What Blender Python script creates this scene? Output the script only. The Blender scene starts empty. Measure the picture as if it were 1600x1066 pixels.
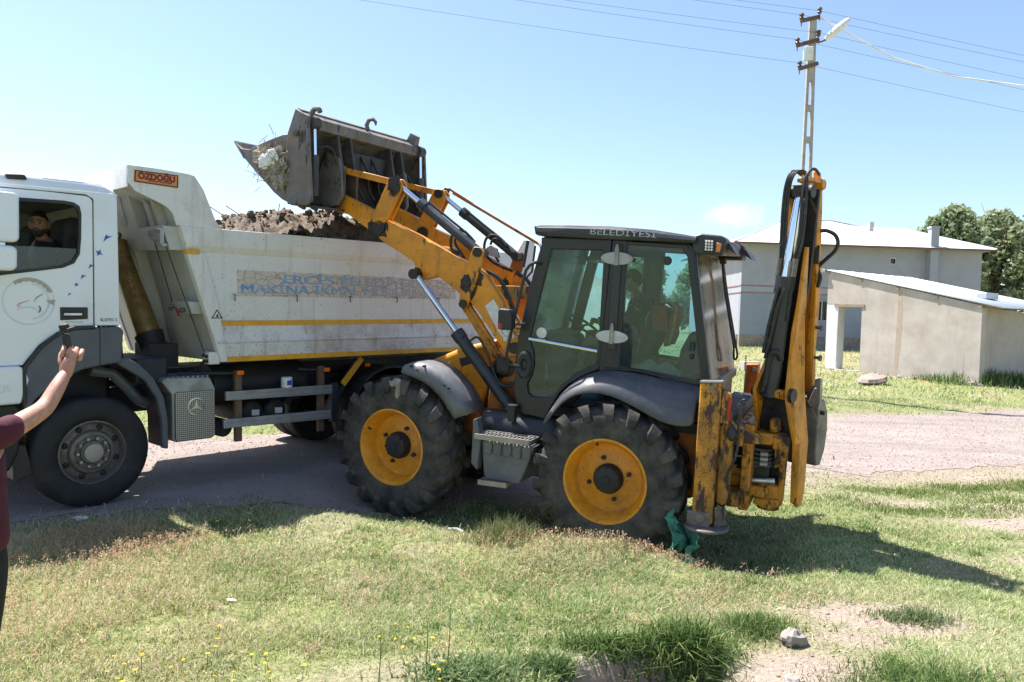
import bpy, bmesh, math, random
import numpy as np
from mathutils import Vector, Matrix, noise
from mathutils.geometry import tessellate_polygon

random.seed(7)
rng = np.random.default_rng(11)
SC = bpy.context.scene
COL = SC.collection
R = math.radians
PI = math.pi

# ------------------------------------------------------------------ camera, sky, sun, exposure
cam_data = bpy.data.cameras.new("camera")
cam = bpy.data.objects.new("camera", cam_data)
COL.objects.link(cam)
cam_data.sensor_width = 36.0
cam_data.lens = 36.0 * 1220.0 / 1600.0
cam_data.clip_start = 0.1
cam_data.clip_end = 3000.0
PITCH, ROLL = R(1.55), R(1.83)
cf = Vector((0, math.cos(PITCH), -math.sin(PITCH)))
cr0 = Vector((1, 0, 0))
cu0 = Vector((0, math.sin(PITCH), math.cos(PITCH)))
cr = cr0 * math.cos(ROLL) + cu0 * math.sin(ROLL)
cu = -cr0 * math.sin(ROLL) + cu0 * math.cos(ROLL)
cam.matrix_world = Matrix(((cr.x, cu.x, -cf.x, 0), (cr.y, cu.y, -cf.y, 0), (cr.z, cu.z, -cf.z, 1.95), (0, 0, 0, 1)))
SC.camera = cam

SUN_EL = 63.8
sun_h = Vector((-0.835, 0.55)).normalized()          # horizontal direction towards the sun
sun_dir = Vector((sun_h.x * math.cos(R(SUN_EL)), sun_h.y * math.cos(R(SUN_EL)), math.sin(R(SUN_EL))))
sun_az = math.atan2(sun_h.x, sun_h.y)

world = bpy.data.worlds.new("World")
SC.world = world
world.use_nodes = True
wn, wl = world.node_tree.nodes, world.node_tree.links
wn.clear()
sky = wn.new("ShaderNodeTexSky")
sky.sky_type = 'NISHITA'
sky.sun_disc = False
sky.sun_elevation = R(SUN_EL)
sky.sun_rotation = sun_az % (2 * PI)
sky.air_density = 1.0
sky.dust_density = 1.0
sky.ozone_density = 2.2
bg = wn.new("ShaderNodeBackground")
bg.inputs[1].default_value = 0.096
wo = wn.new("ShaderNodeOutputWorld")
# one small cumulus low over the roofs, and a veil of thin high cloud, mixed into the sky
tc = wn.new("ShaderNodeTexCoord")
dist = wn.new("ShaderNodeVectorMath"); dist.operation = 'SUBTRACT'
cl_dir = Vector((0.262, 0.953, 0.137))
dist.inputs[1].default_value = cl_dir
wl.new(tc.outputs['Generated'], dist.inputs[0])
sc_ = wn.new("ShaderNodeVectorMath"); sc_.operation = 'MULTIPLY'
sc_.inputs[1].default_value = (1.0, 1.0, 2.2)
wl.new(dist.outputs[0], sc_.inputs[0])
ln = wn.new("ShaderNodeVectorMath"); ln.operation = 'LENGTH'
wl.new(sc_.outputs[0], ln.inputs[0])
nz = wn.new("ShaderNodeTexNoise"); nz.inputs['Scale'].default_value = 42; nz.inputs['Detail'].default_value = 6
wl.new(tc.outputs['Generated'], nz.inputs['Vector'])
ma = wn.new("ShaderNodeMath"); ma.operation = 'MULTIPLY_ADD'
wl.new(nz.outputs['Fac'], ma.inputs[0]); ma.inputs[1].default_value = 0.075
wl.new(ln.outputs['Value'], ma.inputs[2])
mr = wn.new("ShaderNodeMapRange")
wl.new(ma.outputs[0], mr.inputs['Value'])
mr.inputs['From Min'].default_value = 0.045; mr.inputs['From Max'].default_value = 0.080
mr.inputs['To Min'].default_value = 0.5; mr.inputs['To Max'].default_value = 0.0
mixc = wn.new("ShaderNodeMix"); mixc.data_type = 'RGBA'
wl.new(mr.outputs[0], mixc.inputs[0])
wl.new(sky.outputs[0], mixc.inputs[6])
mixc.inputs[7].default_value = (6.6, 6.7, 6.8, 1)
wl.new(mixc.outputs[2], bg.inputs[0])
wl.new(bg.outputs[0], wo.inputs[0])

sun_data = bpy.data.lights.new("sun", 'SUN')
sun_data.energy = 5.0
sun_data.angle = R(0.53)
sun_data.color = (1.0, 0.955, 0.89)
sun = bpy.data.objects.new("sun", sun_data)
COL.objects.link(sun)
sun.rotation_euler = sun_dir.to_track_quat('Z', 'Y').to_euler()
sun.location = sun_dir * 60

SC.view_settings.view_transform = 'Standard'
SC.view_settings.look = 'None'
SC.view_settings.gamma = 1.0
SC.view_settings.use_curve_mapping = False
SC.view_settings.exposure = 1.28
SC.render.engine = 'CYCLES'
SC.cycles.use_denoising = True
SC.cycles.max_bounces = 10
SC.cycles.transparent_max_bounces = 16
SC.cycles.caustics_reflective = False
SC.cycles.caustics_refractive = False

# ------------------------------------------------------------------ materials
MATS = {}

def new_mat(name):
    m = bpy.data.materials.new(name)
    m.use_nodes = True
    n = m.node_tree.nodes
    n.clear()
    out = n.new("ShaderNodeOutputMaterial")
    p = n.new("ShaderNodeBsdfPrincipled")
    m.node_tree.links.new(p.outputs[0], out.inputs[0])
    return m, n, m.node_tree.links, p, out

def c4(c):
    return (c[0], c[1], c[2], 1)

def mixn(n, l, fac, a, b):
    x = n.new("ShaderNodeMix"); x.data_type = 'RGBA'
    if isinstance(fac, (int, float)): x.inputs[0].default_value = fac
    else: l.new(fac, x.inputs[0])
    for sock, v in ((6, a), (7, b)):
        if isinstance(v, tuple): x.inputs[sock].default_value = c4(v)
        else: l.new(v, x.inputs[sock])
    return x.outputs[2]

def noise_fac(n, l, vec, scale, detail=5, lo=0.45, hi=0.6, rough=0.6, tmin=0.0, tmax=1.0, stretch=None, dist=0.0):
    if stretch:
        mp = n.new("ShaderNodeMapping"); mp.inputs['Scale'].default_value = stretch
        l.new(vec, mp.inputs['Vector']); vec = mp.outputs[0]
    t = n.new("ShaderNodeTexNoise")
    t.inputs['Scale'].default_value = scale; t.inputs['Detail'].default_value = detail
    t.inputs['Roughness'].default_value = rough; t.inputs['Distortion'].default_value = dist
    l.new(vec, t.inputs['Vector'])
    r = n.new("ShaderNodeMapRange")
    r.inputs['From Min'].default_value = lo; r.inputs['From Max'].default_value = hi
    r.inputs['To Min'].default_value = tmin; r.inputs['To Max'].default_value = tmax
    l.new(t.outputs['Fac'], r.inputs['Value'])
    return r.outputs[0]

def worn(name, base, dirt=(0.1, 0.07, 0.045), amt=0.5, scale=3.0, sharp=0.0, rough=0.5, metal=0.0, var=0.15, streak=0.0,
         scratch=0.0, scratch_col=(0.06, 0.035, 0.025), bump=0.15, spots=0.0, spot_col=(0.12, 0.06, 0.03), dirt_rough=0.85, bscale=60, coat=0.0):
    """paint, metal, plastic or plaster with its own dirt, chips and scratches; coordinates are metres on the object"""
    m, n, l, p, out = new_mat(name)
    tcn = n.new("ShaderNodeTexCoord"); v = tcn.outputs['Object']
    col = base
    fv = noise_fac(n, l, v, scale * 2.3, 4, 0.3, 0.7)
    dark = tuple(x * (1 - var) for x in base)
    lite = tuple(min(1, x * (1 + var)) for x in base)
    col = mixn(n, l, fv, dark, lite)
    lo_ = 0.62 - amt * 0.35; hi_ = (lo_ + sharp) if sharp else 0.86 - amt * 0.25
    fd = noise_fac(n, l, v, scale, 7, lo_, hi_, 0.66, 0, 0.95 if sharp else 0.85)
    col = mixn(n, l, fd, col, dirt)
    if streak > 0:
        fs = noise_fac(n, l, v, 9, 4, 0.62 - streak * 0.2, 0.8, 0.6, 0, 0.75, stretch=(1, 1, 0.08))
        col = mixn(n, l, fs, col, tuple(x * 0.9 for x in dirt))
    if spots > 0:
        fp = noise_fac(n, l, v, 55, 3, 0.70 - spots * 0.08, 0.74 - spots * 0.06, 0.5)
        col = mixn(n, l, fp, col, spot_col)
    if scratch > 0:
        f1 = noise_fac(n, l, v, 7, 8, 0.60 - scratch * 0.2, 0.64 - scratch * 0.2, 0.75, stretch=(1.6, 1.6, 0.5))
        f2 = noise_fac(n, l, v, 30, 4, 0.66 - scratch * 0.12, 0.69 - scratch * 0.12, 0.7, stretch=(0.35, 0.35, 3.2), dist=1.0)
        mx = n.new("ShaderNodeMath"); mx.operation = 'MAXIMUM'
        l.new(f1, mx.inputs[0]); l.new(f2, mx.inputs[1])
        col = mixn(n, l, mx.outputs[0], col, scratch_col)
    if isinstance(col, tuple): p.inputs['Base Color'].default_value = c4(col)
    else: l.new(col, p.inputs['Base Color'])
    rr = n.new("ShaderNodeMapRange")
    rr.inputs['To Min'].default_value = rough; rr.inputs['To Max'].default_value = dirt_rough
    l.new(fd, rr.inputs['Value']); l.new(rr.outputs[0], p.inputs['Roughness'])
    p.inputs['Metallic'].default_value = metal
    if coat: p.inputs['Coat Weight'].default_value = coat; p.inputs['Coat Roughness'].default_value = 0.12
    if bump > 0:
        bt = n.new("ShaderNodeTexNoise"); bt.inputs['Scale'].default_value = bscale; bt.inputs['Detail'].default_value = 5
        l.new(v, bt.inputs['Vector'])
        b = n.new("ShaderNodeBump"); b.inputs['Strength'].default_value = bump; b.inputs['Distance'].default_value = 0.01
        l.new(bt.outputs['Fac'], b.inputs['Height']); l.new(b.outputs[0], p.inputs['Normal'])
    MATS[name] = m
    return m

def glass(name, tint, dust_haze=0.1, dust_haze_col=(0.45, 0.47, 0.45), rough=0.02, ior=1.5):
    m, n, l, p, out = new_mat(name)
    n.remove(p)
    tr = n.new("ShaderNodeBsdfTransparent"); tr.inputs[0].default_value = c4(tint)
    gl = n.new("ShaderNodeBsdfGlossy"); gl.inputs['Roughness'].default_value = rough
    df = n.new("ShaderNodeBsdfDiffuse"); df.inputs[0].default_value = c4(dust_haze_col)
    lw = n.new("ShaderNodeFresnel"); lw.inputs[0].default_value = ior
    m1 = n.new("ShaderNodeMixShader")
    tcn = n.new("ShaderNodeTexCoord")
    f = noise_fac(n, l, tcn.outputs['Object'], 2.5, 6, 0.3, 0.75, 0.6, dust_haze * 0.4, dust_haze * 1.7)
    tl = n.new("ShaderNodeBsdfTranslucent"); tl.inputs[0].default_value = c4(dust_haze_col)
    dm = n.new("ShaderNodeMixShader"); dm.inputs[0].default_value = 0.6; l.new(df.outputs[0], dm.inputs[1]); l.new(tl.outputs[0], dm.inputs[2])
    l.new(f, m1.inputs[0]); l.new(tr.outputs[0], m1.inputs[1]); l.new(dm.outputs[0], m1.inputs[2])
    m2 = n.new("ShaderNodeMixShader")
    l.new(lw.outputs[0], m2.inputs[0]); l.new(m1.outputs[0], m2.inputs[1]); l.new(gl.outputs[0], m2.inputs[2])
    l.new(m2.outputs[0], out.inputs[0])
    MATS[name] = m
    return m

def attr_mat(name, rough=0.8, trans=0.35):
    m, n, l, p, out = new_mat(name)
    a = n.new("ShaderNodeAttribute"); a.attribute_name = 'tint'
    l.new(a.outputs['Color'], p.inputs['Base Color'])
    p.inputs['Roughness'].default_value = rough
    p.inputs['Specular IOR Level'].default_value = 0.25
    if trans:
        t = n.new("ShaderNodeBsdfTranslucent"); l.new(a.outputs['Color'], t.inputs[0])
        ms = n.new("ShaderNodeMixShader"); ms.inputs[0].default_value = trans
        l.new(p.outputs[0], ms.inputs[1]); l.new(t.outputs[0], ms.inputs[2]); l.new(ms.outputs[0], out.inputs[0])
    MATS[name] = m
    return m

YEL = (0.68, 0.258, 0.012)
worn("yellow_paint", YEL, (0.26, 0.12, 0.03), 0.36, 2.6, rough=0.42, scratch=0.10, streak=0.25, bump=0.08)
worn("orange_paint", (0.52, 0.15, 0.012), (0.12, 0.05, 0.02), 0.5, 3, rough=0.5, scratch=0.12, bump=0.08)
worn("scraped_yellow", (0.62, 0.27, 0.015), (0.10, 0.055, 0.035), 0.62, 3.2, rough=0.55, scratch=0.54, scratch_col=(0.055, 0.03, 0.024), bump=0.2)
worn("greasy_yellow", (0.50, 0.2, 0.012), (0.013, 0.010, 0.008), 0.42, 5.5, 0.13, 0.5, scratch=0.22, scratch_col=(0.02, 0.014, 0.01), bump=0.2)
worn("rim_yellow", (0.68, 0.27, 0.014), (0.28, 0.13, 0.04), 0.35, 5, rough=0.4, spots=0.6, bump=0.05)
worn("black_plastic", (0.016, 0.017, 0.019), (0.06, 0.056, 0.05), 0.32, 3, rough=0.45, bump=0.15)
worn("cab_black", (0.014, 0.016, 0.022), (0.05, 0.048, 0.046), 0.3, 4, rough=0.35, bump=0.06)
worn("roof_grey", (0.024, 0.027, 0.034), (0.075, 0.072, 0.07), 0.35, 3, rough=0.42, bump=0.08)
worn("fender_grey", (0.11, 0.115, 0.13), (0.20, 0.19, 0.175), 0.42, 4, rough=0.5, bump=0.15)
worn("rear_fender_grey", (0.060, 0.064, 0.078), (0.13, 0.125, 0.12), 0.4, 4, rough=0.42, bump=0.1)
worn("grease", (0.012, 0.010, 0.009), (0.05, 0.035, 0.025), 0.4, 12, rough=0.45, bump=0.5, bscale=30)
worn("chassis_dark", (0.011, 0.012, 0.016), (0.05, 0.042, 0.035), 0.45, 4, rough=0.6, bump=0.2)
worn("hose_black", (0.013, 0.013, 0.014), (0.10, 0.09, 0.08), 0.35, 14, rough=0.5, bump=0.2)
worn("steel_bucket", (0.16, 0.15, 0.15), (0.22, 0.165, 0.125), 0.62, 2.8, rough=0.55, metal=0.25, var=0.3, scratch=0.16, scratch_col=(0.05, 0.04, 0.035), bump=0.4, bscale=35)
worn("steel_dark", (0.06, 0.058, 0.06), (0.17, 0.12, 0.085), 0.5, 3.5, rough=0.55, metal=0.3, var=0.3, bump=0.35)
worn("steel_worn", (0.33, 0.32, 0.305), (0.30, 0.24, 0.19), 0.5, 5, rough=0.4, metal=0.6, bump=0.2)
worn("bucket_grey", (0.24, 0.21, 0.185), (0.10, 0.085, 0.075), 0.5, 3, rough=0.55, metal=0.2, var=0.2, bump=0.3)
worn("chrome", (0.72, 0.76, 0.82), (0.5, 0.5, 0.5), 0.1, 5, rough=0.14, metal=1.0, var=0.03, bump=0)
worn("hinge_steel", (0.50, 0.50, 0.51), (0.3, 0.29, 0.28), 0.35, 8, rough=0.5, metal=0.3, var=0.1, bump=0.1)
worn("aluminium", (0.60, 0.60, 0.60), (0.35, 0.33, 0.3), 0.35, 8, rough=0.32, metal=0.9, var=0.1, bump=0.1)
worn("guard_alu", (0.36, 0.365, 0.37), (0.22, 0.2, 0.18), 0.45, 4, rough=0.5, metal=0.5, var=0.1, bump=0.1)
worn("rubber", (0.022, 0.022, 0.022), (0.12, 0.105, 0.088), 0.62, 4.5, rough=0.75, var=0.3, bump=0.35, bscale=45)
worn("truck_rubber", (0.013, 0.013, 0.015), (0.05, 0.046, 0.042), 0.35, 4, rough=0.7, var=0.2, bump=0.2)
worn("cab_white", (0.76, 0.785, 0.84), (0.62, 0.6, 0.57), 0.2, 1.5, rough=0.22, var=0.015, bump=0.0, coat=0.4)
worn("bed_white", (0.69, 0.68, 0.67), (0.47, 0.40, 0.33), 0.22, 1.6, rough=0.5, var=0.04, streak=0.30, spots=0.35, spot_col=(0.2, 0.1, 0.05), bump=0.08)
worn("bed_white_low", (0.66, 0.66, 0.66), (0.33, 0.24, 0.17), 0.46, 2.0, rough=0.5, var=0.06, streak=0.3, spots=0.95, spot_col=(0.22, 0.13, 0.08), bump=0.08)
worn("bed_front", (0.46, 0.46, 0.45), (0.34, 0.31, 0.25), 0.35, 1.6, rough=0.5, var=0.05, streak=0.3, bump=0.05)  # darker copy of bed_white: the front's weak light is in the colour
worn("rail_yellow", (0.72, 0.36, 0.02), (0.3, 0.17, 0.05), 0.4, 3, rough=0.45, var=0.08, spots=0.7, bump=0.05)
worn("truck_grey", (0.082, 0.092, 0.115), (0.15, 0.145, 0.135), 0.38, 3, rough=0.5, var=0.1, bump=0.08)
worn("rust_steel", (0.17, 0.16, 0.155), (0.15, 0.085, 0.05), 0.55, 9, rough=0.5, metal=0.4, var=0.2, bump=0.2)
worn("hoist_gold", (0.26, 0.17, 0.055), (0.09, 0.06, 0.03), 0.45, 5, rough=0.35, metal=0.4, bump=0.05)
worn("navy_dark", (0.014, 0.018, 0.028), (0.05, 0.045, 0.04), 0.4, 4, rough=0.55, bump=0.1)
worn("orange_lens", (0.85, 0.16, 0.01), (0.5, 0.1, 0.02), 0.2, 10, rough=0.25, bump=0)
worn("red_lens", (0.38, 0.015, 0.012), (0.2, 0.02, 0.02), 0.3, 10, rough=0.25, bump=0)
worn("sign_orange", (0.66, 0.24, 0.07), (0.38, 0.13, 0.04), 0.35, 14, rough=0.5, bump=0.1)
worn("red_print", (0.17, 0.008, 0.010), (0.2, 0.05, 0.03), 0.3, 20, rough=0.5, bump=0)
worn("dark_print", (0.04, 0.02, 0.015), (0.08, 0.05, 0.03), 0.3, 20, rough=0.6, bump=0)
worn("blue_print", (0.025, 0.08, 0.42), (0.05, 0.12, 0.4), 0.3, 20, rough=0.4, bump=0)
worn("pale_print", (0.52, 0.53, 0.55), (0.12, 0.12, 0.13), 0.62, 25, rough=0.5, bump=0)
worn("grey_print", (0.33, 0.33, 0.34), (0.2, 0.2, 0.2), 0.4, 20, rough=0.5, bump=0)
worn("white_label", (0.68, 0.67, 0.66), (0.45, 0.4, 0.36), 0.4, 9, rough=0.5, bump=0)
worn("concrete", (0.40, 0.38, 0.35), (0.27, 0.22, 0.18), 0.45, 3, rough=0.85, bump=0.3)
worn("pole_concrete", (0.40, 0.375, 0.345), (0.30, 0.22, 0.165), 0.4, 3, rough=0.85, bump=0.15)
worn("rusty_arm", (0.16, 0.095, 0.065), (0.07, 0.04, 0.03), 0.5, 8, rough=0.7, bump=0.2)
worn("porcelain", (0.10, 0.06, 0.045), (0.2, 0.17, 0.15), 0.4, 12, rough=0.25, bump=0)
worn("lamp_white", (0.78, 0.78, 0.75), (0.5, 0.48, 0.44), 0.2, 5, rough=0.4, bump=0)
worn("render_wall", (0.52, 0.465, 0.425), (0.37, 0.31, 0.265), 0.6, 0.9, rough=0.9, var=0.08, streak=0.28, bump=0.35, bscale=22)
worn("render_side", (0.46, 0.41, 0.37), (0.33, 0.27, 0.225), 0.45, 0.8, rough=0.9, var=0.08, streak=0.3, bump=0.35, bscale=22)  # darker copy of render_wall: the shade of these walls is in the colour
worn("stain_ochre", (0.44, 0.34, 0.25), (0.42, 0.37, 0.33), 0.6, 3, rough=0.9, bump=0.3, bscale=22)
worn("whitewash", (0.72, 0.72, 0.73), (0.55, 0.53, 0.5), 0.4, 3, rough=0.85, var=0.03, bump=0.2)
worn("roof_metal", (0.55, 0.585, 0.62), (0.42, 0.40, 0.38), 0.25, 0.7, rough=0.45, metal=0.35, var=0.05, bump=0)
worn("house_roof", (0.74, 0.73, 0.73), (0.6, 0.58, 0.56), 0.3, 0.4, rough=0.55, metal=0.0, var=0.03, bump=0)
worn("house_grey", (0.34, 0.355, 0.40), (0.27, 0.275, 0.30), 0.35, 0.5, rough=0.9, var=0.06, streak=0.12, bump=0.2, bscale=12)
worn("house_blue", (0.265, 0.30, 0.355), (0.22, 0.24, 0.28), 0.35, 0.5, rough=0.9, var=0.06, streak=0.12, bump=0.2, bscale=12)
worn("house_red", (0.31, 0.17, 0.18), (0.22, 0.12, 0.12), 0.4, 2, rough=0.9, bump=0)
worn("fascia_brown", (0.19, 0.10, 0.085), (0.14, 0.09, 0.08), 0.4, 2, rough=0.8, bump=0)
worn("plinth_stone", (0.27, 0.235, 0.20), (0.16, 0.135, 0.11), 0.5, 2.5, rough=0.95, var=0.3, bump=0.6, bscale=8)
worn("field_stone", (0.27, 0.225, 0.195), (0.22, 0.18, 0.15), 0.5, 4, rough=0.95, var=0.25, bump=0.5, bscale=20)
worn("pale_rock", (0.28, 0.255, 0.225), (0.22, 0.18, 0.14), 0.5, 9, rough=0.9, var=0.15, bump=0.5, bscale=40)
worn("wood_old", (0.33, 0.27, 0.215), (0.2, 0.15, 0.11), 0.5, 3, rough=0.85, bump=0.3)
worn("dark_opening", (0.03, 0.032, 0.035), (0.05, 0.05, 0.05), 0.3, 5, rough=0.4, bump=0)
worn("frame_white", (0.72, 0.72, 0.7), (0.6, 0.58, 0.55), 0.3, 3, rough=0.5, bump=0)
worn("bark", (0.17, 0.14, 0.11), (0.1, 0.08, 0.06), 0.5, 3, rough=0.95, bump=0.4)
worn("clod", (0.11, 0.083, 0.062), (0.22, 0.17, 0.125), 0.55, 5, rough=0.95, var=0.35, bump=1.0, bscale=30)
worn("lump", (0.25, 0.215, 0.17), (0.50, 0.48, 0.43), 0.42, 9, rough=0.85, var=0.35, bump=0.8, bscale=45)
worn("skin", (0.47, 0.24, 0.165), (0.40, 0.165, 0.115), 0.5, 22, rough=0.5, var=0.14, bump=0.05)
worn("skin_tan", (0.38, 0.19, 0.12), (0.30, 0.13, 0.085), 0.3, 12, rough=0.5, var=0.06, bump=0.05)
worn("hair_black", (0.012, 0.010, 0.009), (0.02, 0.016, 0.014), 0.4, 40, rough=0.6, bump=0.6, bscale=120)
worn("beard_dark", (0.05, 0.032, 0.026), (0.10, 0.06, 0.045), 0.5, 60, rough=0.8, bump=0.4, bscale=150)
worn("shirt_maroon", (0.075, 0.009, 0.022), (0.045, 0.006, 0.015), 0.4, 5, rough=0.9, var=0.2, bump=1.0, bscale=11)
worn("cloth_black", (0.012, 0.012, 0.014), (0.022, 0.022, 0.024), 0.4, 5, rough=0.9, bump=0.8, bscale=12)
worn("shirt_navy", (0.03, 0.04, 0.065), (0.02, 0.03, 0.05), 0.4, 5, rough=0.9, bump=0.15, bscale=120)
worn("vest_red", (0.5, 0.07, 0.05), (0.3, 0.06, 0.04), 0.4, 8, rough=0.8, bump=0.1)
worn("vest_tape", (0.62, 0.62, 0.58), (0.5, 0.5, 0.45), 0.3, 8, rough=0.5, bump=0)
worn("vest_yellow", (0.55, 0.46, 0.16), (0.4, 0.32, 0.12), 0.4, 8, rough=0.8, bump=0)
worn("seat_cloth", (0.05, 0.05, 0.055), (0.09, 0.085, 0.08), 0.5, 10, rough=0.95, bump=0.2)
worn("curtain", (0.60, 0.57, 0.50), (0.28, 0.25, 0.2), 0.4, 6, rough=0.95, bump=0.2)
worn("cab_inside", (0.17, 0.165, 0.155), (0.1, 0.095, 0.09), 0.4, 3, rough=0.8, bump=0.05)
worn("rag_green", (0.06, 0.23, 0.16), (0.035, 0.11, 0.08), 0.55, 8, rough=0.9, var=0.2, bump=0.4, bscale=70)
worn("cloth_pale", (0.40, 0.46, 0.40), (0.3, 0.34, 0.3), 0.5, 6, rough=0.95, bump=0.2)
worn("plastic_white", (0.72, 0.73, 0.75), (0.55, 0.53, 0.5), 0.2, 8, rough=0.4, bump=0)
worn("petal_yellow", (0.80, 0.58, 0.02), (0.7, 0.45, 0.02), 0.3, 60, rough=0.6, bump=0)
worn("petal_red", (0.62, 0.05, 0.02), (0.5, 0.05, 0.02), 0.3, 60, rough=0.6, bump=0)
worn("stem_green", (0.10, 0.16, 0.04), (0.14, 0.16, 0.05), 0.4, 20, rough=0.8, bump=0)
worn("wire_dark", (0.10, 0.10, 0.11), (0.14, 0.14, 0.15), 0.3, 1, rough=0.6, bump=0)
worn("cable_white", (0.80, 0.81, 0.83), (0.5, 0.5, 0.48), 0.3, 1, rough=0.5, bump=0)
worn("hill_earth", (0.34, 0.29, 0.225), (0.25, 0.22, 0.15), 0.5, 0.02, rough=0.95, var=0.2, bump=0)
glass("cab_glass", (0.74, 0.90, 0.92), 0.085, (0.46, 0.63, 0.68))
glass("screen_glass", (0.72, 0.88, 0.90), 0.30, (0.58, 0.76, 0.78))
glass("green_glass", (0.30, 0.72, 0.58), 0.22, (0.15, 0.55, 0.45))
glass("rear_glass", (0.78, 0.87, 0.85), 0.52, (0.70, 0.79, 0.78), 0.08, 1.15)  # heavy pale layer stands in for hazy sky reflected on the pane
glass("truck_glass", (0.62, 0.68, 0.70), 0.12, (0.45, 0.5, 0.52))
glass("house_glass", (0.25, 0.28, 0.30), 0.2, (0.3, 0.33, 0.36))

def perforated(name, base, hole, scale):
    m, n, l, p, out = new_mat(name)
    tcn = n.new("ShaderNodeTexCoord")
    mp = n.new("ShaderNodeMapping"); mp.inputs['Scale'].default_value = (scale, 0.0, scale)
    l.new(tcn.outputs['Object'], mp.inputs['Vector'])
    vo = n.new("ShaderNodeTexVoronoi"); vo.inputs['Randomness'].default_value = 0.0; vo.inputs['Scale'].default_value = 1.0
    l.new(mp.outputs[0], vo.inputs['Vector'])
    mr_ = n.new("ShaderNodeMapRange"); mr_.inputs['From Min'].default_value = 0.28; mr_.inputs['From Max'].default_value = 0.36
    l.new(vo.outputs['Distance'], mr_.inputs['Value'])
    l.new(mixn(n, l, mr_.outputs[0], hole, base), p.inputs['Base Color'])
    p.inputs['Roughness'].default_value = 0.45; p.inputs['Metallic'].default_value = 0.5
    MATS[name] = m
perforated("perforated_steel", (0.42, 0.40, 0.37), (0.02, 0.02, 0.02), 48)

def cracked(name):
    """peeling sticker film: pale flakes with brown cracks between"""
    m, n, l, p, out = new_mat(name)
    tcn = n.new("ShaderNodeTexCoord"); v = tcn.outputs['Object']
    w = n.new("ShaderNodeTexNoise"); w.inputs['Scale'].default_value = 9; w.inputs['Detail'].default_value = 4
    l.new(v, w.inputs['Vector'])
    ad = n.new("ShaderNodeVectorMath"); ad.operation = 'MULTIPLY_ADD'
    l.new(w.outputs['Color'], ad.inputs[0]); ad.inputs[1].default_value = (0.08, 0.0, 0.08); l.new(v, ad.inputs[2])
    vo = n.new("ShaderNodeTexVoronoi"); vo.feature = 'DISTANCE_TO_EDGE'; vo.inputs['Scale'].default_value = 9.5
    mp = n.new("ShaderNodeMapping"); mp.inputs['Scale'].default_value = (0.8, 0, 1.5)
    l.new(ad.outputs[0], mp.inputs['Vector']); l.new(mp.outputs[0], vo.inputs['Vector'])
    mr_ = n.new("ShaderNodeMapRange"); mr_.inputs['From Min'].default_value = 0.015; mr_.inputs['From Max'].default_value = 0.05
    l.new(vo.outputs['Distance'], mr_.inputs['Value'])
    f2 = noise_fac(n, l, v, 1.7, 4, 0.35, 0.6)
    pale = mixn(n, l, f2, (0.62, 0.55, 0.50), (0.57, 0.49, 0.43))
    l.new(mixn(n, l, mr_.outputs[0], (0.36, 0.28, 0.22), pale), p.inputs['Base Color'])
    p.inputs['Roughness'].default_value = 0.7
    b = n.new("ShaderNodeBump"); b.inputs['Strength'].default_value = 0.5; b.inputs['Distance'].default_value = 0.01
    l.new(mr_.outputs[0], b.inputs['Height']); l.new(b.outputs[0], p.inputs['Normal'])
    MATS[name] = m
cracked("peeling_film")

def faded_print(name, a, b):
    m, n, l, p, out = new_mat(name)
    tcn = n.new("ShaderNodeTexCoord"); v = tcn.outputs['Object']
    f = noise_fac(n, l, v, 14, 6, 0.46, 0.66)
    sx = n.new("ShaderNodeSeparateXYZ"); l.new(v, sx.inputs[0])
    g = n.new("ShaderNodeMapRange"); g.inputs['From Min'].default_value = -1.5; g.inputs['From Max'].default_value = -4.4
    g.inputs['To Min'].default_value = 0.0; g.inputs['To Max'].default_value = 0.8
    l.new(sx.outputs[0], g.inputs['Value'])
    mx = n.new("ShaderNodeMath"); mx.operation = 'MAXIMUM'; l.new(g.outputs[0], mx.inputs[0])
    h = n.new("ShaderNodeMath"); h.operation = 'MULTIPLY'; l.new(f, h.inputs[0]); h.inputs[1].default_value = 0.75
    l.new(h.outputs[0], mx.inputs[1])
    l.new(mixn(n, l, mx.outputs[0], a, b), p.inputs['Base Color'])
    p.inputs['Roughness'].default_value = 0.6
    MATS[name] = m
faded_print("faded_blue", (0.09, 0.30, 0.58), (0.56, 0.50, 0.455))

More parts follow.
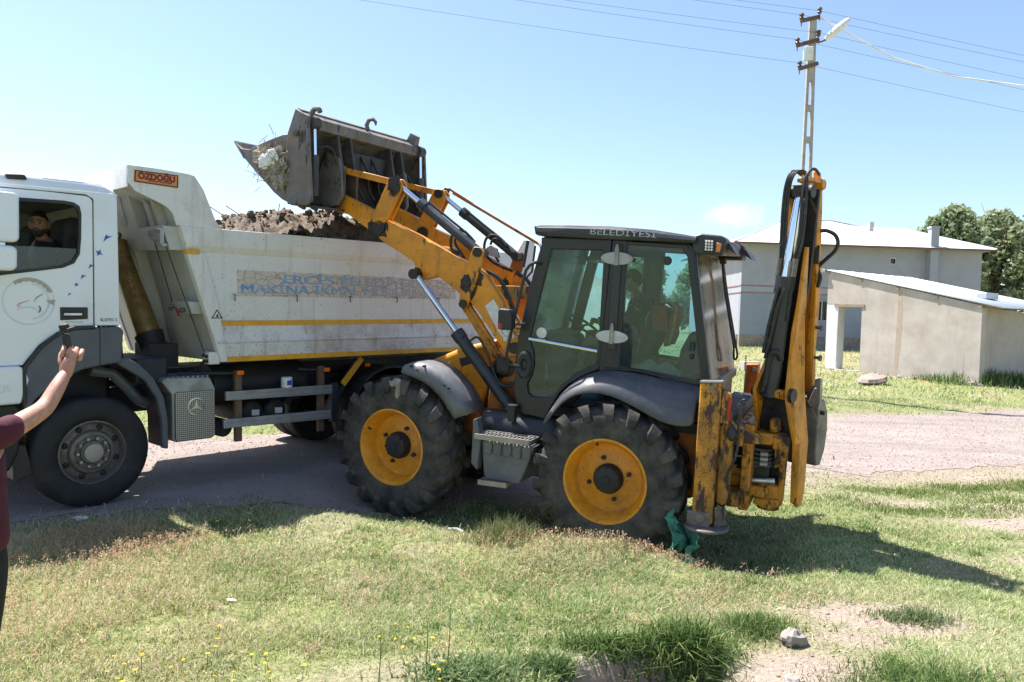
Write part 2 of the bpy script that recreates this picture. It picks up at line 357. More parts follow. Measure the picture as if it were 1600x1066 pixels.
# ------------------------------------------------------------------ mesh helpers
class MB:
    """collects simple shapes; build() links them as ONE mesh object"""
    def __init__(s):
        s.v = []; s.f = []
    def add(s, vs, fs):
        o = len(s.v)
        s.v += [tuple(map(float, v)) for v in vs]
        s.f += [tuple(i + o for i in f) for f in fs]
        return s
    @staticmethod
    def _lift(p, t, ax):
        return {'y': (p[0], t, p[1]), 'x': (t, p[0], p[1]), 'z': (p[0], p[1], t)}[ax]
    def prism(s, poly, a, b, ax='y'):
        n = len(poly)
        vs = [s._lift(p, a, ax) for p in poly] + [s._lift(p, b, ax) for p in poly]
        fs = [tuple(range(n)), tuple(range(2 * n - 1, n - 1, -1))]
        fs += [(i, (i + 1) % n, n + (i + 1) % n, n + i) for i in range(n)]
        return s.add(vs, fs)
    def holed(s, outer, holes, a, b, ax='y'):
        loops = [outer] + list(holes)
        flat = [p for lp in loops for p in lp]
        tri = tessellate_polygon([[Vector((p[0], p[1], 0)) for p in lp] for lp in loops])
        n = len(flat)
        vs = [s._lift(p, a, ax) for p in flat] + [s._lift(p, b, ax) for p in flat]
        fs = [tuple(t) for t in tri] + [tuple(i + n for i in reversed(t)) for t in tri]
        o = 0
        for lp in loops:
            k = len(lp)
            fs += [(o + i, o + (i + 1) % k, n + o + (i + 1) % k, n + o + i) for i in range(k)]
            o += k
        return s.add(vs, fs)
    def box(s, c, d, rz=0.0):
        x, y, z = d[0] / 2, d[1] / 2, d[2] / 2
        vs = []
        for a in (-x, x):
            for b in (-y, y):
                for e in (-z, z):
                    vs.append((c[0] + a * math.cos(rz) - b * math.sin(rz), c[1] + a * math.sin(rz) + b * math.cos(rz), c[2] + e))
        return s.add(vs, [(0, 1, 3, 2), (4, 6, 7, 5), (0, 4, 5, 1), (2, 3, 7, 6), (0, 2, 6, 4), (1, 5, 7, 3)])
    def bar(s, p0, p1, w, h, side=(0, 1, 0)):
        p0, p1 = Vector(p0), Vector(p1)
        d = (p1 - p0).normalized(); sd = Vector(side); sd = (sd - d * sd.dot(d)).normalized(); u = d.cross(sd)
        vs = []
        for p in (p0, p1):
            for a, b in ((-1, -1), (1, -1), (1, 1), (-1, 1)):
                vs.append(p + sd * (a * w / 2) + u * (b * h / 2))
        return s.add(vs, [(3, 2, 1, 0), (4, 5, 6, 7), (0, 1, 5, 4), (1, 2, 6, 5), (2, 3, 7, 6), (3, 0, 4, 7)])
    def tube(s, pts, r, n=8, cap=True):
        pts = [Vector(p) for p in pts]
        rs = r if isinstance(r, (list, tuple)) else [r] * len(pts)
        t0 = (pts[1] - pts[0]).normalized()
        a = Vector((0, 0, 1)) if abs(t0.z) < 0.9 else Vector((1, 0, 0))
        u = (a - t0 * a.dot(t0)).normalized()
        vs = []
        for i, p in enumerate(pts):
            t = (pts[min(i + 1, len(pts) - 1)] - pts[max(i - 1, 0)]).normalized()
            u = (u - t * u.dot(t)).normalized(); w = t.cross(u)
            for k in range(n):
                an = 2 * PI * k / n
                vs.append(p + (u * math.cos(an) + w * math.sin(an)) * rs[i])
        fs = []
        for i in range(len(pts) - 1):
            for k in range(n):
                fs.append((i * n + k, i * n + (k + 1) % n, (i + 1) * n + (k + 1) % n, (i + 1) * n + k))
        if cap:
            fs.append(tuple(range(n - 1, -1, -1))); e = (len(pts) - 1) * n
            fs.append(tuple(range(e, e + n)))
        return s.add(vs, fs)
    def cyl(s, p0, p1, r0, r1=None, n=20):
        return s.tube([p0, p1], [r0, r0 if r1 is None else r1], n)
    def lathe(s, prof, c=(0, 0, 0), n=48, ax='y', a0=0.0, a1=2 * PI):
        full = abs(a1 - a0 - 2 * PI) < 1e-6
        m = n if full else n + 1
        vs = []
        for i in range(m):
            an = a0 + (a1 - a0) * i / n
            ca, sa = math.cos(an), math.sin(an)
            for r, t in prof:
                if ax == 'y': vs.append((c[0] + r * ca, c[1] + t, c[2] + r * sa))
                elif ax == 'z': vs.append((c[0] + r * ca, c[1] + r * sa, c[2] + t))
                else: vs.append((c[0] + t, c[1] + r * ca, c[2] + r * sa))
        k = len(prof); fs = []
        for i in range(n):
            j = (i + 1) % m
            for q in range(k - 1):
                fs.append((i * k + q, j * k + q, j * k + q + 1, i * k + q + 1))
        return s.add(vs, fs)
    def ball(s, c, rad, n=12, m=8, jitter=0.0, freq=3.0, seed=0.0):
        vs = []; fs = []
        rx, ry, rz = rad if isinstance(rad, (tuple, list)) else (rad,) * 3
        for i in range(m + 1):
            th = PI * i / m
            for k in range(n):
                ph = 2 * PI * k / n
                d = Vector((math.sin(th) * math.cos(ph), math.sin(th) * math.sin(ph), math.cos(th)))
                q = 1.0
                if jitter: q += jitter * noise.fractal(d * freq + Vector((seed, seed * 1.7, 3.1)), 0.8, 2.0, 4)
                vs.append((c[0] + d.x * rx * q, c[1] + d.y * ry * q, c[2] + d.z * rz * q))
        for i in range(m):
            for k in range(n):
                fs.append((i * n + k, (i + 1) * n + k, (i + 1) * n + (k + 1) % n, i * n + (k + 1) % n))
        return s.add(vs, fs)
    def xf(s, M):
        s.v = [tuple(M @ Vector(v)) for v in s.v]
        return s
    def mesh(s, name, mat, smooth=35):
        me = bpy.data.meshes.new(name)
        me.from_pydata(s.v, [], s.f)
        bm = bmesh.new(); bm.from_mesh(me)
        bmesh.ops.remove_doubles(bm, verts=bm.verts, dist=1e-6)
        bmesh.ops.recalc_face_normals(bm, faces=bm.faces)
        bm.to_mesh(me); bm.free()
        if mat: me.materials.append(MATS[mat] if isinstance(mat, str) else mat)
        if smooth:
            me.shade_smooth()
            me.set_sharp_from_angle(angle=R(smooth))
        return me
    def build(s, name, mat, parent=None, bevel=0.0, smooth=35, label=None, segs=2):
        o = bpy.data.objects.new(name, s.mesh(name, mat, smooth))
        COL.objects.link(o)
        if parent: o.parent = parent
        if bevel:
            b = o.modifiers.new("bevel", 'BEVEL'); b.width = bevel; b.segments = segs; b.limit_method = 'ANGLE'; b.angle_limit = R(40)
        if label: o['label'] = label
        return o

def tag(o, label=None, cat=None, group=None, kind=None):
    if label: o['label'] = label
    if cat: o['category'] = cat
    if group: o['group'] = group
    if kind: o['kind'] = kind
    return o

def thing(name, label, cat, M=None, group=None):
    o = bpy.data.objects.new(name, None); COL.objects.link(o)
    o.empty_display_size = 0.2
    if M is not None: o.matrix_world = M
    return tag(o, label, cat, group)

def copy_tree(o, parent=None):
    c = o.copy(); COL.objects.link(c)
    if parent is not None: c.parent = parent
    for ch in list(o.children): copy_tree(ch, c)
    return c

def arr_mesh(name, verts, faces_idx, nper, mat, colors=None, smooth=False):
    """fast mesh from numpy arrays; faces_idx (n, nper)"""
    me = bpy.data.meshes.new(name)
    nv, nf = len(verts), len(faces_idx)
    me.vertices.add(nv); me.vertices.foreach_set("co", np.asarray(verts, np.float32).ravel())
    me.loops.add(nf * nper); me.loops.foreach_set("vertex_index", np.asarray(faces_idx, np.int32).ravel())
    me.polygons.add(nf)
    me.polygons.foreach_set("loop_start", np.arange(0, nf * nper, nper, dtype=np.int32))
    me.update(calc_edges=True)
    if colors is not None:
        a = me.color_attributes.new("tint", 'FLOAT_COLOR', 'POINT')
        cc = np.ones((nv, 4), np.float32); cc[:, :3] = colors
        a.data.foreach_set("color", cc.ravel())
    if smooth: me.shade_smooth()
    if mat: me.materials.append(MATS[mat])
    return me

def text_mesh(name, txt, size, M, mat, parent, extrude=0.001, fit=None, align='LEFT', label=None, shear=0.0, offset=0.0):
    """lettering as a mesh; fit = width in metres"""
    cu_ = bpy.data.curves.new(name, 'FONT'); cu_.body = txt; cu_.size = size; cu_.extrude = extrude
    cu_.align_x = align; cu_.shear = shear; cu_.offset = offset; cu_.resolution_u = 3
    t = bpy.data.objects.new(name, cu_); COL.objects.link(t)
    dg = bpy.context.evaluated_depsgraph_get()
    me = bpy.data.meshes.new_from_object(t.evaluated_get(dg))
    bpy.data.objects.remove(t); bpy.data.curves.remove(cu_)
    if fit and me.vertices:
        xs = [v.co.x for v in me.vertices]; k = fit / (max(xs) - min(xs)); x0 = min(xs) if align == 'LEFT' else 0
        for v in me.vertices: v.co.x = (v.co.x - x0) * k
    me.transform(M)
    me.materials.append(MATS[mat])
    o = bpy.data.objects.new(name, me); COL.objects.link(o)
    if parent: o.parent = parent
    if label: o['label'] = label
    return o

def side_M(x, y, z, tilt=0.0):
    """frame for lettering on a left-hand (near) side plane: runs towards -x, up +z, facing +y"""
    M = Matrix(((-1, 0, 0, x), (0, 0, 1, y), (0, 1, 0, z), (0, 0, 0, 1)))
    return M @ Matrix.Rotation(tilt, 4, 'Z')

def vnoise(x, y, s, seed=0):
    """smooth value noise on numpy arrays"""
    x = np.asarray(x) * s + seed * 17.31; y = np.asarray(y) * s - seed * 9.77
    xi, yi = np.floor(x).astype(np.int64), np.floor(y).astype(np.int64)
    fx, fy = x - xi, y - yi
    fx = fx * fx * (3 - 2 * fx); fy = fy * fy * (3 - 2 * fy)
    def h(a, b):
        q = (a * 374761393 + b * 668265263 + seed * 974711) & 0xFFFFFFFF
        q = ((q ^ (q >> 13)) * 1274126177) & 0xFFFFFFFF
        return ((q ^ (q >> 16)) & 0xFFFF) / 65535.0
    return (h(xi, yi) * (1 - fx) + h(xi + 1, yi) * fx) * (1 - fy) + (h(xi, yi + 1) * (1 - fx) + h(xi + 1, yi + 1) * fx) * fy

def fbm(x, y, s, seed=0, o=4):
    t = 0; a = 0.5
    for i in range(o):
        t = t + a * vnoise(x, y, s * 2 ** i, seed + i); a *= 0.5
    return t / (1 - 0.5 ** o)

def sstep(a, b, x):
    t = np.clip((x - a) / (b - a), 0, 1)
    return t * t * (3 - 2 * t)

MJ = Matrix(((-0.91729, -0.39749, 0.02409, 1.31654), (0.39559, -0.9165, -0.05938, 8.23208), (0.04568, -0.04494, 0.99794, -0.189), (0, 0, 0, 1)))
MT = Matrix(((-0.68453, 0.72874, -0.01906, -4.79404), (-0.72845, -0.68479, -0.02028, 8.22331), (-0.02783, 0.0, 0.99961, 0.02763), (0, 0, 0, 1)))
# ------------------------------------------------------------------ terrain
NEAR_X = [-40, -14, -8, -4.1, -1.65, 1.0, 4.42, 7.35, 12, 25, 60]
NEAR_Y = [-8, 2.9, 5.4, 7.05, 8.3, 9.5, 10.6, 11.1, 12.4, 16.5, 27]
FAR_X = [-40, -12, -6, 0, 6.6, 12.06, 20, 60]
FAR_Y = [-3, 8.2, 11.0, 13.6, 16.28, 18.28, 20.9, 34]
def road_t(x, y):
    """signed distance-like value: > 0 inside the road"""
    w = (fbm(x, y, 0.7, 5) - 0.5) * 1.0
    return np.minimum(y - np.interp(x, NEAR_X, NEAR_Y), np.interp(x, FAR_X, FAR_Y) - y) * 0.92 + w * 0.8

iJ = np.array(MJ.inverted()); iT = np.array(MT.inverted())
def ground(x, y):
    x = np.asarray(x, float); y = np.asarray(y, float)
    base = 0.03 * np.clip(y - 12, 0, 40) + 0.004 * np.clip(y - 52, 0, 100)
    rt = np.minimum(y - np.interp(x, NEAR_X, NEAR_Y), np.interp(x, FAR_X, FAR_Y) - y)
    rough = 1 - sstep(-0.4, 0.3, rt)
    bumps = (fbm(x, y, 0.55, 1) - 0.5) * 0.16 + (fbm(x, y, 2.3, 2, 3) - 0.5) * 0.06
    z = base + bumps * (0.15 + 0.85 * rough)
    # the loader stands a little lower than the verge, its wheels in shallow ruts
    lx = iJ[0, 0] * x + iJ[0, 1] * y + iJ[0, 3]; ly = iJ[1, 0] * x + iJ[1, 1] * y + iJ[1, 3]
    dx = np.maximum(np.maximum(-1.2 - lx, lx - 3.0), 0); dy = np.maximum(np.maximum(-1.4 - ly, ly - 1.28), 0)
    zj = -0.189 + 0.0457 * lx - 0.045 * ly
    w = 1 - sstep(0.0, 0.55, np.hypot(dx * 0.7, dy))
    z = z * (1 - w) + zj * w
    g = np.exp(-(((x - 3.7) / 1.3) ** 2 + ((y - 6.9) / 1.1) ** 2)); z = z - 0.13 * g * (1 - w)
    g = np.exp(-(((x - 0.85) / 0.75) ** 2 + ((y - 6.45) / 0.33) ** 2)); z = z + 0.10 * g
    lx = iT[0, 0] * x + iT[0, 1] * y + iT[0, 3]; ly = iT[1, 0] * x + iT[1, 1] * y + iT[1, 3]
    dx = np.maximum(np.maximum(-6.5 - lx, lx - 1.8), 0); dy = np.maximum(np.abs(ly) - 1.25, 0)
    w = 1 - sstep(0.0, 0.8, np.hypot(dx, dy))
    z = z * (1 - w) + (0.0276 - 0.0278 * lx) * w
    # eroded hollow in the front bank
    e = (fbm(x, y, 2.0, 9) - 0.5) * 0.3
    d = np.hypot((x - 0.95 + e) / 0.62, (y - 4.12 + e) / 0.62)
    z = z - 0.42 * (1 - sstep(0.72, 1.05, d))
    g = np.exp(-(((x - 1.7) / 0.45) ** 2 + ((y - 4.45) / 0.35) ** 2)); z = z - 0.07 * g
    return z

def soil_mask(x, y):
    """1 = bare earth, 0 = closed turf"""
    x = np.asarray(x, float); y = np.asarray(y, float)
    n = fbm(x, y, 0.8, 21, 5); m = sstep(0.60, 0.74, n) * 0.5
    for cx, cy, sx, sy, k in ((2.45, 5.35, 0.75, 0.35, 1.5), (1.75, 4.5, 0.55, 0.35, 1.5), (0.95, 4.15, 0.6, 0.62, 2.2), (2.2, 4.95, 0.4, 0.25, 1.1),
                              (5.6, 8.1, 1.0, 0.45, 1.5), (6.6, 8.9, 1.8, 0.5, 1.2), (4.6, 9.0, 1.0, 0.35, 0.9), (5.0, 6.9, 0.9, 0.3, 0.8), (6.2, 7.3, 1.2, 0.4, 1.2), (-0.35, 7.15, 0.3, 0.15, 1.0)):
        m = np.maximum(m, k * np.exp(-((x - cx) / sx) ** 2 - ((y - cy) / sy) ** 2) * (0.35 + 1.1 * n))
    m = np.maximum(m, sstep(-0.9 - 1.6 * sstep(2.5, 4.5, x) * (y < 12), 0.1, road_t(x, y)) * (0.45 + 0.6 * n))
    return np.clip(m, 0, 1)

def axis(lo, hi, a, b, step):
    core = np.arange(a, b + 1e-6, step); out = [*core]
    d = step; p = b
    while p < hi: d *= 1.28; p += d; out.append(p)
    d = step; p = a; pre = []
    while p > lo: d *= 1.28; p -= d; pre.append(p)
    return np.array(pre[::-1] + out)
gx = axis(-900, 900, -7.5, 11.5, 0.075); gy = axis(-300, 1500, 2.6, 18.5, 0.075)
X, Y = np.meshgrid(gx, gy)
Z = ground(X, Y)
nx, ny = len(gx), len(gy)
V = np.stack([X, Y, Z], -1).reshape(-1, 3)
ii = (np.arange(ny - 1)[:, None] * nx + np.arange(nx - 1)[None, :]).ravel()
Fq = np.stack([ii, ii + 1, ii + 1 + nx, ii + nx], 1)
sm = soil_mask(X, Y).reshape(-1); pk = fbm(X, Y, 0.9, 31).reshape(-1)
tintv = np.stack([sm, pk, np.zeros_like(sm)], 1)

m, n, l, p, out = new_mat("ground_earth")
MATS["ground_earth"] = m
a = n.new("ShaderNodeAttribute"); a.attribute_name = 'tint'
sx = n.new("ShaderNodeSeparateColor"); l.new(a.outputs['Color'], sx.inputs[0])
tcn = n.new("ShaderNodeTexCoord"); v = tcn.outputs['Object']
turf = mixn(n, l, noise_fac(n, l, v, 1.4, 6, 0.35, 0.65), (0.19, 0.215, 0.08), (0.28, 0.275, 0.135))
turf = mixn(n, l, noise_fac(n, l, v, 14, 4, 0.4, 0.62), turf, (0.12, 0.14, 0.05))
soil = mixn(n, l, noise_fac(n, l, v, 3, 7, 0.35, 0.65), (0.29, 0.235, 0.195), (0.245, 0.193, 0.157))
soil = mixn(n, l, noise_fac(n, l, v, 45, 3, 0.5, 0.66), soil, (0.38, 0.31, 0.25))
far_ = mixn(n, l, noise_fac(n, l, v, 0.06, 6, 0.4, 0.62), (0.24, 0.23, 0.10), (0.34, 0.28, 0.17))
geo = n.new("ShaderNodeSeparateXYZ"); l.new(v, geo.inputs[0])
fr = n.new("ShaderNodeMapRange"); fr.inputs['From Min'].default_value = 16; fr.inputs['From Max'].default_value = 40; l.new(geo.outputs[1], fr.inputs['Value'])
turf = mixn(n, l, fr.outputs[0], turf, far_)
l.new(mixn(n, l, sx.outputs[0], turf, soil), p.inputs['Base Color'])
p.inputs['Roughness'].default_value = 0.95; p.inputs['Specular IOR Level'].default_value = 0.15
b1 = n.new("ShaderNodeTexNoise"); b1.inputs['Scale'].default_value = 30; b1.inputs['Detail'].default_value = 8; l.new(v, b1.inputs['Vector'])
b2 = n.new("ShaderNodeBump"); b2.inputs['Strength'].default_value = 0.9; b2.inputs['Distance'].default_value = 0.03
l.new(b1.outputs['Fac'], b2.inputs['Height']); l.new(b2.outputs[0], p.inputs['Normal'])
me = arr_mesh("ground", V, Fq, 4, "ground_earth", tintv, smooth=True)
o = bpy.data.objects.new("ground", me); COL.objects.link(o); tag(o, "rough grassy verge and open field with bare tan patches", kind='structure')

# road: reddish gravel sheet laid on the terrain, ragged edges
m, n, l, p, out = new_mat("road_gravel"); MATS["road_gravel"] = m
tcn = n.new("ShaderNodeTexCoord"); v = tcn.outputs['Object']
col = mixn(n, l, noise_fac(n, l, v, 0.9, 6, 0.35, 0.68), (0.24, 0.197, 0.178), (0.30, 0.252, 0.23))
mpn = n.new("ShaderNodeMapping"); mpn.inputs['Rotation'].default_value = (0, 0, R(-22)); mpn.inputs['Scale'].default_value = (0.22, 1.9, 1); l.new(v, mpn.inputs['Vector'])
col = mixn(n, l, noise_fac(n, l, mpn.outputs[0], 0.9, 5, 0.46, 0.70), col, (0.20, 0.168, 0.157))
col = mixn(n, l, noise_fac(n, l, v, 70, 4, 0.55, 0.75, tmax=0.6), col, (0.38, 0.33, 0.31))
col = mixn(n, l, noise_fac(n, l, v, 50, 3, 0.56, 0.74, tmax=0.6), col, (0.18, 0.14, 0.135))
l.new(col, p.inputs['Base Color']); p.inputs['Roughness'].default_value = 0.95; p.inputs['Specular IOR Level'].default_value = 0.15
b1 = n.new("ShaderNodeTexNoise"); b1.inputs['Scale'].default_value = 40; b1.inputs['Detail'].default_value = 6; l.new(v, b1.inputs['Vector'])
b2 = n.new("ShaderNodeBump"); b2.inputs['Strength'].default_value = 0.6; b2.inputs['Distance'].default_value = 0.015
l.new(b1.outputs['Fac'], b2.inputs['Height']); l.new(b2.outputs[0], p.inputs['Normal'])
xs = np.concatenate([np.arange(-38, -8, 0.8), np.arange(-8, 16, 0.09), np.arange(16, 58, 0.8)])
K = 48
lo = np.interp(xs, NEAR_X, NEAR_Y) + (fbm(xs, xs * 0 + 3, 0.6, 41) - 0.5) * (0.9 + 1.3 * sstep(2.5, 4.5, xs)) + 0.3 * sstep(2.5, 4.5, xs) + (fbm(xs, xs * 0, 3.5, 42) - 0.5) * 0.55 + (vnoise(xs, xs * 0, 11.0, 45) - 0.5) * 0.35
hi = np.interp(xs, FAR_X, FAR_Y) + (fbm(xs, xs * 0 + 9, 0.5, 43) - 0.5) * 0.7 + (fbm(xs, xs * 0, 3.0, 44) - 0.5) * 0.4
tt = np.linspace(0, 1, K)
XX = np.repeat(xs[:, None], K, 1); YY = lo[:, None] + (hi - lo)[:, None] * tt[None]
ZZ = ground(XX, YY) + 0.006
ii = (np.arange(len(xs) - 1)[:, None] * K + np.arange(K - 1)[None]).ravel()
me = arr_mesh("road", np.stack([XX, YY, ZZ], -1).reshape(-1, 3), np.stack([ii, ii + K, ii + K + 1, ii + 1], 1), 4, "road_gravel", smooth=True)
o = bpy.data.objects.new("road", me); COL.objects.link(o); tag(o, "reddish gravel road crossing behind the machines", kind='structure')

# distant bare hill
hx = np.linspace(-420, 380, 140); hy = np.linspace(380, 760, 40)
HX, HY = np.meshgrid(hx, hy)
prof = np.exp(-((HX - 25) / 130) ** 2) * 36 + np.exp(-((HX + 230) / 110) ** 2) * 14
HZ = prof * np.sin(np.clip((HY - 380) / 380, 0, 1) * PI) ** 0.8 * (0.75 + 0.5 * fbm(HX, HY, 0.012, 61)) - 2
ii = (np.arange(39)[:, None] * 140 + np.arange(139)[None]).ravel()
me = arr_mesh("hill", np.stack([HX, HY, HZ], -1).reshape(-1, 3), np.stack([ii, ii + 1, ii + 141, ii + 140], 1), 4, "hill_earth", smooth=True)
o = bpy.data.objects.new("hill", me); COL.objects.link(o); tag(o, "low bare rocky hill far behind the loader cab", kind='structure')

def gz(x, y):
    return float(ground(np.array([x]), np.array([y]))[0])

# ------------------------------------------------------------------ big grey two-storey building
bx0, bx1, by0, by1 = 12.2, 25.05, 42.0, 54.0
bz0, bz1 = 0.86, 6.47
B = thing("public_building", "long two-storey grey blue building with white hipped metal roof", "building", Matrix.Translation((bx0, by0, bz0)))
W, D, HB = bx1 - bx0, by1 - by0, bz1 - bz0
t = 0.3
win = [(7.94, 4.71, 8.31, 5.08), (4.10, 1.55, 4.72, 2.66), (9.4, 1.55, 10.6, 2.6)]
def rect(x0, z0, x1, z1): return [(x0, z0), (x1, z0), (x1, z1), (x0, z1)]
zb = 3.13
up = [w for w in win if w[1] > zb]; dn = [w for w in win if w[3] < zb]
MB().holed(rect(0, 3.37, W, HB), [rect(*w) for w in up], 0, t).build("upper_wall", "house_grey", B)
MB().holed(rect(0, 0.70, W, 2.98), [rect(*w) for w in dn], 0, t).build("lower_wall", "house_blue", B)
MB().prism(rect(0, 2.98, W, 3.37), 0.0, t).build("band", "house_grey", B)
mb = MB()
for z in (2.97, 3.34): mb.box((W / 2, -0.012, z), (W + 0.03, 0.024, 0.05)); mb.box((-0.012, D / 2, z), (0.024, D, 0.05))
mb.build("trim_line", "house_red", B)
MB().box((W / 2, 0.12, 0.35), (W + 0.02, 0.3, 0.698)).box((0.12, D / 2 + 0.2, 0.35), (0.3, D - 0.4, 0.698)).build("plinth", "plinth_stone", B)
MB().box((0.15, D / 2 + t / 2, (HB + .7) / 2), (t - 0.004, D - t, HB - 0.7)).box((W - 0.15, D / 2 + t / 2, (HB + .7) / 2), (t - 0.004, D - t, HB - 0.7)).box((W / 2, D - 0.1, HB / 2), (W - 2 * t, 0.2, HB)).build("side_wall", "house_grey", B)
for (x0, z0, x1, z1) in win:
    fr_ = MB(); q = 0.05
    fr_.holed(rect(x0, z0, x1, z1), [rect(x0 + q, z0 + q, x1 - q, z1 - q)], 0.06, 0.12)
    if x1 - x0 > 0.5: fr_.box(((x0 + x1) / 2, 0.09, (z0 + z1) / 2), (0.05, 0.05, z1 - z0 - 0.1))
    f = fr_.build("window", "frame_white", B)
    MB().box(((x0 + x1) / 2, 0.16, (z0 + z1) / 2), (x1 - x0, 0.01, z1 - z0)).build("pane", "house_glass", f)
    if x1 - x0 > 0.5:
        g = MB()
        for i in range(7):
            xx = x0 + (x1 - x0) * (i + 0.5) / 7; g.tube([(xx, -0.03, z0), (xx, -0.03, z1)], 0.012, 5)
        g.build("window_bars", "wire_dark", f)
# left windows on the bright gable wall
f = MB().holed([(4.2, 4.2), (5.4, 4.2), (5.4, 5.4), (4.2, 5.4)], [[(4.27, 4.27), (5.33, 4.27), (5.33, 5.33), (4.27, 5.33)]], -0.03, 0.02, 'x').build("window", "frame_white", B)
MB().box((-0.005, 4.8, 4.8), (0.006, 1.1, 1.1)).build("pane", "house_glass", f)
ov = 0.55
e0, e1, f0, f1 = -ov, W + 0.45, -ov, D + ov
zt = HB + 0.02; rz = HB + 2.0
ridge = [(4.3, D / 2, rz + 0.15), (7.2, D / 2, rz + 0.18), (8.9, D / 2, rz - 0.12), (12.0 - 0.4, D / 2, rz - 0.22)]
c0, c1, c2, c3 = (e0, f0, zt), (e1, f0, zt), (e1, f1, zt), (e0, f1, zt)
def sheet(vs, th=0.05):
    k = len(vs); lo_ = [(v_[0], v_[1], v_[2] - th) for v_ in vs]
    return MB().add(list(vs) + lo_, [tuple(range(k)), tuple(range(2 * k - 1, k - 1, -1))] + [(i, (i + 1) % k, k + (i + 1) % k, k + i) for i in range(k)])
sheet([c0, c1, ridge[3], ridge[2], ridge[1], ridge[0]]).build("roof", "house_roof", B, smooth=10)
sheet([c1, c2, ridge[3]]).build("roof", "house_roof", B, smooth=10)
sheet([c2, c3, ridge[0], ridge[1], ridge[2], ridge[3]]).build("roof", "house_roof", B, smooth=10)
sheet([c3, c0, ridge[0]]).build("roof", "house_roof", B, smooth=10)
mb = MB()
mb.box((W / 2 - 0.05, e0 - 0.03, zt - 0.06), (e1 - e0, 0.06, 0.10)); mb.box((e0 - 0.03, D / 2, zt - 0.06), (0.06, f1 - f0, 0.10))
mb.build("eaves_board", "fascia_brown", B)
mb = MB()
mb.tube([c0, ridge[0]], 0.07, 6); mb.tube([ridge[0], ridge[1], ridge[2], ridge[3], c1], 0.05, 6)
mb.build("ridge_cap", "roof_metal", B)
MB().box((10.08, -0.22, 3.4), (0.42, 0.40, 6.6)).box((10.08, -0.22, 6.72), (0.50, 0.46, 0.10)).build("chimney", "house_grey", B)
MB().box((8.35, 3.4, HB + 1.35), (0.24, 0.3, 0.9)).build("roof_vent", "concrete", B)

# ------------------------------------------------------------------ small plastered shed
sa = R(-58.33)
S = thing("shed", "small grey plastered shed with sloping corrugated roof and open porch doorway", "shed", Matrix.Translation((11.6, 28.9, 0)) @ Matrix.Rotation(sa, 4, 'Z'))
# local: x along the front wall (far left -> near right), y into the building, z up
SL, SW = 5.55, 5.2
zf = 0.42
front = [(0.0, 2.90), (0.48, 2.90), (0.48, 2.80), (1.42, 2.80), (1.42, zf), (SL, zf - 0.02), (SL, 2.86), (0.0, 4.12)]
MB().prism(front, 0.0, 0.30).build("wall", "render_wall", S, bevel=0.015)
MB().prism([(0, zf + 0.1), (0.48, zf + 0.1), (0.48, 2.895), (0, 2.895)], 0.004, 0.40).build("pillar", "whitewash", S, bevel=0.02)
MB().prism([(0.30, zf), (SW, zf), (SW, 2.60), (0.30, 2.82)], SL - 0.30, SL - 0.003, 'x').build("wall", "render_side", S, bevel=0.015)
MB().prism([(3.4, zf), (SW, zf), (SW, 4.0), (3.4, 4.08)], 0.004, 0.3, 'x').build("wall", "render_side", S)
MB().prism([(1.42, zf), (SL - 0.3, zf), (SL - 0.3, 2.7), (1.42, 3.5)], 1.5, 1.72).build("wall", "render_side", S)
MB().prism([(2.72, 0.46), (2.84, 0.46), (2.93, 1.6), (2.95, 2.6), (2.92, 3.38), (2.78, 3.40), (2.76, 2.4), (2.74, 1.4)], -0.003, 0.0).build("rust_stain", "stain_ochre", S)
MB().box((0.93, 0.2, 2.85), (1.2, 0.46, 0.09)).build("lintel", "wood_old", S)
MB().box((0.95, 0.15, zf + 0.06), (0.94, 0.5, 0.10)).build("threshold", "concrete", S, bevel=0.01)
# stone footing: stones set one by one
rs = random.Random(3)
proto = []
for k in range(7):
    me = MB().ball((0, 0, 0), (0.20, 0.16, 0.13), 8, 5, 0.35, 1.6, k * 2.3).mesh("stone", "field_stone", 0)
    proto.append(me)
xq = -0.1; cnt = 0
for row in range(3):
    xq = -0.15 + row * 0.1
    while xq < SL + 0.05:
        w_ = rs.uniform(0.16, 0.36)
        st = bpy.data.objects.new("stone", rs.choice(proto)); COL.objects.link(st); st.parent = S
        gw = 0.30 - row * 0.0
        gzv = 0.33 + 0.07 * (1 - xq / SL)
        st.location = (xq + w_ / 2, -0.06 - 0.06 * (2 - row) + rs.uniform(-0.03, 0.03), gzv + row * 0.085 - 0.14 + rs.uniform(-.03, .03))
        st.scale = (w_ / 0.40, 1.0, rs.uniform(0.55, 0.95)); st.rotation_euler = (rs.uniform(-.2, .2), rs.uniform(-.15, .15), rs.uniform(-.3, .3))
        xq += w_ * 0.95
mb = MB(); mb.box((SL / 2, 0.2, 0.2), (SL - 0.06, 0.36, 0.5)); mb.box((SL - 0.17, SW / 2, 0.2), (0.30, SW - 0.3, 0.5)); mb.build("footing", "plinth_stone", S)
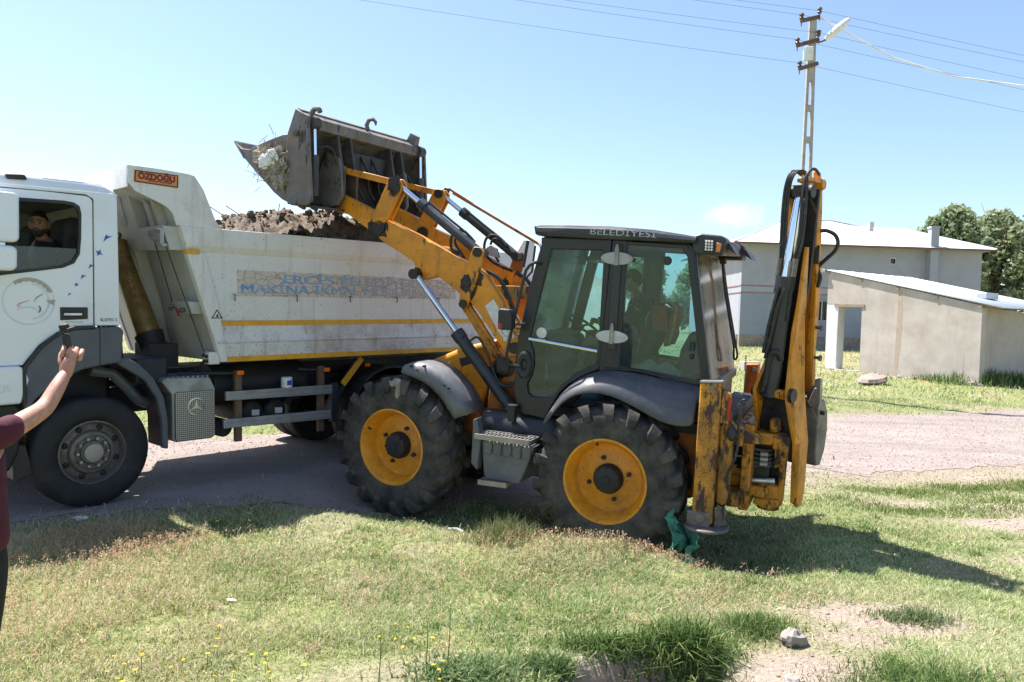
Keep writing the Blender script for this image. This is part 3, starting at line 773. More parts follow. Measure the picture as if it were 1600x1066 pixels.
# corrugated roof: sheets side by side, slope falls along +x
def roof_z(x): return 4.20 - (x + 0.25) * (1.28 / 5.8)
NS = 6
for i in range(NS):
    y0 = -0.07 + i * (SW + 0.35) / NS; y1 = y0 + (SW + 0.35) / NS + 0.05
    ny_ = 22
    vs = []; fs = []
    for xi, xx in enumerate((-0.25, 2.7, 6.15)):
        for k in range(ny_ + 1):
            yy = y0 + (y1 - y0) * k / ny_
            vs.append((xx, yy, roof_z(xx) + 0.016 * math.sin(2 * PI * yy / 0.095) + (i % 2) * 0.006))
    for a_ in range(2):
        for k in range(ny_): fs.append((a_ * (ny_ + 1) + k, a_ * (ny_ + 1) + k + 1, (a_ + 1) * (ny_ + 1) + k + 1, (a_ + 1) * (ny_ + 1) + k))
    o = MB().add(vs, fs).build("roof_sheet", "roof_metal", S)
    so = o.modifiers.new("th", 'SOLIDIFY'); so.thickness = 0.006
mb = MB()
for xx in (0.0, 1.35, 2.75, 4.1, 5.5): mb.box((xx, SW / 2 + 0.02, roof_z(xx) - 0.09), (0.10, SW + 0.14, 0.10))
mb.build("roof_beam", "wood_old", S)
MB().box((-0.22, -0.08, roof_z(-0.22) - 0.06), (0.35, 0.1, 0.10)).build("eaves_board", "wood_old", S)
MB().box((4.55, 2.2, roof_z(4.55) + 0.11), (0.34, 0.75, 0.2)).build("roof_vent", "roof_metal", S, bevel=0.015)

# loose stone slab, concrete block
o = MB().ball((0, 0, 0), (0.52, 0.36, 0.17), 10, 6, 0.3, 1.3, 5.0).build("stone_slab", "field_stone", None, smooth=20)
o.location = (10.95, 23.6, gz(10.95, 23.6) + 0.12); o.rotation_euler = (0.1, -0.15, 0.4)
tag(o, "big flat tan stone lying in front of the shed wall", "stone")
o = MB().box((0, 0, 0.12), (0.62, 0.35, 0.36)).build("concrete_block", "concrete", None, bevel=0.02)
o.location = (8.45, 27.6, gz(8.45, 27.6)); o.rotation_euler = (0, 0, 0.15); tag(o, "grey concrete block lying in the grass behind the loader", "block")

def rock(loc, rad, seed, label, mat="pale_rock", rot=0.0, name="rock"):
    o = MB().ball((0, 0, 0), rad, 14, 9, 0.42, 1.5, seed).build(name, mat, None, smooth=25)
    o.location = (loc[0], loc[1], gz(*loc) + rad[2] * 0.45); o.rotation_euler = (0, 0.1, rot)
    return tag(o, label, "rock")
rock((1.83, 4.86), (0.085, 0.065, 0.055), 1.2, "pale angular rock on bare soil right of the dark grass tuft", rot=0.3)
rock((1.66, 4.40), (0.065, 0.05, 0.04), 7.7, "smaller pale rock lying by the reddish soil at the bottom edge", rot=1.2)

# ------------------------------------------------------------------ utility pole with street lamp and wires
px, py = 7.36, 20.0
gp = gz(px, py)
P = thing("utility_pole", "concrete ladder pole with rusty crossarms and street lamp behind the backhoe boom", "utility pole", Matrix.Translation((px, py, gp)))
H9 = 9.78 - gp
def pole_at(z):   # half spacing of the two legs and their centre shift
    k = z / H9
    return 0.155 * (1 - k) + 0.055 * k, -0.02 * (1 - k)
for sg in (-1, 1):
    mb = MB(); vs = []
    pts = []
    for z in np.linspace(0, H9, 12):
        h_, c_ = pole_at(z); pts.append((c_ + sg * h_, 0, z))
    for i in range(11): mb.bar(pts[i], (pts[i + 1][0], 0, pts[i + 1][2] + 0.002), 0.11 - 0.003 * i, 0.085 - 0.002 * i, (0, 1, 0))
    mb.build("pole_leg", "pole_concrete", P)
for z in (1.2, 2.3, 3.4, 4.55, 5.55, 6.5, 7.3, 8.05):
    zz = z + gp - gp; h_, c_ = pole_at(zz)
    MB().box((c_, 0, zz), (2 * h_ + 0.02, 0.10, 0.16)).build("batten", "pole_concrete", P, bevel=0.01)
MB().box((0.0, 0, H9 - 0.75), (0.15, 0.09, 1.5)).build("pole_head", "pole_concrete", P)
arms = [(9.71, 9.87, -0.34, 0.17), (9.09, 9.30, -0.42, 0.17), (8.51, 8.70, -0.34, 0.17)]
for (za, zb_, xa, xb) in arms:
    A = MB().bar((xa, -0.10, za - gp), (xb, 0.0, zb_ - gp), 0.07, 0.09).build("crossarm", "rusty_arm", P)
    for e in ((xa + 0.03, za), (xb - 0.03, zb_)):
        if za < 8.6 and e[0] > 0: continue
        mb = MB().lathe([(0.0, 0.22), (0.05, 0.20), (0.065, 0.16), (0.035, 0.13), (0.06, 0.09), (0.03, 0.05), (0.012, 0.04), (0.012, -0.12), (0, -0.12)], (e[0], -0.06, e[1] - gp), 10, 'z')
        mb.build("insulator", "porcelain", A)
MB().box((-0.12, -0.10, 8.90 - gp), (0.22, 0.14, 0.34)).build("meter_box", "lamp_white", P, bevel=0.015)
L_ = MB().tube([(0.08, -0.02, 9.22 - gp), (0.20, -0.05, 9.22 - gp), (0.32, -0.08, 9.27 - gp)], 0.022, 8).build("lamp_arm", "rusty_arm", P)
mb = MB(); pts = []; rr_ = []
for i in range(13):
    q = i / 12; pts.append((0.30 + 0.60 * q, -0.08 - 0.02 * q, 9.26 - gp + 0.56 * q)); rr_.append(0.045 + 0.055 * math.sin(PI * min(1, q * 1.02)) ** 0.8)
rr_[-1] = 0.012
mb.tube(pts, rr_, 12); mb.build("lamp_head", "lamp_white", L_)
def wire(label, pts, mat, r, sag=0.0, name="power_line"):
    pp = []
    for i in range(len(pts) - 1):
        a_, b_ = Vector(pts[i]), Vector(pts[i + 1]); N = 14
        for k in range(N + (1 if i == len(pts) - 2 else 0)):
            q = k / N; w_ = a_.lerp(b_, q); w_.z -= sag * 4 * q * (1 - q); pp.append(w_)
    o = MB().tube(pp, r, 5).build(name, mat, None, smooth=60)
    return tag(o, label, "cable", "overhead wires on the utility pole" if name == "power_line" else None)
xL, xR = -14.0, 26.0
wire("lowest thin wire running left from the bottom crossarm over the truck", [(xL, 17.5, 10.3), (7.05, 19.9, 8.66), (xR, 22.0, 6.35)], "wire_dark", 0.004, 0.12)
wire("thin wire on the left end of the middle crossarm", [(xL, 17.5, 10.85), (6.97, 19.9, 9.24), (xR, 22.0, 6.4 + .55)], "wire_dark", 0.004, 0.12)
wire("thin wire on the right end of the middle crossarm under the lamp", [(xL, 17.9, 11.0), (7.5, 19.95, 9.45), (xR, 22.3, 7.35)], "wire_dark", 0.004, 0.12)
wire("thin wire on the left end of the top crossarm", [(xL, 17.5, 11.4), (7.05, 19.9, 9.86), (xR, 22.0, 7.75)], "wire_dark", 0.004, 0.1)
wire("thin wire on the right end of the top crossarm at the pole tip", [(xL, 17.9, 11.5), (7.5, 19.95, 10.0), (xR, 22.3, 8.0)], "wire_dark", 0.004, 0.1)
wire("white twisted cable hanging from the pole head towards the right", [(7.52, 19.95, 9.85), (8.35, 20.0, 9.44), (9.51, 20.1, 8.93), (11.15, 20.3, 8.58), (13.2, 20.5, 8.45), (26, 22, 9.6)], "cable_white", 0.021, 0.0, "service_cable")

# ------------------------------------------------------------------ trees
attr_mat("leaf", 0.6, 0.45)
def tree(label, x, y, height, rad, seed, n_leaf=9000, leaf=0.17, base=0.22, col=((0.18, 0.235, 0.125), (0.38, 0.45, 0.27)), group="trees beyond the houses"):
    r_ = np.random.default_rng(seed); rs_ = random.Random(seed)
    z0 = gz(x, y)
    T_ = thing("tree", label, "tree", Matrix.Translation((x, y, z0)), group)
    mb = MB(); pts = [(0, 0, -0.3)]
    for k in range(1, 9): pts.append((rs_.uniform(-.12, .12), rs_.uniform(-.12, .12), height * 0.9 * k / 8))
    mb.tube(pts, [0.26 * height / 12 * (1 - 0.11 * k) for k in range(9)], 8)
    limbs = []
    for k in range(16):
        h0 = height * rs_.uniform(0.18, 0.75); an = rs_.uniform(0, 2 * PI); ln_ = rad * rs_.uniform(0.5, 0.95)
        e_ = (math.cos(an) * ln_, math.sin(an) * ln_, h0 + ln_ * rs_.uniform(0.7, 1.6))
        limbs.append(e_)
        mb.tube([(0, 0, h0), (e_[0] * 0.5, e_[1] * 0.5, h0 + (e_[2] - h0) * 0.4), e_], [0.07, 0.05, 0.015], 5)
    mb.build("trunk", "bark", T_)
    # leaf clumps
    nc = 95
    cl = []
    for k in range(nc):
        q = r_.uniform(base, 1.0); prof = math.sin(PI * min(1, (q - base) / (1 - base)) ** 0.62 * 0.97 + 0.02) ** 0.7
        an = r_.uniform(0, 2 * PI); rr = rad * prof * math.sqrt(r_.uniform(0.15, 1)) * (0.8 + 0.35 * math.sin(an * 3 + seed))
        cl.append((math.cos(an) * rr, math.sin(an) * rr, height * q, r_.uniform(0.35, 0.85) * rad * 0.36, r_.uniform(0, 1)))
    cl = np.array(cl)
    idx = r_.integers(0, nc, n_leaf)
    d = r_.normal(size=(n_leaf, 3)); d /= np.linalg.norm(d, axis=1)[:, None]
    c = cl[idx, :3] + d * (cl[idx, 3] * r_.uniform(0.45, 1.0, n_leaf) ** 0.5)[:, None] * np.array([1, 1, 1.25])
    u = r_.normal(size=(n_leaf, 3)); u /= np.linalg.norm(u, axis=1)[:, None]
    w_ = np.cross(u, d + 0.3 * r_.normal(size=(n_leaf, 3))); w_ /= np.linalg.norm(w_, axis=1)[:, None] + 1e-9
    s_ = (leaf * r_.uniform(0.6, 1.3, n_leaf))[:, None]
    v_ = np.stack([c - u * s_ * 0.6, c + w_ * s_ * 0.4, c + u * s_ * 0.6, c - w_ * s_ * 0.4], 1).reshape(-1, 3)
    k_ = (0.6 * cl[idx, 4] + 0.4 * r_.uniform(0, 1, n_leaf))[:, None]
    colr = np.array(col[0]) * (1 - k_) + np.array(col[1]) * k_
    me_ = arr_mesh("crown", v_, np.arange(n_leaf * 4).reshape(-1, 4), 4, "leaf", np.repeat(colr, 4, 0))
    o_ = bpy.data.objects.new("crown", me_); COL.objects.link(o_); o_.parent = T_
    return T_
tree("rounded poplar just right of the grey building roof", 43.4, 78, 12.6, 4.2, 5, 15000, 0.42)
tree("slim poplar between the rounded tree and the edge of the view", 48.1, 78, 12.6, 3.6, 6, 14000, 0.40, col=((0.21, 0.26, 0.135), (0.44, 0.49, 0.31)))
tree("tallest poplar at the right edge standing above the shed roof", 52.2, 77, 15.4, 2.8, 8, 11000, 0.40)
tree("pale loose poplar filling the gap behind the two nearest crowns", 49.4, 84, 12.4, 3.4, 21, 9000, 0.42, base=0.1, col=((0.21, 0.26, 0.135), (0.44, 0.49, 0.31)))
tree("broad poplar outside the right edge next to the tallest one", 56.5, 80, 14.0, 3.0, 9, 6000, 0.45)
tree("dark distant tree seen through the loader cab windows", 12.2, 72, 8.4, 2.4, 14, 4000, 0.4)
tree("lower distant bush-like tree seen through the rear cab window", 16.0, 70, 6.0, 2.2, 15, 3500, 0.4, base=0.1)
# ------------------------------------------------------------------ tipper truck (x forward, y to its left = near side, z up)
TR = thing("dump_truck", "white high-sided tipper truck with orange sign on the canopy loaded with soil", "truck", MT)

def arcpts(cx, cz, r, a0, a1, n):
    return [(cx + r * math.cos(R(a0 + (a1 - a0) * i / n)), cz + r * math.sin(R(a0 + (a1 - a0) * i / n))) for i in range(n + 1)]

# cab body shell
arch = [(0.60, 1.10), (0.60, 1.37), (0.46, 1.56), (0.30, 1.685), (0.17, 1.725), (-0.02, 1.735)]
win_hole = [(1.02, 2.15), (0.75, 2.195), (0.40, 2.255), (0.26, 2.28), (0.165, 2.325), (0.118, 2.41), (0.105, 2.55), (0.10, 2.78), (0.115, 2.845), (0.16, 2.873), (0.24, 2.882), (0.61, 2.872), (0.98, 2.86)]
for sy, nm in ((1, "near"), (-1, "far")):
    y0, y1 = (1.165, 1.205) if sy > 0 else (-1.205, -1.165)
    d_poly = [(0.0, 1.742), (-0.004, 2.88), (-0.002, 2.915), (0.02, 2.94), (0.055, 2.952), (0.40, 2.957), (1.04, 2.945), (1.22, 2.20), (1.26, 1.40), (0.59, 1.395), (0.455, 1.575), (0.29, 1.70), (0.17, 1.738)]
    door = MB().holed(d_poly, [win_hole], y0, y1).build("door", "cab_white", TR, bevel=0.006)
    ww = [(x_, z_) for x_, z_ in win_hole]
    cx_, cz_ = 0.5, 2.55
    sm_ = [(cx_ + (x_ - cx_) * 0.965, cz_ + (z_ - cz_) * 0.93) for x_, z_ in ww]
    MB().holed([(cx_ + (x_ - cx_) * 1.015, cz_ + (z_ - cz_) * 1.02) for x_, z_ in ww], [sm_], y0 + 0.012 * sy if sy > 0 else y0 - 0.004, y1 + 0.004 if sy > 0 else y1 - 0.012).build("window_seal", "black_plastic", door)
    # glass is wound half down
    gz_ = 2.452 if sy > 0 else 2.9
    low = [q for q in sm_ if q[1] < gz_]
    if sy > 0:
        g = [(0.985, 2.165), (0.75, 2.205), (0.40, 2.265), (0.26, 2.292), (0.175, 2.335), (0.130, 2.41), (0.122, 2.458), (1.0, 2.452)]
    else: g = sm_
    MB().prism(g, 1.176 * sy, 1.184 * sy).build("window_glass", "truck_glass", door)
    if sy > 0:
        h = MB().holed([(0.285, 1.795), (0.285, 1.915), (0.05, 1.915), (0.05, 1.805)], [[(0.255, 1.825), (0.255, 1.87), (0.09, 1.87), (0.09, 1.825)]], 1.200, 1.214).build("door_handle", "black_plastic", door, bevel=0.006)
        MB().prism([(0.26, 1.82), (0.26, 1.88), (0.08, 1.88), (0.08, 1.82)], 1.19, 1.208).build("handle_bar", "chassis_dark", door)
        MB().prism([(0.255, 1.838), (0.255, 1.862), (0.10, 1.862), (0.10, 1.838)], 1.207, 1.216).build("handle_grip", "aluminium", door, bevel=0.003)
    # rear quarter panel and the strip over the door
    MB().prism([(-0.012, 1.742), (-0.016, 2.93), (0.05, 2.966), (1.05, 2.957), (1.05, 2.99), (-0.185, 3.0), (-0.225, 2.95), (-0.238, 1.742)], y0 + 0.004, y1 - 0.002).build("cab_corner_panel", "cab_white", TR, bevel=0.008)
    # grey wheel-arch panel
    inner = [(-0.24, 1.385), (-0.05, 1.362), (0.10, 1.335), (0.25, 1.27), (0.38, 1.19), (0.50, 1.08), (0.56, 0.98)]
    outer = [(0.585, 1.02), (0.585, 1.372), (0.45, 1.555), (0.285, 1.68), (0.165, 1.718), (-0.225, 1.730), (-0.262, 1.69)]
    ya, yb = (1.06, 1.235) if sy > 0 else (-1.235, -1.06)
    pa = MB().prism(inner + outer, ya, yb).build("wheel_arch", "truck_grey", TR, bevel=0.018, segs=3)
    MB().tube([(x_ , (yb + 0.003) if sy > 0 else (ya - 0.003), z_ - 0.004) for x_, z_ in [(0.588, 1.05), (0.588, 1.372), (0.53, 1.46), (0.455, 1.56), (0.37, 1.635), (0.285, 1.688), (0.165, 1.727), (0.0, 1.733)]], 0.017, 6).build("arch_trim", "black_plastic", pa)
    MB().box((-0.043, 1.236 * sy, 1.545), (0.008, 0.006, 0.36)).build("panel_gap", "black_plastic", pa)
    # corner step block under the door
    st_ = MB().prism([(0.615, 1.055), (0.545, 1.265), (0.575, 1.365), (0.63, 1.392), (1.38, 1.40), (1.42, 1.05)], 1.05 * sy, 1.24 * sy).build("step_panel", "cab_white", TR, bevel=0.02, segs=3)
    if sy > 0:
        text_mesh("lettering", "AXOR", 0.10, side_M(0.90, 1.2415, 1.165), "white_label", st_, fit=0.21)
    MB().prism([(0.62, 0.62), (0.58, 0.98), (0.64, 1.05), (1.40, 1.05), (1.40, 0.45), (0.70, 0.45)], 0.75 * sy, 1.17 * sy).build("cab_steps", "chassis_dark", TR, bevel=0.02)
    MB().prism([(0.66, 0.36), (0.50, 0.40), (0.56, 0.66), (0.66, 0.68)], 0.8 * sy, 1.12 * sy).build("mud_flap", "black_plastic", TR)
# cab roof: rounded slab, rear wall, front with windscreen, floor
roofp = [(-1.2, 2.985), (-1.195, 3.05), (-1.15, 3.10), (-1.05, 3.128), (-0.6, 3.145), (0.6, 3.145), (1.05, 3.128), (1.15, 3.10), (1.195, 3.05), (1.2, 2.985)]
mb = MB(); vs = []; fs = []
stations = [(-0.232, -0.16, 0.985), (-0.20, -0.05, 0.992), (-0.12, -0.012, 0.998), (0.0, 0.0, 1.0), (0.6, 0.0, 1.0), (1.0, -0.012, 0.995), (1.22, -0.06, 0.985)]
for (x_, dz, ky) in stations:
    for (y_, z_) in roofp: vs.append((x_, y_ * ky, 2.985 + (z_ - 2.985) * (1 if dz > -0.1 else 0.2) + (dz if -0.1 < dz else 0)))
k = len(roofp)
for i in range(len(stations) - 1):
    for j in range(k - 1): fs.append((i * k + j, i * k + j + 1, (i + 1) * k + j + 1, (i + 1) * k + j))
fs.append(tuple(range(k))); fs.append(tuple(range((len(stations) - 1) * k, len(stations) * k))[::-1])
mb.add(vs, fs); mb.build("cab_roof", "cab_white", TR, smooth=50)
MB().tube([(0.40, 1.162, 3.075), (0.1, 1.163, 3.077), (-0.10, 1.155, 3.07)], 0.012, 6).build("roof_gutter", "cab_white", TR)
MB().prism([(0.69, 3.03), (0.70, 3.075), (0.55, 3.085), (0.53, 3.04)], 1.10, 1.22).build("marker_lamp", "black_plastic", TR, bevel=0.012)
MB().box((-0.225, 0, 2.35), (0.02, 2.33, 1.25)).build("cab_rear_wall", "cab_white", TR)
MB().holed([(-1.19, 1.0), (1.19, 1.0), (1.19, 2.2), (1.12, 3.0), (-1.12, 3.0), (-1.19, 2.2)], [[(-1.05, 2.1), (1.05, 2.1), (1.0, 2.9), (-1.0, 2.9)]], 1.24, 1.30, 'x').build("cab_front", "cab_white", TR, bevel=0.02)
MB().prism([(-1.05, 2.1), (1.05, 2.1), (1.0, 2.9), (-1.0, 2.9)], 1.262, 1.268, 'x').build("windscreen", "truck_glass", TR)
MB().box((0.5, 0, 1.56), (1.5, 2.25, 0.06)).build("cab_floor", "chassis_dark", TR)
MB().box((0.5, 0, 2.97), (1.45, 2.3, 0.02)).build("headlining", "cab_inside", TR)
# interior: curtain behind the driver, seats, steering wheel
mb = MB(); vs = []; fs = []
for i in range(61):
    yy = -1.1 + 2.2 * i / 60; xx = -0.17 + 0.022 * math.sin(i * 1.9) + 0.012 * math.sin(i * 0.7)
    vs += [(xx, yy, 1.75), (xx, yy, 2.93)]
for i in range(60): fs.append((2 * i, 2 * i + 2, 2 * i + 3, 2 * i + 1))
mb.add(vs, fs).build("curtain", "curtain", TR, smooth=60)
for yy in (0.55, -0.55):
    s_ = MB().box((0.25, yy, 1.98), (0.52, 0.52, 0.16)).build("seat", "seat_cloth", TR, bevel=0.05, segs=3)
    MB().prism([(0.04, 2.02), (-0.02, 2.40), (-0.07, 2.76), (0.03, 2.80), (0.10, 2.74), (0.13, 2.40), (0.16, 2.04)], yy - 0.24, yy + 0.24).build("backrest", "seat_cloth", s_, bevel=0.05, segs=3)
sw = MB(); pts = []
for i in range(25):
    a_ = 2 * PI * i / 24; pts.append((0.86 + 0.12 * math.sin(a_), 0.55 + 0.23 * math.cos(a_), 2.26 + 0.19 * math.sin(a_)))
sw.tube(pts, 0.016, 6); sw.build("steering_wheel", "black_plastic", TR)
MB().box((1.05, 0, 2.0), (0.3, 2.1, 0.35)).build("dashboard", "cab_inside", TR, bevel=0.04)
# mirrors
for (z0, z1, x0) in ((2.47, 2.895, 0.652), (2.228, 2.44, 0.672)):
    MB().prism([(x0, z0 + 0.03), (x0 - 0.004, z1 - 0.03), (x0 + 0.03, z1), (x0 + 0.33, z1), (x0 + 0.33, z0), (x0 + 0.03, z0)], 1.28, 1.42).build("side_mirror", "cab_white", TR, bevel=0.03, segs=3)
MB().tube([(1.18, 1.2, 2.9), (0.9, 1.34, 2.92), (0.85, 1.35, 2.2), (1.2, 1.2, 2.15)], 0.018, 8).build("mirror_arm", "black_plastic", TR)
# round faded emblem on the door, blue birds and stars
DY = 1.207
em = MB()
em.holed(arcpts(0.535, 1.965, 0.208, 0, 360, 40)[:-1], [arcpts(0.535, 1.965, 0.200, 0, 360, 40)[:-1]], DY, DY + 0.001)
em.build("emblem_ring", "grey_blue" if "grey_blue" in MATS else worn("grey_blue", (0.50, 0.60, 0.70), (0.72, 0.73, 0.75), 0.7, 6, rough=0.4, bump=0).name, TR)
em = MB(); em.holed(arcpts(0.535, 1.965, 0.168, 100, 260, 20) + arcpts(0.535, 1.965, 0.152, 260, 100, 20), [], DY, DY + 0.001); em.build("emblem_arc", "grey_blue", TR)
worn("emblem_red", (0.50, 0.07, 0.06), (0.5, 0.12, 0.1), 0.3, 20, rough=0.5, bump=0)
worn("emblem_tan", (0.40, 0.36, 0.30), (0.55, 0.5, 0.45), 0.4, 12, rough=0.8, bump=0)
em = MB(); po = []
for i in range(25):
    a_ = 55 + 100 * i / 24; po.append((0.535 + 0.212 * math.cos(R(a_)), 1.965 + 0.212 * math.sin(R(a_))))
for i in range(25):
    a_ = 155 - 100 * i / 24; q = 0.186 - 0.012 * abs(math.sin(i * 2.3)); po.append((0.535 + q * math.cos(R(a_)), 1.965 + q * math.sin(R(a_))))
em.prism(po, DY + 0.0012, DY + 0.0022); em.build("emblem_patch", "emblem_tan", TR)
MB().prism([(0.40, 1.975), (0.33, 1.985), (0.32, 1.965), (0.34, 1.955), (0.325, 1.93), (0.36, 1.945)], DY + 0.0012, DY + 0.0022).build("emblem_patch", "emblem_tan", TR)
def stroke(pts, w, mat, y=DY + 0.003):
    MB().tube([(x_, y, z_) for x_, z_ in pts], [w * (0.3 + 0.7 * math.sin(PI * (i + 0.6) / (len(pts) + 0.2))) for i in range(len(pts))], 5).build("emblem_stroke", mat, TR)
stroke([(0.625, 1.895), (0.60, 1.925), (0.632, 1.925), (0.61, 1.945), (0.57, 1.96), (0.53, 1.975)], 0.0028, "emblem_red")
stroke([(0.495, 1.965), (0.475, 2.0), (0.445, 2.02), (0.42, 2.035)], 0.003, "stem_green")
stroke([(0.455, 1.925), (0.445, 1.905), (0.448, 1.88), (0.46, 1.865)], 0.005, "dark_print")
stroke([(0.60, 1.90), (0.56, 1.915), (0.51, 1.912), (0.47, 1.88)], 0.003, "grey_blue")
def star(cx, cz, r, rot, k=5, q=0.42):
    po = []
    for i in range(2 * k):
        rr = r if i % 2 == 0 else r * q; a_ = rot + PI * i / k; po.append((cx + rr * math.cos(a_), cz + rr * math.sin(a_)))
    return po
for (cx, cz, r, rot, k, q) in ((-0.055, 2.43, 0.036, 0.5, 4, 0.4), (0.145, 2.125, 0.021, 0.3, 5, 0.42)):
    MB().prism(star(cx, cz, r, rot, k, q), DY - 0.001, DY + 0.001).build("star_sticker", "blue_print", TR)
bird = [(-1, 0.55), (-0.2, 0.35), (0.35, 0.75), (0.55, 0.45), (1.0, -1.0), (0.35, -0.35), (0.1, -0.15), (-0.3, 0.05)]
for (cx, cz, r) in ((-0.135, 2.575, 0.04), (0.012, 2.30, 0.027), (0.082, 2.20, 0.026), (0.20, 2.035, 0.017)):
    MB().prism([(cx + a_ * r, cz + b_ * r) for a_, b_ in bird], DY - 0.003, DY + 0.001).build("bird_sticker", "blue_print", TR)
text_mesh("lettering", "BLUETEC 5", 0.042, side_M(-0.062, 1.2045, 1.783), "dark_print", TR, fit=0.145)
text_mesh("lettering", "PROFESYONEL", 0.02, side_M(0.24, 1.206, 1.772), "emblem_tan", TR, fit=0.15)

# wheels
def truck_wheel():
    w = MB()
    # steel disc, near face at y = 0 (outwards +y)
    w.lathe([(0.300, -0.03), (0.305, 0.0), (0.292, 0.004), (0.284, -0.02), (0.272, -0.075), (0.215, -0.055), (0.195, -0.015), (0.165, -0.006), (0.160, -0.028), (0.118, -0.03), (0.105, 0.0), (0.0, 0.008)], n=40)
    rim = w.mesh("wheel", "rust_steel", 30)
    t_ = MB()
    t_.lathe([(0.296, -0.015), (0.315, 0.012), (0.36, 0.025), (0.44, 0.022), (0.495, 0.008), (0.522, -0.02), (0.531, -0.05), (0.531, -0.095), (0.522, -0.10), (0.522, -0.108), (0.531, -0.113), (0.533, -0.15), (0.524, -0.155), (0.524, -0.163), (0.533, -0.168), (0.531, -0.24), (0.522, -0.27), (0.49, -0.295), (0.36, -0.305), (0.29, -0.28)], n=72)
    tyre = t_.mesh("tyre", "truck_rubber", 40)
    h_ = MB()
    for i in range(8):
        a_ = 2 * PI * i / 8 + 0.2; c_ = (0.238 * math.cos(a_), -0.062, 0.238 * math.sin(a_))
        h_.ball(c_, (0.03, 0.012, 0.03), 10, 6)
    holes = h_.mesh("hand_hole", "chassis_dark", 60)
    b_ = MB()
    for i in range(10):
        a_ = 2 * PI * i / 10; b_.cyl((0.135 * math.cos(a_), -0.03, 0.135 * math.sin(a_)), (0.135 * math.cos(a_), 0.012, 0.135 * math.sin(a_)), 0.016, n=6)
    b_.lathe([(0.09, 0.002), (0.085, 0.03), (0.0, 0.034)], n=20)
    nuts = b_.mesh("hub", "steel_worn", 30)
    return rim, tyre, holes, nuts
tw_meshes = truck_wheel()
def put_wheel(x, y, side):
    r_ = bpy.data.objects.new("wheel", tw_meshes[0]); COL.objects.link(r_); r_.parent = TR
    r_.location = (x, y, 0.53); r_.rotation_euler = (0, random.uniform(0, 2), 0 if side > 0 else PI)
    for nm, me_ in zip(("tyre", "hand_hole", "hub"), tw_meshes[1:]):
        c_ = bpy.data.objects.new(nm, me_); COL.objects.link(c_); c_.parent = r_
    return r_
for sd in (1, -1):
    put_wheel(0.0, 1.15 * sd, sd)
    for xx in (-3.6, -4.95):
        put_wheel(xx, 1.14 * sd, sd); put_wheel(xx, 0.80 * sd, sd)
MB().cyl((0, -1.0, 0.53), (0, 1.0, 0.53), 0.08).build("axle", "chassis_dark", TR)
for xx in (-3.6, -4.95): MB().cyl((xx, -0.9, 0.53), (xx, 0.9, 0.53), 0.12).ball((xx, 0, 0.53), 0.24).build("axle", "chassis_dark", TR)
# front-wheel mudguard behind the wheel
outer = [(-0.22, 1.415), (-0.30, 1.43), (-0.42, 1.36), (-0.56, 1.21), (-0.66, 1.01), (-0.70, 0.78), (-0.70, 0.48)]
inner = [(-0.645, 0.49), (-0.64, 0.77), (-0.595, 1.0), (-0.47, 1.20), (-0.21, 1.375)]
for sy in (1, -1):
    g_ = MB().prism(outer + inner, 1.12 * sy, 1.19 * sy).build("mudguard", "truck_grey", TR, bevel=0.012)
    o2 = [(x_, z_) for x_, z_ in outer]
    MB().prism(outer + [(x_ - 0.0, z_) for x_, z_ in [(-0.685, 0.49), (-0.68, 0.78), (-0.64, 1.0), (-0.53, 1.19), (-0.40, 1.335), (-0.25, 1.40)]], 0.72 * sy, 1.12 * sy).build("mudguard_inner", "black_plastic", g_)
# chassis
for sy in (1, -1):
    MB().box((-2.2, 0.42 * sy, 0.93), (7.2, 0.09, 0.28)).build("chassis_rail", "navy_dark", TR, bevel=0.01)
mb = MB()
for xx in (-0.9, -2.3, -3.2, -4.3, -5.6): mb.box((xx, 0, 0.95), (0.12, 0.76, 0.2))
mb.box((-3.4, 0, 1.16), (5.0, 0.8, 0.14)); mb.build("sub_frame", "navy_dark", TR, bevel=0.01)
MB().box((0.3, 0, 1.2), (1.3, 1.3, 0.62)).build("engine", "chassis_dark", TR, bevel=0.05)
MB().box((-0.62, 0.55, 1.27), (0.32, 0.9, 0.26)).build("control_box", "navy_dark", TR, bevel=0.02)
MB().tube([(-0.05, 0.95, 1.30), (-0.25, 0.95, 1.26), (-0.38, 0.95, 1.12), (-0.50, 0.92, 0.98), (-0.60, 0.9, 0.93)], 0.055, 10).build("intake_pipe", "truck_grey", TR)
mb = MB()
for q in range(4): mb.tube([(-0.27, 0.5 + 0.13 * q, 1.75), (-0.36, 0.52 + 0.12 * q, 1.55), (-0.40, 0.5 + 0.1 * q, 1.33), (-0.55, 0.45, 1.22)], 0.018, 6)
mb.build("air_hose", "hose_black", TR)
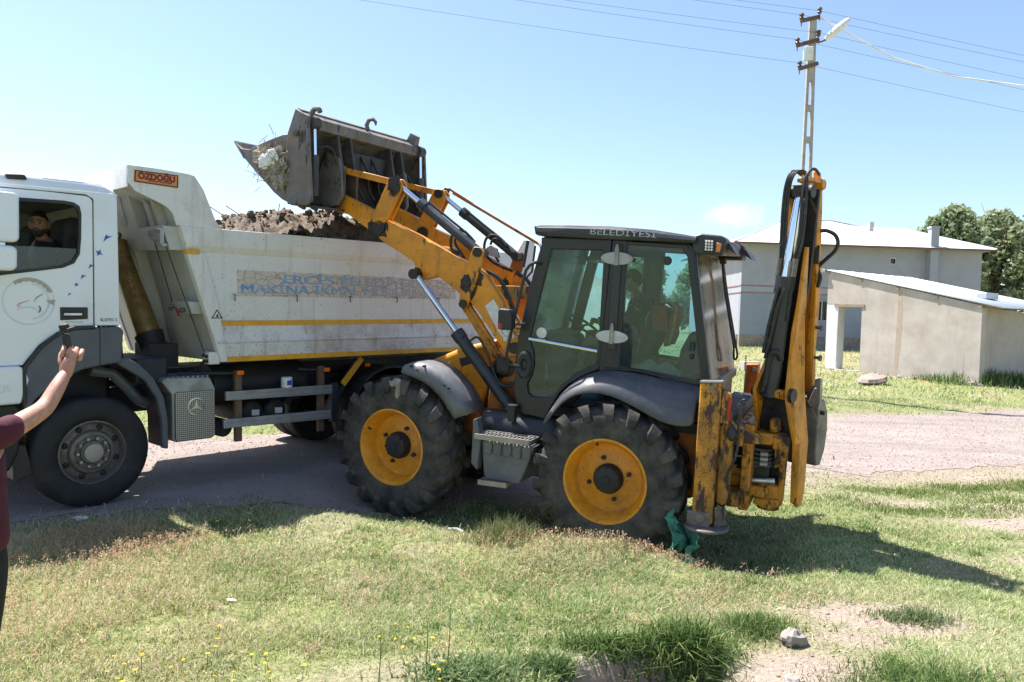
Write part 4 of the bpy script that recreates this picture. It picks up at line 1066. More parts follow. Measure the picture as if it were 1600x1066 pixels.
# battery / silencer box with perforated cover and star emblem
bb = MB().prism([(-0.765, 0.55), (-0.765, 1.03), (-0.66, 1.16), (-0.70, 1.195), (-1.17, 1.18), (-1.225, 1.06), (-1.225, 0.55), (-1.18, 0.525), (-0.81, 0.525)], 0.62, 1.125).build("battery_box", "guard_alu", TR, bevel=0.01)
cv = MB().prism([(-0.79, 0.56), (-0.79, 1.03), (-0.815, 1.045), (-1.21, 1.038), (-1.215, 0.56), (-1.18, 0.535), (-0.815, 0.535)], 1.126, 1.150).build("perforated_cover", "perforated_steel", bb, bevel=0.006)
em = MB(); em.lathe([(0.093, 0.0), (0.093, 0.012), (0.080, 0.014), (0.080, 0.0)], (-1.005, 1.150, 0.885), 36)
for q in range(3):
    a_ = PI / 2 + q * 2 * PI / 3; tip = (-1.005 + 0.082 * math.cos(a_), 0.885 + 0.082 * math.sin(a_))
    l_ = (-1.005 + 0.016 * math.cos(a_ + PI / 3), 0.885 + 0.016 * math.sin(a_ + PI / 3)); r_ = (-1.005 + 0.016 * math.cos(a_ - PI / 3), 0.885 + 0.016 * math.sin(a_ - PI / 3))
    em.prism([(-1.005, 0.885), l_, tip, r_], 1.151, 1.160)
em.build("star_emblem", "aluminium", bb)
mb = MB()
for q in range(9): mb.box((-0.74 - 0.052 * q, 0.87, 1.19), (0.02, 0.45, 0.02))
mb.build("top_ribs", "guard_alu", bb)
# side guard, posts, tanks
for (za, zb_, xa, xb) in ((0.905, 1.008, -1.335, -2.70), (0.605, 0.708, -1.31, -2.66)):
    g_ = MB().prism([(xa, za + 0.012), (xa, zb_ + 0.005), (xb, zb_ - 0.008), (xb, za - 0.012)], 1.12, 1.155)
    g_.box(((xa + xb) / 2, 1.157, (za + zb_) / 2 + 0.022), (abs(xb - xa) - 0.05, 0.006, 0.012)).box(((xa + xb) / 2, 1.157, (za + zb_) / 2 - 0.028), (abs(xb - xa) - 0.05, 0.006, 0.012))
    g_.build("guard_rail", "guard_alu", TR, bevel=0.004)
for xx in (-1.5, -2.55): MB().box((xx, 1.09, 0.84), (0.075, 0.05, 0.78)).build("guard_post", "rusty_arm", TR)
MB().prism([(-2.67, 0.55), (-2.67, 1.02), (-2.76, 1.02), (-2.76, 0.55)], 1.08, 1.16).build("guard_end", "navy_dark", TR, bevel=0.005)
MB().tube([(-0.9, 0.95, 1.22), (-1.5, 1.05, 1.2), (-1.55, 1.1, 1.2)], 0.02, 6).tube([(-2.3, 1.0, 1.2), (-2.6, 1.1, 1.18)], 0.02, 6).build("lamp_bracket", "navy_dark", TR)
for (xx, yy, zz) in ((-1.5, 1.15, 1.21), (-2.6, 1.15, 1.185), (-2.1, 0.72, 1.26), (-3.3, 1.0, 1.20)):
    MB().box((xx, yy, zz), (0.075, 0.035, 0.05)).build("marker_light", "orange_lens", TR, bevel=0.008)
for xx in (-1.76, -2.05):
    tk = MB().cyl((xx, 0.2, 0.73), (xx, 0.92, 0.73), 0.135, n=24).ball((xx, 0.92, 0.73), (0.135, 0.05, 0.135), 16, 8).build("air_tank", "chassis_dark", TR)
    MB().prism([(xx + 0.03, 0.70), (xx + 0.03, 0.765), (xx - 0.06, 0.76), (xx - 0.06, 0.695)], 0.968, 0.976).build("tank_label", "white_label", tk)
MB().cyl((-2.25, 0.8, 0.82), (-2.25, 0.86, 0.82), 0.05, n=14).build("valve", "chassis_dark", TR)
MB().cyl((-1.30, 0.72, 1.05), (-2.45, 0.72, 1.05), 0.24, n=28).build("fuel_tank", "chassis_dark", TR)
MB().cyl((-1.38, 1.0, 0.60), (-1.38, 0.5, 0.60), 0.10, n=18).build("exhaust", "chassis_dark", TR)
MB().bar((-3.14, 1.10, 1.30), (-2.86, 1.10, 0.99), 0.02, 0.075).build("striped_strut", "rail_yellow", TR)
MB().bar((-3.08, 1.08, 1.30), (-2.80, 1.08, 0.85), 0.03, 0.06).build("strut", "navy_dark", TR)
MB().prism(arcpts(-3.6, 0.53, 0.66, 30, 150, 12) + arcpts(-3.6, 0.53, 0.63, 150, 30, 12), 0.5, 1.15).prism(arcpts(-4.95, 0.53, 0.66, 30, 150, 12) + arcpts(-4.95, 0.53, 0.63, 150, 30, 12), 0.5, 1.15).build("rear_mudguard", "black_plastic", TR)

# tipper body
XE = -6.08
def fx(z, o=0.0): return -0.81 - 0.321 * (2.74 - z) + o
BD = TR
ysw = 1.225
side_poly = [(fx(2.60), 2.60), (fx(1.345), 1.345), (XE, 1.345), (XE - 0.05, 2.60)]
for sy in (1, -1):
    mb = MB()
    # upper sheet flat, lower sheet folded with a long crease
    up_ = [(fx(2.56), 2.56), (fx(1.775), 1.775), (XE, 1.775), (XE, 2.56)]
    mb.prism(up_, (ysw - 0.05) * sy, ysw * sy)
    sd_ = mb.build("side_wall", "bed_white", BD)
    mb = MB(); zz = [(1.775, ysw), (1.735, ysw + 0.004), (1.575, ysw + 0.022), (1.555, ysw + 0.040), (1.535, ysw + 0.026), (1.395, ysw + 0.014), (1.345, ysw + 0.008)]
    vs = []; fs = []
    for x_ in (0, 1):
        for z_, y_ in zz: vs.append((fx(z_) if x_ == 0 else XE, y_ * sy, z_))
        for z_, y_ in reversed(zz): vs.append((fx(z_) if x_ == 0 else XE, (y_ - 0.05) * sy, z_))
    k = 2 * len(zz)
    for j in range(k): fs.append((j, (j + 1) % k, k + (j + 1) % k, k + j))
    fs += [tuple(range(k)), tuple(range(2 * k - 1, k - 1, -1))]
    mb.add(vs, fs).build("lower_side_wall", "bed_white_low", BD, smooth=20)
    # hollow top rail with sloped underside
    rp = [(1.13, 2.735), (1.262, 2.742), (1.268, 2.60), (1.262, 2.555), (1.228, 2.49), (1.13, 2.49)]
    vs = []; fs = []
    for x_ in (0, 1):
        for y_, z_ in rp: vs.append((fx(z_, 0.005) if x_ == 0 else XE - 0.02, y_ * sy, z_))
    for j in range(6): fs.append((j, (j + 1) % 6, 6 + (j + 1) % 6, 6 + j))
    fs += [tuple(range(6)), tuple(range(11, 5, -1))]
    MB().add(vs, fs).build("top_rail", "bed_white", BD, bevel=0.008, smooth=20)
    # corner post at the front edge
    cp = [(fx(2.485) + 0.02, 2.485), (fx(1.345) + 0.02, 1.345), (fx(1.345) - 0.05, 1.345), (fx(1.9) - 0.14, 1.9), (fx(2.485) - 0.17, 2.485)]
    MB().prism(cp, (ysw - 0.06) * sy, (ysw + 0.026) * sy).build("corner_post", "bed_white", BD, bevel=0.006)
    # yellow reflective strips
    for (za, zb_, yy) in ((1.728, 1.782, ysw + 0.006), (1.343, 1.398, ysw + 0.0165)):
        MB().prism([(fx(za) - 0.03, za), (fx(zb_) - 0.03, zb_), (XE + 0.02, zb_), (XE + 0.02, za)], (yy - 0.002) * sy, (yy + 0.0045) * sy).build("yellow_stripe", "rail_yellow", BD)
    # canopy cheek plate
    ch = [(-0.30, 3.285), (-0.60, 3.285), (-0.90, 3.272), (-0.96, 3.255), (-1.05, 3.13), (-1.18, 2.82), (-1.26, 2.735), (-0.77, 2.745), (-0.735, 2.86), (-0.68, 2.915), (-0.62, 2.945), (-0.48, 3.0), (-0.37, 3.045), (-0.31, 3.12)]
    MB().prism(ch, 1.238 * sy, 1.256 * sy).build("canopy_cheek", "bed_white", BD, bevel=0.004)
    MB().prism([(XE + 0.02, 1.3), (XE - 0.1, 1.3), (XE - 0.1, 2.95), (XE + 0.15, 2.95), (XE + 0.3, 2.74)], 1.15 * sy, 1.26 * sy).build("rear_post", "bed_white", BD, bevel=0.01)
mb = MB()
for z_, m_ in ((2.05, 0),):
    for xx in (-1.39, -2.14, -2.86, -3.57, -4.27):
        pts = [(xx, ysw + 0.005, z_ + 0.015), (xx, ysw + 0.035, z_ + 0.01), (xx + 0.012, ysw + 0.045, z_ - 0.03), (xx, ysw + 0.03, z_ - 0.055)]
        MB().tube(pts, 0.0075, 6).build("tarp_hook", "rust_steel", BD)
# small repair plates and stains
MB().prism([(-1.56, 2.46), (-1.56, 2.36), (-1.68, 2.33), (-1.70, 2.485)], ysw, ysw + 0.006).build("repair_plate", "bed_white", BD)
# front wall with ribs, hoist housing, beam
t_ = 0.05
MB().prism([(fx(3.28, -0.0), 3.28), (fx(1.345), 1.345), (fx(1.345) - t_, 1.345), (fx(3.28) - t_, 3.28)], -1.235, 1.17).build("front_wall", "bed_front", BD)
def on_front(pts, o0, o1, name, mat, bevel=0.006):
    """prism standing on the slanted front wall; pts = (y, z)"""
    k = len(pts)
    vs = [(fx(z_, o0), y_, z_) for y_, z_ in pts] + [(fx(z_, o1), y_, z_) for y_, z_ in pts]
    return MB().add(vs, [tuple(range(k)), tuple(range(2 * k - 1, k - 1, -1))] + [(i, (i + 1) % k, k + (i + 1) % k, k + i) for i in range(k)]).build(name, mat, BD, bevel=bevel)
on_front([(0.55, 3.2), (0.53, 2.76), (0.24, 2.52), (0.18, 1.98), (0.02, 1.40), (-0.06, 1.40), (-0.42, 1.73), (-0.60, 2.18), (-0.60, 2.58), (-0.30, 2.9), (-0.10, 3.2)], 0.0, 0.13, "hoist_housing", "bed_front")
for y_ in (0.75, 0.93): on_front([(y_ - 0.045, 3.05), (y_ - 0.045, 2.74), (y_ + 0.045, 2.74), (y_ + 0.045, 2.98)], 0.0, 0.07, "front_rib", "bed_front")
on_front([(0.36, 2.745), (1.17, 2.742), (1.17, 2.50), (0.36, 2.52)], 0.0, 0.15, "cross_beam", "bed_front")
on_front([(0.28, 3.2), (0.22, 2.80), (0.29, 2.80), (0.35, 3.2)], 0.13, 0.145, "front_rib", "bed_front")
lv = on_front([(0.90, 2.695), (1.14, 2.655), (1.14, 2.585), (0.93, 2.60), (0.88, 2.64)], 0.16, 0.205, "latch_lever", "guard_alu", 0.015)
MB().box((fx(2.63, 0.19), 1.17, 2.63), (0.04, 0.03, 0.15)).box((fx(2.72, 0.19), 1.15, 2.70), (0.05, 0.1, 0.02)).box((fx(2.58, 0.19), 1.15, 2.545), (0.05, 0.1, 0.025)).build("latch", "steel_worn", BD)
for a_, b_ in (((0.92, 2.59), (0.80, 1.97)), ((1.15, 2.55), (1.18, 1.44))):
    MB().tube([(fx(a_[1], 0.17), a_[0], a_[1]), (fx(b_[1], 0.14), b_[0], b_[1])], 0.006, 6).build("latch_cable", "hose_black", BD)
on_front([(0.72, 1.975), (1.14, 1.98), (1.14, 1.85), (0.74, 1.84)], 0.0, 0.12, "cable_box", "bed_front")
mb = MB()
for (y_, z_) in ((0.70, 1.90), (0.76, 1.93), (0.94, 1.885), (1.0, 1.89)): mb.ball((fx(z_, 0.14), y_, z_), 0.025, 8, 6)
mb.build("bolt", "rust_steel", BD)
on_front([(0.80, 1.92), (0.83, 1.92), (0.85, 1.82), (0.82, 1.82)], 0.125, 0.14, "red_lever", "red_lens")
MB().box((fx(1.40, 0.06), 1.14, 1.385), (0.12, 0.15, 0.13)).build("hinge_bracket", "bed_white", BD, bevel=0.01)
mb = MB()
for (dy, dz) in ((-0.04, 0.03), (0.03, 0.02), (-0.02, -0.035), (0.04, -0.03)): mb.ball((fx(1.40, 0.125), 1.14 + dy, 1.385 + dz), 0.022, 8, 6)
mb.tube([(fx(1.38, 0.12), 1.1, 1.36), (-1.1, 1.0, 1.26), (-1.05, 0.9, 1.22)], 0.02, 6)
mb.build("bolt", "chassis_dark", BD)
# canopy over the cab
cpro = [(-0.30, 3.285), (-0.30, 3.075), (-0.315, 3.075), (-0.32, 3.20), (-0.70, 3.02), (-0.72, 3.06), (-0.93, 3.255), (-0.90, 3.275)]
MB().prism(cpro, -1.238, 1.238).build("canopy", "bed_white", BD, bevel=0.005)
MB().prism([(XE, 1.36), (XE - 0.06, 1.36), (XE - 0.10, 2.62), (XE - 0.04, 2.62)], -1.14, 1.14).build("tailgate", "bed_white", BD)
MB().box(((XE - 1.3) / 2, 0, 1.40), (XE * -1 - 1.3, 2.3, 0.10)).build("bed_floor", "bed_front", BD)
# sign on the canopy cheek
sg = MB().prism([(-0.365, 3.243), (-0.79, 3.243), (-0.785, 3.115), (-0.36, 3.128)], 1.256, 1.262).build("maker_sign", "sign_orange", BD)
MB().holed([(-0.367, 3.241), (-0.788, 3.241), (-0.783, 3.117), (-0.362, 3.130)], [[(-0.378, 3.232), (-0.777, 3.232), (-0.772, 3.127), (-0.373, 3.140)]], 1.262, 1.2632).build("sign_border", "dark_print", sg)
text_mesh("lettering", "ÖZDOĞU", 0.082, side_M(-0.395, 1.2634, 3.166), "red_print", sg, fit=0.36, offset=0.004)
text_mesh("lettering", "DAMPER KAROSER", 0.022, side_M(-0.50, 1.2634, 3.146), "dark_print", sg, fit=0.225)
# peeling panel with faded municipal lettering
pl_ = MB().prism([(-1.425, 2.325), (-1.43, 2.045), (-4.60, 2.05), (-4.60, 2.30), (-3.0, 2.318)], ysw, ysw + 0.004).build("peeling_sticker", "peeling_film", BD)
for q_ in range(3): text_mesh("lettering", "ERCİŞ BELEDİYESİ", 0.135, side_M(-1.98 - 0.007 * q_, ysw + 0.0045 + 0.0012 * q_, 2.195 + 0.002 * q_), "faded_blue", pl_, extrude=0.0005, fit=1.98)
for q_ in range(3): text_mesh("lettering", "MAKİNA İKMAL MÜDÜRLÜĞÜ", 0.135, side_M(-1.47 - 0.007 * q_, ysw + 0.0045 + 0.0012 * q_, 2.078 + 0.002 * q_), "faded_blue", pl_, extrude=0.0005, fit=2.90)
# warning triangle
tr_ = MB().holed([(-1.125, 1.805), (-1.255, 1.805), (-1.19, 1.905)], [[(-1.145, 1.815), (-1.235, 1.815), (-1.19, 1.885)]], ysw + 0.026, ysw + 0.0275).prism([(-1.175, 1.82), (-1.21, 1.82), (-1.195, 1.86)], ysw + 0.026, ysw + 0.0275)
tr_.build("warning_triangle", "dark_print", BD)
MB().box((-0.93, 1.235, 2.49), (0.14, 0.07, 0.045)).build("yellow_reflector", "rail_yellow", BD)
# hoist ram behind the cab
hr = MB().cyl((-0.62, 0.06, 2.62), (-0.82, 0.42, 1.62), 0.10, 0.125, 24).build("hoist_ram", "hoist_gold", TR)
MB().cyl((-0.82, 0.42, 1.62), (-0.86, 0.50, 1.42), 0.15, 0.13, 20).box((-0.87, 0.5, 1.40), (0.3, 0.4, 0.25)).build("ram_mount", "chassis_dark", TR)
d_ = (Vector((-0.82, 0.42, 1.62)) - Vector((-0.62, 0.06, 2.62))).normalized()
nrm = Vector((0.35, 0.94, 0.0)); nrm = (nrm - d_ * nrm.dot(d_)).normalized(); up_v = nrm.cross(d_)
M_ = Matrix(((d_.x, up_v.x, nrm.x, 0), (d_.y, up_v.y, nrm.y, 0), (d_.z, up_v.z, nrm.z, 0), (0, 0, 0, 1)))
p0 = Vector((-0.66, 0.13, 2.43)) + nrm * 0.112
M_.translation = p0
ch_ = "HİDROMAS"
for i, c_ in enumerate(ch_):
    Mq = M_.copy(); Mq.translation = Vector((-0.655, 0.115, 2.45)) + d_ * (0.085 * i) + nrm * (0.109 + 0.0022 * i)
    # upright letters stacked down the barrel
    ux = -up_v; ux = ux if ux.x < 0 else -ux
    uy = -d_; Mr = Matrix(((ux.x, uy.x, nrm.x, Mq.translation.x), (ux.y, uy.y, nrm.y, Mq.translation.y), (ux.z, uy.z, nrm.z, Mq.translation.z), (0, 0, 0, 1)))
    text_mesh("lettering", c_, 0.075, Mr, "red_print", hr, align='CENTER')
MB().lathe([(0.02, 0), (0.035, 0.01), (0.035, 0.03), (0.02, 0.04)], (-0.30, 0.98, 2.62), 14).build("coupling", "hose_black", TR)

# soil load
N = 150
xs_ = np.linspace(-5.6, -1.15, N); ys_ = np.linspace(-1.15, 1.15, 84)
XX, YY = np.meshgrid(xs_, ys_)
top = np.interp(XX, [-6, -5.4, -4.3, -3.8, -3.3, -2.95, -2.7, -2.45, -2.15, -1.95, -1.7, -1.1], [2.4, 2.5, 2.86, 2.95, 3.08, 3.12, 3.10, 3.03, 3.06, 2.97, 2.78, 2.35])
ed = 1 - np.clip((np.abs(YY - 0.1) - 0.35) / 0.85, 0, 1) ** 1.6 * 0.55
ZZ = 2.30 + (top - 2.30) * ed
ZZ = ZZ + (fbm(XX, YY, 2.2, 71) - 0.5) * 0.22 + (fbm(XX, YY, 6.0, 72) - 0.5) * 0.16 + (fbm(XX, YY, 22, 73, 4) - 0.5) * 0.13
ii = (np.arange(83)[:, None] * N + np.arange(N - 1)[None]).ravel()
me = arr_mesh("soil_heap", np.stack([XX, YY, ZZ], -1).reshape(-1, 3), np.stack([ii, ii + 1, ii + 1 + N, ii + N], 1), 4, "clod", smooth=False)
so = bpy.data.objects.new("soil_heap", me); COL.objects.link(so); so.matrix_world = MT
tag(so, "heap of dark brown cloddy soil loaded in the truck bed", "soil heap")
rs = random.Random(17)
mb = MB()
for k in range(900):
    x_ = rs.uniform(-4.6, -1.6); y_ = rs.uniform(-0.6, 0.95); i_ = int((x_ + 5.6) / 4.45 * (N - 1)); j_ = int((y_ + 1.15) / 2.3 * 83)
    r_ = rs.uniform(0.008, 0.022) if k % 6 else rs.uniform(0.02, 0.055); mb.ball((x_, y_, ZZ[j_, i_] + r_ * 0.3), (r_, r_ * rs.uniform(.7, 1), r_ * rs.uniform(.6, .9)), 8, 5, 0.5, 1.8, k * 1.3)
c_ = mb.build("clods", "clod", so, smooth=0); c_['kind'] = 'stuff'
mb = MB()
for (x_, y_, z_, dx, dz) in ((-1.95, 0.2, 2.9, 0.38, 0.22), (-2.05, 0.3, 2.95, 0.28, 0.16), (-2.5, 0.2, 3.0, -0.03, 0.22), (-3.2, 0.3, 3.05, 0.05, 0.16)):
    mb.tube([(x_, y_, z_), (x_ + dx * .5, y_, z_ + dz * 0.55), (x_ + dx, y_, z_ + dz)], 0.006, 4)
mb.build("twigs", "wood_old", so)
# white can standing on the side guard
cn = MB().lathe([(0.0, 0.0), (0.062, 0.0), (0.064, 0.01), (0.064, 0.112), (0.055, 0.122), (0.0, 0.124)], (0, 0, 0), 20, 'z').build("can", "plastic_white", None)
cn.matrix_world = MT @ Matrix.Translation((-2.10, 1.09, 1.004)); tag(cn, "small white canister standing on the truck side guard", "can")
MB().lathe([(0.02, 0.124), (0.018, 0.13), (0, 0.131)], (0, 0, 0), 10, 'z').build("cap", "black_plastic", cn)
MB().prism([(-0.028, 0.03), (0.03, 0.03), (0.03, 0.085), (-0.028, 0.085)], 0.0635, 0.0665).build("print_label", "blue_print", cn)
_tube0 = MB.tube
def _tube_s(self, pts, r, n=8, cap=True):
    """hoses and bent pipes run as smooth curves through their points"""
    pts = [Vector(p_) for p_ in pts]
    if 4 <= len(pts) <= 12 and not isinstance(r, (list, tuple)):
        q_ = [pts[0]] + pts + [pts[-1]]; out_ = []
        for i in range(1, len(q_) - 2):
            a_, b_, c_, d_ = q_[i - 1], q_[i], q_[i + 1], q_[i + 2]
            for k in range(5):
                t = k / 5
                out_.append(0.5 * ((2 * b_) + (c_ - a_) * t + (2 * a_ - 5 * b_ + 4 * c_ - d_) * t * t + (3 * b_ - a_ - 3 * c_ + d_) * t ** 3))
        pts = out_ + [pts[-1]]
    return _tube0(self, pts, r, n, cap)
MB.tube = _tube_s
# ------------------------------------------------------------------ backhoe loader (x forward, y left = near side, z up, origin under the rear axle)
JC = thing("backhoe_loader", "yellow backhoe loader with raised front bucket and dark cab", "backhoe loader", MJ)

# ---- wheels
def loader_wheel_meshes():
    RT = 0.728
    t = MB()
    prof = [(0.375, 0.205), (0.40, 0.222), (0.46, 0.232), (0.54, 0.232), (0.60, 0.224), (0.645, 0.205), (0.672, 0.17), (0.686, 0.10), (0.690, 0.0)]
    prof = prof + [(r, -y) for r, y in reversed(prof[:-1])]
    t.lathe(prof, n=96)
    tyre = t.mesh("tyre", "rubber", 50)
    # chevron lugs, 18 a side, wrapping over the shoulder
    lg = MB(); NL = 18
    for sd in (1, -1):
        for k in range(NL):
            a0 = 2 * PI * (k + (0.5 if sd < 0 else 0)) / NL
            st = [(0.683, 0.724, -0.015, 0.0, 0.075), (0.680, 0.728, 0.06, 0.085, 0.085), (0.668, 0.728, 0.13, 0.17, 0.105), (0.650, 0.722, 0.195, 0.225, 0.118), (0.605, 0.672, 0.226, 0.25, 0.110), (0.560, 0.585, 0.232, 0.262, 0.085)]
            vs = []; fs = []
            for (rb, rt, y_, da, w_) in st:
                a_ = a0 + da
                side = 0.0 if rt > 0.725 else 0.022
                for (r_, ww, yo) in ((rb, w_, 0), (rt, w_ * 0.86, side), ):
                    for q in (-1, 1):
                        an = a_ + q * ww / 2 / 0.70
                        vs.append((r_ * math.cos(an), sd * (y_ + yo), r_ * math.sin(an)))
            m_ = len(st)
            for i in range(m_ - 1):
                o_ = i * 4; p_ = o_ + 4
                fs += [(o_, o_ + 2, p_ + 2, p_), (o_ + 2, o_ + 3, p_ + 3, p_ + 2), (o_ + 3, o_ + 1, p_ + 1, p_ + 3), (o_ + 1, o_, p_, p_ + 1)]
            e_ = (m_ - 1) * 4
            fs += [(0, 1, 3, 2), (e_, e_ + 2, e_ + 3, e_ + 1)]
            lg.add(vs, fs)
    lug = lg.mesh("tread_lugs", "rubber", 30)
    w = MB()
    w.lathe([(0.372, 0.10), (0.374, 0.198), (0.386, 0.215), (0.402, 0.212), (0.402, 0.222), (0.384, 0.226), (0.371, 0.212), (0.362, 0.17), (0.335, 0.135), (0.330, 0.06), (0.318, 0.045), (0.235, 0.035), (0.19, 0.058), (0.14, 0.062), (0.0, 0.062)], n=64)
    rim = w.mesh("wheel", "rim_yellow", 35)
    h = MB()
    h.lathe([(0.142, 0.055), (0.142, 0.105), (0.128, 0.132), (0.122, 0.155), (0.10, 0.165), (0.04, 0.165), (0.035, 0.175), (0.0, 0.176)], n=36)
    for a_ in (75, 165, 345, 255):
        c_ = (0.20 * math.cos(R(a_)), 0, 0.20 * math.sin(R(a_)))
        h.cyl((c_[0], 0.05, c_[2]), (c_[0], 0.085, c_[2]), 0.021, n=8)
    for a_ in range(8): h.cyl((0.112 * math.cos(a_ * PI / 4), 0.14, 0.112 * math.sin(a_ * PI / 4)), (0.112 * math.cos(a_ * PI / 4), 0.168, 0.112 * math.sin(a_ * PI / 4)), 0.011, n=6)
    hub = h.mesh("hub", "chassis_dark", 30)
    v_ = MB(); v_.tube([(0.10, 0.14, 0.335), (0.08, 0.19, 0.345), (0.07, 0.20, 0.33)], 0.010, 6)
    valve = v_.mesh("valve", "hose_black", 40)
    return rim, tyre, lug, hub, valve
lw_ = loader_wheel_meshes()
def put_lw(x, y, side, steer, rot):
    r_ = bpy.data.objects.new("wheel", lw_[0]); COL.objects.link(r_); r_.parent = JC
    r_.matrix_local = Matrix.Translation((x, y, 0.725)) @ Matrix.Rotation(steer + (0 if side > 0 else PI), 4, 'Z') @ Matrix.Rotation(rot, 4, 'Y')
    for nm, me_ in zip(("tyre", "tread_lugs", "hub", "valve"), lw_[1:]):
        c_ = bpy.data.objects.new(nm, me_); COL.objects.link(c_); c_.parent = r_
    return r_
put_lw(0.0, 0.895, 1, 0.0, 0.06); put_lw(0.0, -0.895, -1, 0.0, 0.7)
fwn = put_lw(2.285, 0.90, 1, R(-4.5), 0.9); put_lw(2.285, -0.90, -1, R(-4.5), 0.3)
# dried pale mud smear on the front tyre shoulder
mb = MB().ball((-0.02, 0.20, 0.672), (0.085, 0.05, 0.05), 12, 8, 0.5, 2.0, 4.0).ball((-0.06, 0.226, 0.60), (0.032, 0.02, 0.09), 10, 8, 0.5, 2.5, 9.0)
md = mb.build("dried_mud", "lump", JC); md.matrix_local = Matrix.Translation((2.285, 0.90, 0.725)) @ Matrix.Rotation(R(-4.5), 4, 'Z')
for xx, m_ in ((0, "orange_paint"), (2.285, "orange_paint")):
    MB().box((xx, 0, 0.74), (0.26, 1.3, 0.24)).ball((xx, 0, 0.74), 0.26).build("axle", "chassis_dark", JC, bevel=0.03)

# ---- chassis, tower, hood
MB().prism([(-0.95, 0.62), (-0.45, 0.80), (0.3, 0.85), (1.6, 0.80), (2.9, 0.72), (2.95, 1.0), (1.6, 1.12), (-0.2, 1.30), (-0.85, 1.30)], -0.42, 0.42).build("chassis", "orange_paint", JC, bevel=0.02)
for ya in (0.42, -0.64): MB().prism([(-0.42, 1.28), (-0.42, 0.66), (-0.75, 0.58), (-0.85, 0.7), (-0.85, 1.34)], ya, ya + 0.22).build("rear_frame_plate", "orange_paint", JC, bevel=0.01)
MB().box((0.1, 0, 1.25), (1.8, 1.45, 0.1)).build("cab_floor", "chassis_dark", JC)
MB().prism([(1.75, 1.05), (1.62, 1.13), (1.45, 1.03), (1.50, 0.75), (1.8, 0.75)], 0.30, 0.60).build("frame_gusset", "orange_paint", JC, bevel=0.015)
for sy in (1, -1):
    a_, b_ = 0.40 * sy, 0.50 * sy
    MB().prism([(1.46, 1.62), (1.42, 1.80), (1.30, 1.86), (1.16, 1.82), (1.10, 1.66), (1.10, 1.04), (1.52, 1.04), (1.50, 1.37)], min(a_, b_), max(a_, b_)).build("loader_tower", "orange_paint", JC, bevel=0.012)
hood = MB()
hp = [(1.47, 1.50), (1.46, 1.895), (1.88, 1.765), (2.20, 1.615), (2.50, 1.455), (2.82, 1.24), (2.92, 1.05), (2.92, 0.86), (1.78, 0.86), (1.76, 1.10), (1.62, 1.13), (1.54, 1.38)]
hood.prism(hp, -0.43, 0.43); hood.build("hood", "yellow_paint", JC, bevel=0.055, segs=4)
MB().prism([(1.915, 1.635), (1.70, 1.705), (1.685, 1.625), (1.88, 1.548)], 0.425, 0.434).build("hood_vent", "black_plastic", JC, bevel=0.004)
worn("sticker_yellow", (0.7, 0.6, 0.15), (0.4, 0.3, 0.1), 0.4, 30, rough=0.5, bump=0)
MB().prism([(2.06, 1.585), (2.02, 1.60), (2.01, 1.53), (2.05, 1.515)], 0.43, 0.4335).build("warning_sticker", "sticker_yellow", JC)
MB().box((2.97, 0, 1.0), (0.08, 0.8, 0.45)).build("front_grille", "chassis_dark", JC, bevel=0.01)
MB().box((1.5, 0, 1.2), (0.12, 0.84, 0.6)).build("bulkhead", "chassis_dark", JC)
